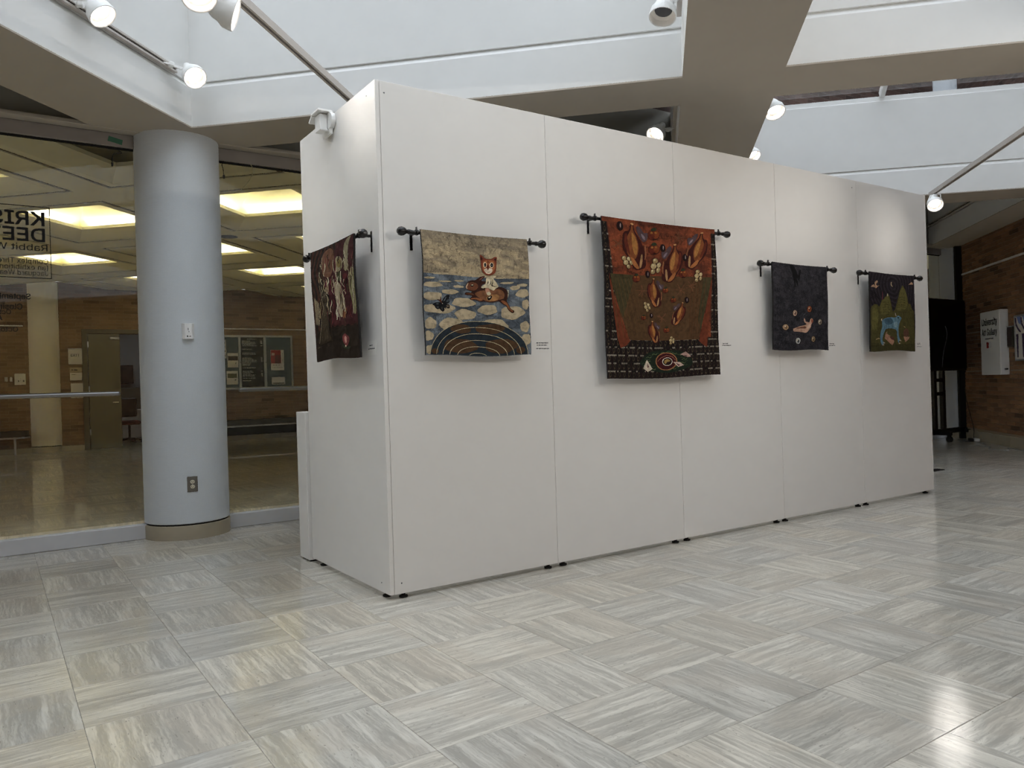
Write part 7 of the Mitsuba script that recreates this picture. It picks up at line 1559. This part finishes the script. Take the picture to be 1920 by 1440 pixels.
# ---------------------------------------------------------------- things on the big column
def on_column(deg, z, out=.0):
    a = math.radians(deg); n = np.array([math.cos(a), math.sin(a), 0])
    return np.array([CX, CY, z]) + n * (.352 + out), np.array([-math.sin(a), math.cos(a), 0]), n
t = thing('wall_sensor', 'small white sensor box high on the round grey column', 'sensor')
o, ex, n = on_column(-93.5, 1.783); M = frame(o, ex, ZZ, n)
add(t, 'back_plate', move(rbox(-.048, .048, -.068, .068, -.006, .012, .006), M), 'white_metal')
P = [(x, y, z) for x, z in ((-.046, .012), (-.03, .030), (0, .036), (.03, .030), (.046, .012)) for y in (-.066, .064)]
add(t, 'cover', move(trimesh.convex.convex_hull(np.array(P)), M), 'white_metal')
add(t, 'slot', move(cat(rbox(-.006, -.001, .005, .024, .0355, .0365, .0002), rbox(0, .004, -.012, .004, .0355, .0365, .0002)), M), 'grey_ink')
add(t, 'badge', move(cat(rbox(-.014, -.004, -.050, -.040, .0315, .0365, .0004), rbox(0, .018, -.048, -.043, .031, .0352, .0004)), M), 'ink', label='tiny dark badge')
t = thing('power_outlet', 'brown grey power outlet low on the round grey column', 'outlet')
o, ex, n = on_column(-93.9, .474); M = frame(o, ex, ZZ, n)
plain('outlet_plate', '67625a', .4); plain('outlet_face', 'c9c2ae', .5)
add(t, 'plate', move(rbox(-.042, .042, -.066, .066, -.006, .006, .003), M), 'outlet_plate')
for zz in (.0195, -.0215):
    k = add(t, 'receptacle', move(lathe([(0, 0), (.0185, 0), (.0185, .009), (.0165, .0105), (0, .0105)], 22), M @ frame((0, zz, 0), (1, 0, 0), (0, .92, 0), ZZ)), 'outlet_face', label='cream receptacle')
    add(k, 'slot', move(cat(rbox(-.009, -.0055, zz - .001, zz + .007, .010, .0112, .0002), rbox(.0055, .009, zz - .001, zz + .007, .010, .0112, .0002), rbox(-.0025, .0025, zz - .012, zz - .006, .010, .0112, .0002)), M), 'ink')
add(t, 'screw', move(cyl((0, -.001, .005), (0, -.001, .0075), .003, 10), M), 'chrome')

# ---------------------------------------------------------------- tracks and track lights
def track(label, p, q, down, w=.036, h=.034):
    t = thing('lighting_track', label, 'lighting track')
    p, q, dn = np.asarray(p, float), np.asarray(q, float), np.asarray(down, float)
    L = np.linalg.norm(q - p); ez = (q - p) / L; ex = np.cross(dn, ez)
    prof = [(-w / 2, 0), (w / 2, 0), (w / 2, h), (.009, h), (.009, h * .3), (-.009, h * .3), (-.009, h), (-w / 2, h)]
    m = trimesh.creation.extrude_polygon(Polygon(prof), L, engine='earcut')
    add(t, 'rail', move(m, frame(p, ex, dn, ez)), 'track_grey', smooth=False)
    add(t, 'slot', move(rbox(-.0088, .0088, h * .3, h * .55, 0, L, .0005), frame(p, ex, dn, ez)), 'track_slot', smooth=False, label='dark slot')
    return t


track('ceiling track crossing the nearest roof bay above the display wall end', dp(1.73, 2.32, SOF + .045), dp(5.93, 2.32, SOF + .045), (0, 0, -1), .05, .05)
track('ceiling track crossing the right hand roof bay', dp(6.53, -3.47, SOF + .03), dp(10.73, -3.47, SOF + .03), (0, 0, -1), .05, .05)
track('track along the side of the left beam', dp(1.9, 3.84, 3.90), dp(5.70, 3.84, 3.90), -D2, .05, .034)
track('track along the left side of the wide beam', dp(1.9, -.23, 3.90), dp(5.75, -.23, 3.90), D2, .05, .034)
track('track along the left side of the wide beam beyond the cross beam', dp(6.6, -.23, 3.78), dp(10.6, -.23, 3.78), D2, .05, .034)
track('track along the far right beam', dp(11.35, -4.87, 3.88), dp(15.2, -4.87, 3.88), D2, .05, .034)
track('track along the right side of the wide beam', dp(6.6, -.97, 3.86), dp(10.6, -.97, 3.86), -D2, .05, .034)


def track_light(label, mount, rim, target, lit=True, power=1.0, R=.094, cone=24):
    """mount: on the track; rim: centre of the open front; aimed at target."""
    t = thing('track_light', label, 'track light')
    mount, rim, target = (np.asarray(v, float) for v in (mount, rim, target))
    d = target - rim; d /= np.linalg.norm(d); M = aim(rim, d); k = R / .094
    out = [(.012, -.205), (.026, -.205), (.030, -.20), (.034, -.15), (.050, -.135), (.062, -.115), (.070, -.085), (.090, -.055), (.094, -.02), (.094, .0), (.090, .002), (.086, -.004), (.083, -.045), (.066, -.060), (0, -.060)]
    add(t, 'housing', move(lathe([(r * k, z * k) for r, z in [(0, -.205)] + out[1:12]], 32), M), 'white_metal')
    add(t, 'baffle', move(lathe([(.0905 * k, .001 * k), (.086 * k, -.004 * k), (.083 * k, -.045 * k), (.060 * k, -.058 * k)], 32), M), 'reflector', label='white inner baffle')
    if lit:
        add(t, 'lamp', move(lathe([(0, -.040 * k), (.03 * k, -.042 * k), (.055 * k, -.050 * k), (.062 * k, -.058 * k)][::-1], 28), M), 'white_card', label='glowing lamp', smooth=True,
            emitter={'type': 'area', 'radiance': R3([7.0, 6.3, 5.5]), 'sampling_weight': .04})
        USED.add(t + '_beam')
        scene[t + '_beam'] = {'type': 'spot', 'to_world': T().look_at(origin=(rim + d * .03).tolist(), target=target.tolist(), up=[.2, .3, 1]), 'intensity': R3(np.array([1.0, .95, .88]) * SPOT * power), 'sampling_weight': 2.0 if power > .31 and 'wide beam' not in label else .3, 'cutoff_angle': float(cone), 'beam_width': cone * .12}
    else:
        add(t, 'lamp', move(lathe([(0, -.045 * k), (.062 * k, -.058 * k)], 24), M), 'grey_ink', label='unlit dark lamp')
    neck = rim - d * .10 * k
    side = M[:3, 0]
    for s in (-1, 1):
        a = neck + side * s * .075 * k
        c = mount + side * s * .055 * k + (neck - mount) * .12
        add(t, 'yoke_arm', tube([a, (a + c) / 2, c], .006, 6), 'white_metal')
    add(t, 'yoke_arm', tube([mount + side * .055 * k + (neck - mount) * .12, mount + (neck - mount) * .10, mount - side * .055 * k + (neck - mount) * .12], .006, 6), 'white_metal')
    add(t, 'adapter', move(rbox(-.026, .026, -.018, .018, .008, .05, .006), aim(mount, (neck - mount) + 1e-6)), 'white_metal')
    return t


WALL = lambda s, z: np.array([X0 + s, Y0, z])
END = lambda s, z: np.array([X0, Y0 + s, z])
track_light('white lit track light on the left beam nearer the viewer, cut by the top edge', dp(4.56, 3.80, 3.90), dp(4.66, 3.66, 3.84), END(.6, 1.6), power=.65)
track_light('white lit track light on the left beam just above the round column', dp(5.56, 3.80, 3.90), dp(5.66, 3.62, 3.80), END(.62, 2.0), power=.65)
track_light('glaring warm track light cut by the top edge left of its twin', dp(3.78, 2.32, 3.49), dp(3.75, 2.36, 3.37), np.array([.9, 2.0, 0]), power=.35, cone=40)
track_light('white lit track light seen from the side on the nearest ceiling track', dp(3.90, 2.32, 3.49), dp(4.01, 2.30, 3.385), dp(6.0, -1.6, 1.9), power=.5, cone=40)
track_light('unlit white track light hanging beside the wide beam at the top', dp(5.48, -.19, 3.88), dp(5.42, -.09, 3.735), dp(4.9, .12, 2.2), lit=False)
track_light('lit track light peeping over the display wall, left of the wide beam', dp(7.95, -.18, 3.76), dp(7.80, -.02, 3.665), dp(6.0, 1.2, 1.6), power=.3)
track_light('lit track light on the wide beam in front of the sloping white curb', dp(7.72, -1.02, 3.86), dp(7.55, -1.13, 3.70), dp(5.6, -1.9, 0), power=.45, cone=40)
track_light('lit track light peeping over the display wall, right of the wide beam', dp(9.36, -1.02, 3.86), dp(9.22, -1.12, 3.76), dp(7.2, -2.2, 0), power=.3, cone=40)
track_light('lit track light at the end of the display wall', dp(10.55, -3.47, 3.47), dp(10.42, -3.42, 3.30), dp(7.6, -3.0, 0.6), power=.4, cone=40)
# unseen heads added out of frame: light pools at the right end, fill elsewhere
track('unseen ceiling track added for fill lights of the right hand near roof bay', dp(1.73, -3.47, SOF + .03), dp(5.93, -3.47, SOF + .03), (0, 0, -1), .05, .05)
for (a, s_, z_, pw), what in zip(((7.35, 5.35, 2.42, .42), (6.85, 3.95, 2.50, .50), (5.4, 3.3, 2.3, .55), (4.0, 2.1, 2.5, .80), (2.6, 1.0, 2.5, .95), (2.0, .35, 2.5, .85)), ('blue hare tapestry', 'black tapestry', 'right half of the rust tapestry', 'left half of the rust tapestry', 'right half of the rabbit rider', 'left half of the rabbit rider')):
    track_light(f'unseen white track light added to light the {what}', dp(a, -3.47, 3.47), dp(a + .02, -3.38, 3.32), WALL(s_, z_), power=pw, cone=46 if a < 6.5 else 22)

# ---------------------------------------------------------------- the far right corner
t = thing('screen_cart', 'large black display screen on a black wheeled cart in the far corner', 'screen')
add(t, 'screen', rbox(12.75, 14.66, 6.92, 6.99, 1.24, 2.50, .012), 'black_plastic')
add(t, 'screen_glass', rbox(12.79, 14.62, 6.912, 6.921, 1.28, 2.46, .002), 'black_metal')
for x in (13.66, 13.95): add(t, 'upright', rbox(x - .045, x + .045, 7.00, 7.07, .16, 2.2, .006), 'black_metal')
for z in (.84, 1.08): add(t, 'cross_bar', rbox(13.66, 13.95, 6.99, 7.05, z - .03, z + .03, .006), 'black_metal')
add(t, 'shelf', rbox(12.95, 14.62, 6.98, 7.06, .13, .22, .01), 'black_metal')
for x in (13.0, 13.72, 14.60):
    add(t, 'base_leg', rbox(x - .035, x + .035, 6.78, 7.06, .12, .18, .01), 'black_metal')
    for y in (6.82,):
        k = add(t, 'caster', cyl((x - .022, y, .052), (x + .022, y, .052), .052, 20), 'rubber')
        add(k, 'fork', rbox(x - .03, x + .03, y - .02, y + .03, .08, .13, .006), 'black_metal')
add(t, 'side_post', rbox(14.66, 14.70, 6.96, 7.02, .2, 2.5, .005), 'black_metal')
single('dangling_cable', 'thin grey cable dangling down the front of the black screen', 'cable', tube([(13.85, 6.90, 2.02), (13.88, 6.89, 1.92), (13.84, 6.88, 1.80), (13.72, 6.88, 1.55), (13.68, 6.89, 1.30)], .006, 6), 'grey_ink')
single('floor_plate', 'small flat black plate on the floor by the right end of the display wall', 'plate', rbox(9.55, 9.88, 4.98, 5.10, 0, .010, .003), 'black_plastic')

t = thing('gallery_sign', 'white box sign reading University Art Gallery on the brick wall', 'sign')
A0, A1, BF = 13.46, 14.20, -5.295
add(t, 'box', dbox(A0, A1, RW + .004, BF, 1.15, 2.19, .006), 'white_metal')
eo = lambda a, z: dp(a, BF + .001, z)
sx = -D1
add(t, 'lettering', text('University', .105, eo(14.145, 1.965), sx, ZZ, bold=True, width=.60), 'ink', smooth=False)
add(t, 'lettering', text('Art Gallery', .105, eo(14.14, 1.80), sx, ZZ, bold=True, width=.585), 'ink', smooth=False)
add(t, 'subtitle', quad(eo(14.01, 1.733), sx, ZZ, .31, .020, .0015), 'grey_ink')
add(t, 'emblem', quad(eo(13.965, 1.59), sx, ZZ, .085, .10, .0015), 'paper_red', label='small dark red emblem')
add(t, 'emblem_text', cat([quad(eo(13.87, 1.60 + .024 * k), sx, ZZ, .10 - .012 * (k % 2), .012, .0012) for k in range(4)]), 'sill_metal')
add(t, 'peg', cyl(dp(13.45, -5.36, 1.24), dp(13.38, -5.36, 1.24), .014, 10), 'black_metal')
t = thing('wall_panel', 'small dark framed panel on brick between the gallery sign and the painting', 'panel')
add(t, 'frame', dbox(13.235, 13.41, RW + .004, RW + .05, 1.58, 1.90, .004), 'door_frame_grey')
add(t, 'face', dbox(13.25, 13.40, RW + .048, RW + .056, 1.60, 1.88, .002), 'photo_dark')
add(t, 'ledge', dbox(13.235, 13.41, RW + .004, RW + .060, 1.895, 1.91, .002), 'aluminium')
t = thing('framed_painting', 'abstract painting of blue, purple and cream bands cut by the right edge', 'painting')
A0, A1 = 12.35, 13.175
add(t, 'frame', cat(dbox(A0, A1, RW + .004, RW + .045, 1.36, 1.385), dbox(A0, A1, RW + .004, RW + .045, 2.035, 2.06), dbox(A0, A0 + .025, RW + .004, RW + .045, 1.36, 2.06), dbox(A1 - .025, A1, RW + .004, RW + .045, 1.36, 2.06)), 'aluminium')
plain('paint_blue', '6d7fb4', .6); plain('paint_purple', '3a2a4a', .6); plain('paint_cream', 'd9d3cc', .6)
add(t, 'canvas', dbox(A0 + .02, A1 - .02, RW + .004, RW + .030, 1.38, 2.04, .001), 'paint_cream')
for k in range(4):
    a = A1 - .035 - k * .19
    add(t, 'painted_band', tube([dp(a, RW + .031, 2.02), dp(a - .02, RW + .031, 1.92), dp(a - .09, RW + .031, 1.84), dp(a - .16, RW + .031, 1.80)], .014, 6), 'paint_purple')
    m = move(trimesh.creation.extrude_polygon(Polygon([(0, 0), (.07, .0), (.055, -.36), (.02, -.36)]), .003, engine='earcut'), frame(dp(a - .005, RW + .030, 1.77), -D1, ZZ, D2))
    add(t, 'painted_band', m, 'paint_purple')
    m = move(trimesh.creation.extrude_polygon(Polygon([(0, 0), (.13, 0), (.14, -.13), (.07, -.10)]), .003, engine='earcut'), frame(dp(a - .03, RW + .030, 2.035), -D1, ZZ, D2))
    add(t, 'painted_band', m, 'paint_blue')
t = thing('power_adapter', 'black and white power adapter on the floor under the gallery sign', 'adapter')
add(t, 'body', dbox(14.62, 14.74, -5.30, -5.24, 0, .055, .008), 'black_plastic')
add(t, 'strip', dbox(14.60, 14.80, -5.385, -5.31, 0, .05, .006), 'white_metal')
add(t, 'power_cord', tube([dp(15.2, RW + .05, 1.05), dp(15.12, RW + .06, .75), dp(14.98, RW + .05, .45), dp(14.82, RW + .06, .22), dp(14.72, RW + .10, .06)], .006, 6), 'black_plastic', label='thin dark power cord')
add(t, 'floor_cord', tube([(13.9, 6.75, .006), (14.1, 6.62, .006), (14.25, 6.70, .006), (14.35, 6.85, .006), dp(14.95, -5.15, .006), dp(14.75, -5.26, .006)], .005, 6), 'grey_ink')
add(t, 'floor_cord', tube([dp(14.58, -5.30, .006), dp(14.1, -5.25, .006), dp(13.75, -5.15, .006), dp(13.9, -5.0, .006), dp(13.5, -5.12, .006), dp(13.2, -5.0, .006), dp(12.9, -5.15, .006), dp(13.3, -5.3, .006), dp(12.8, -5.32, .006)], .006, 6), 'aluminium')
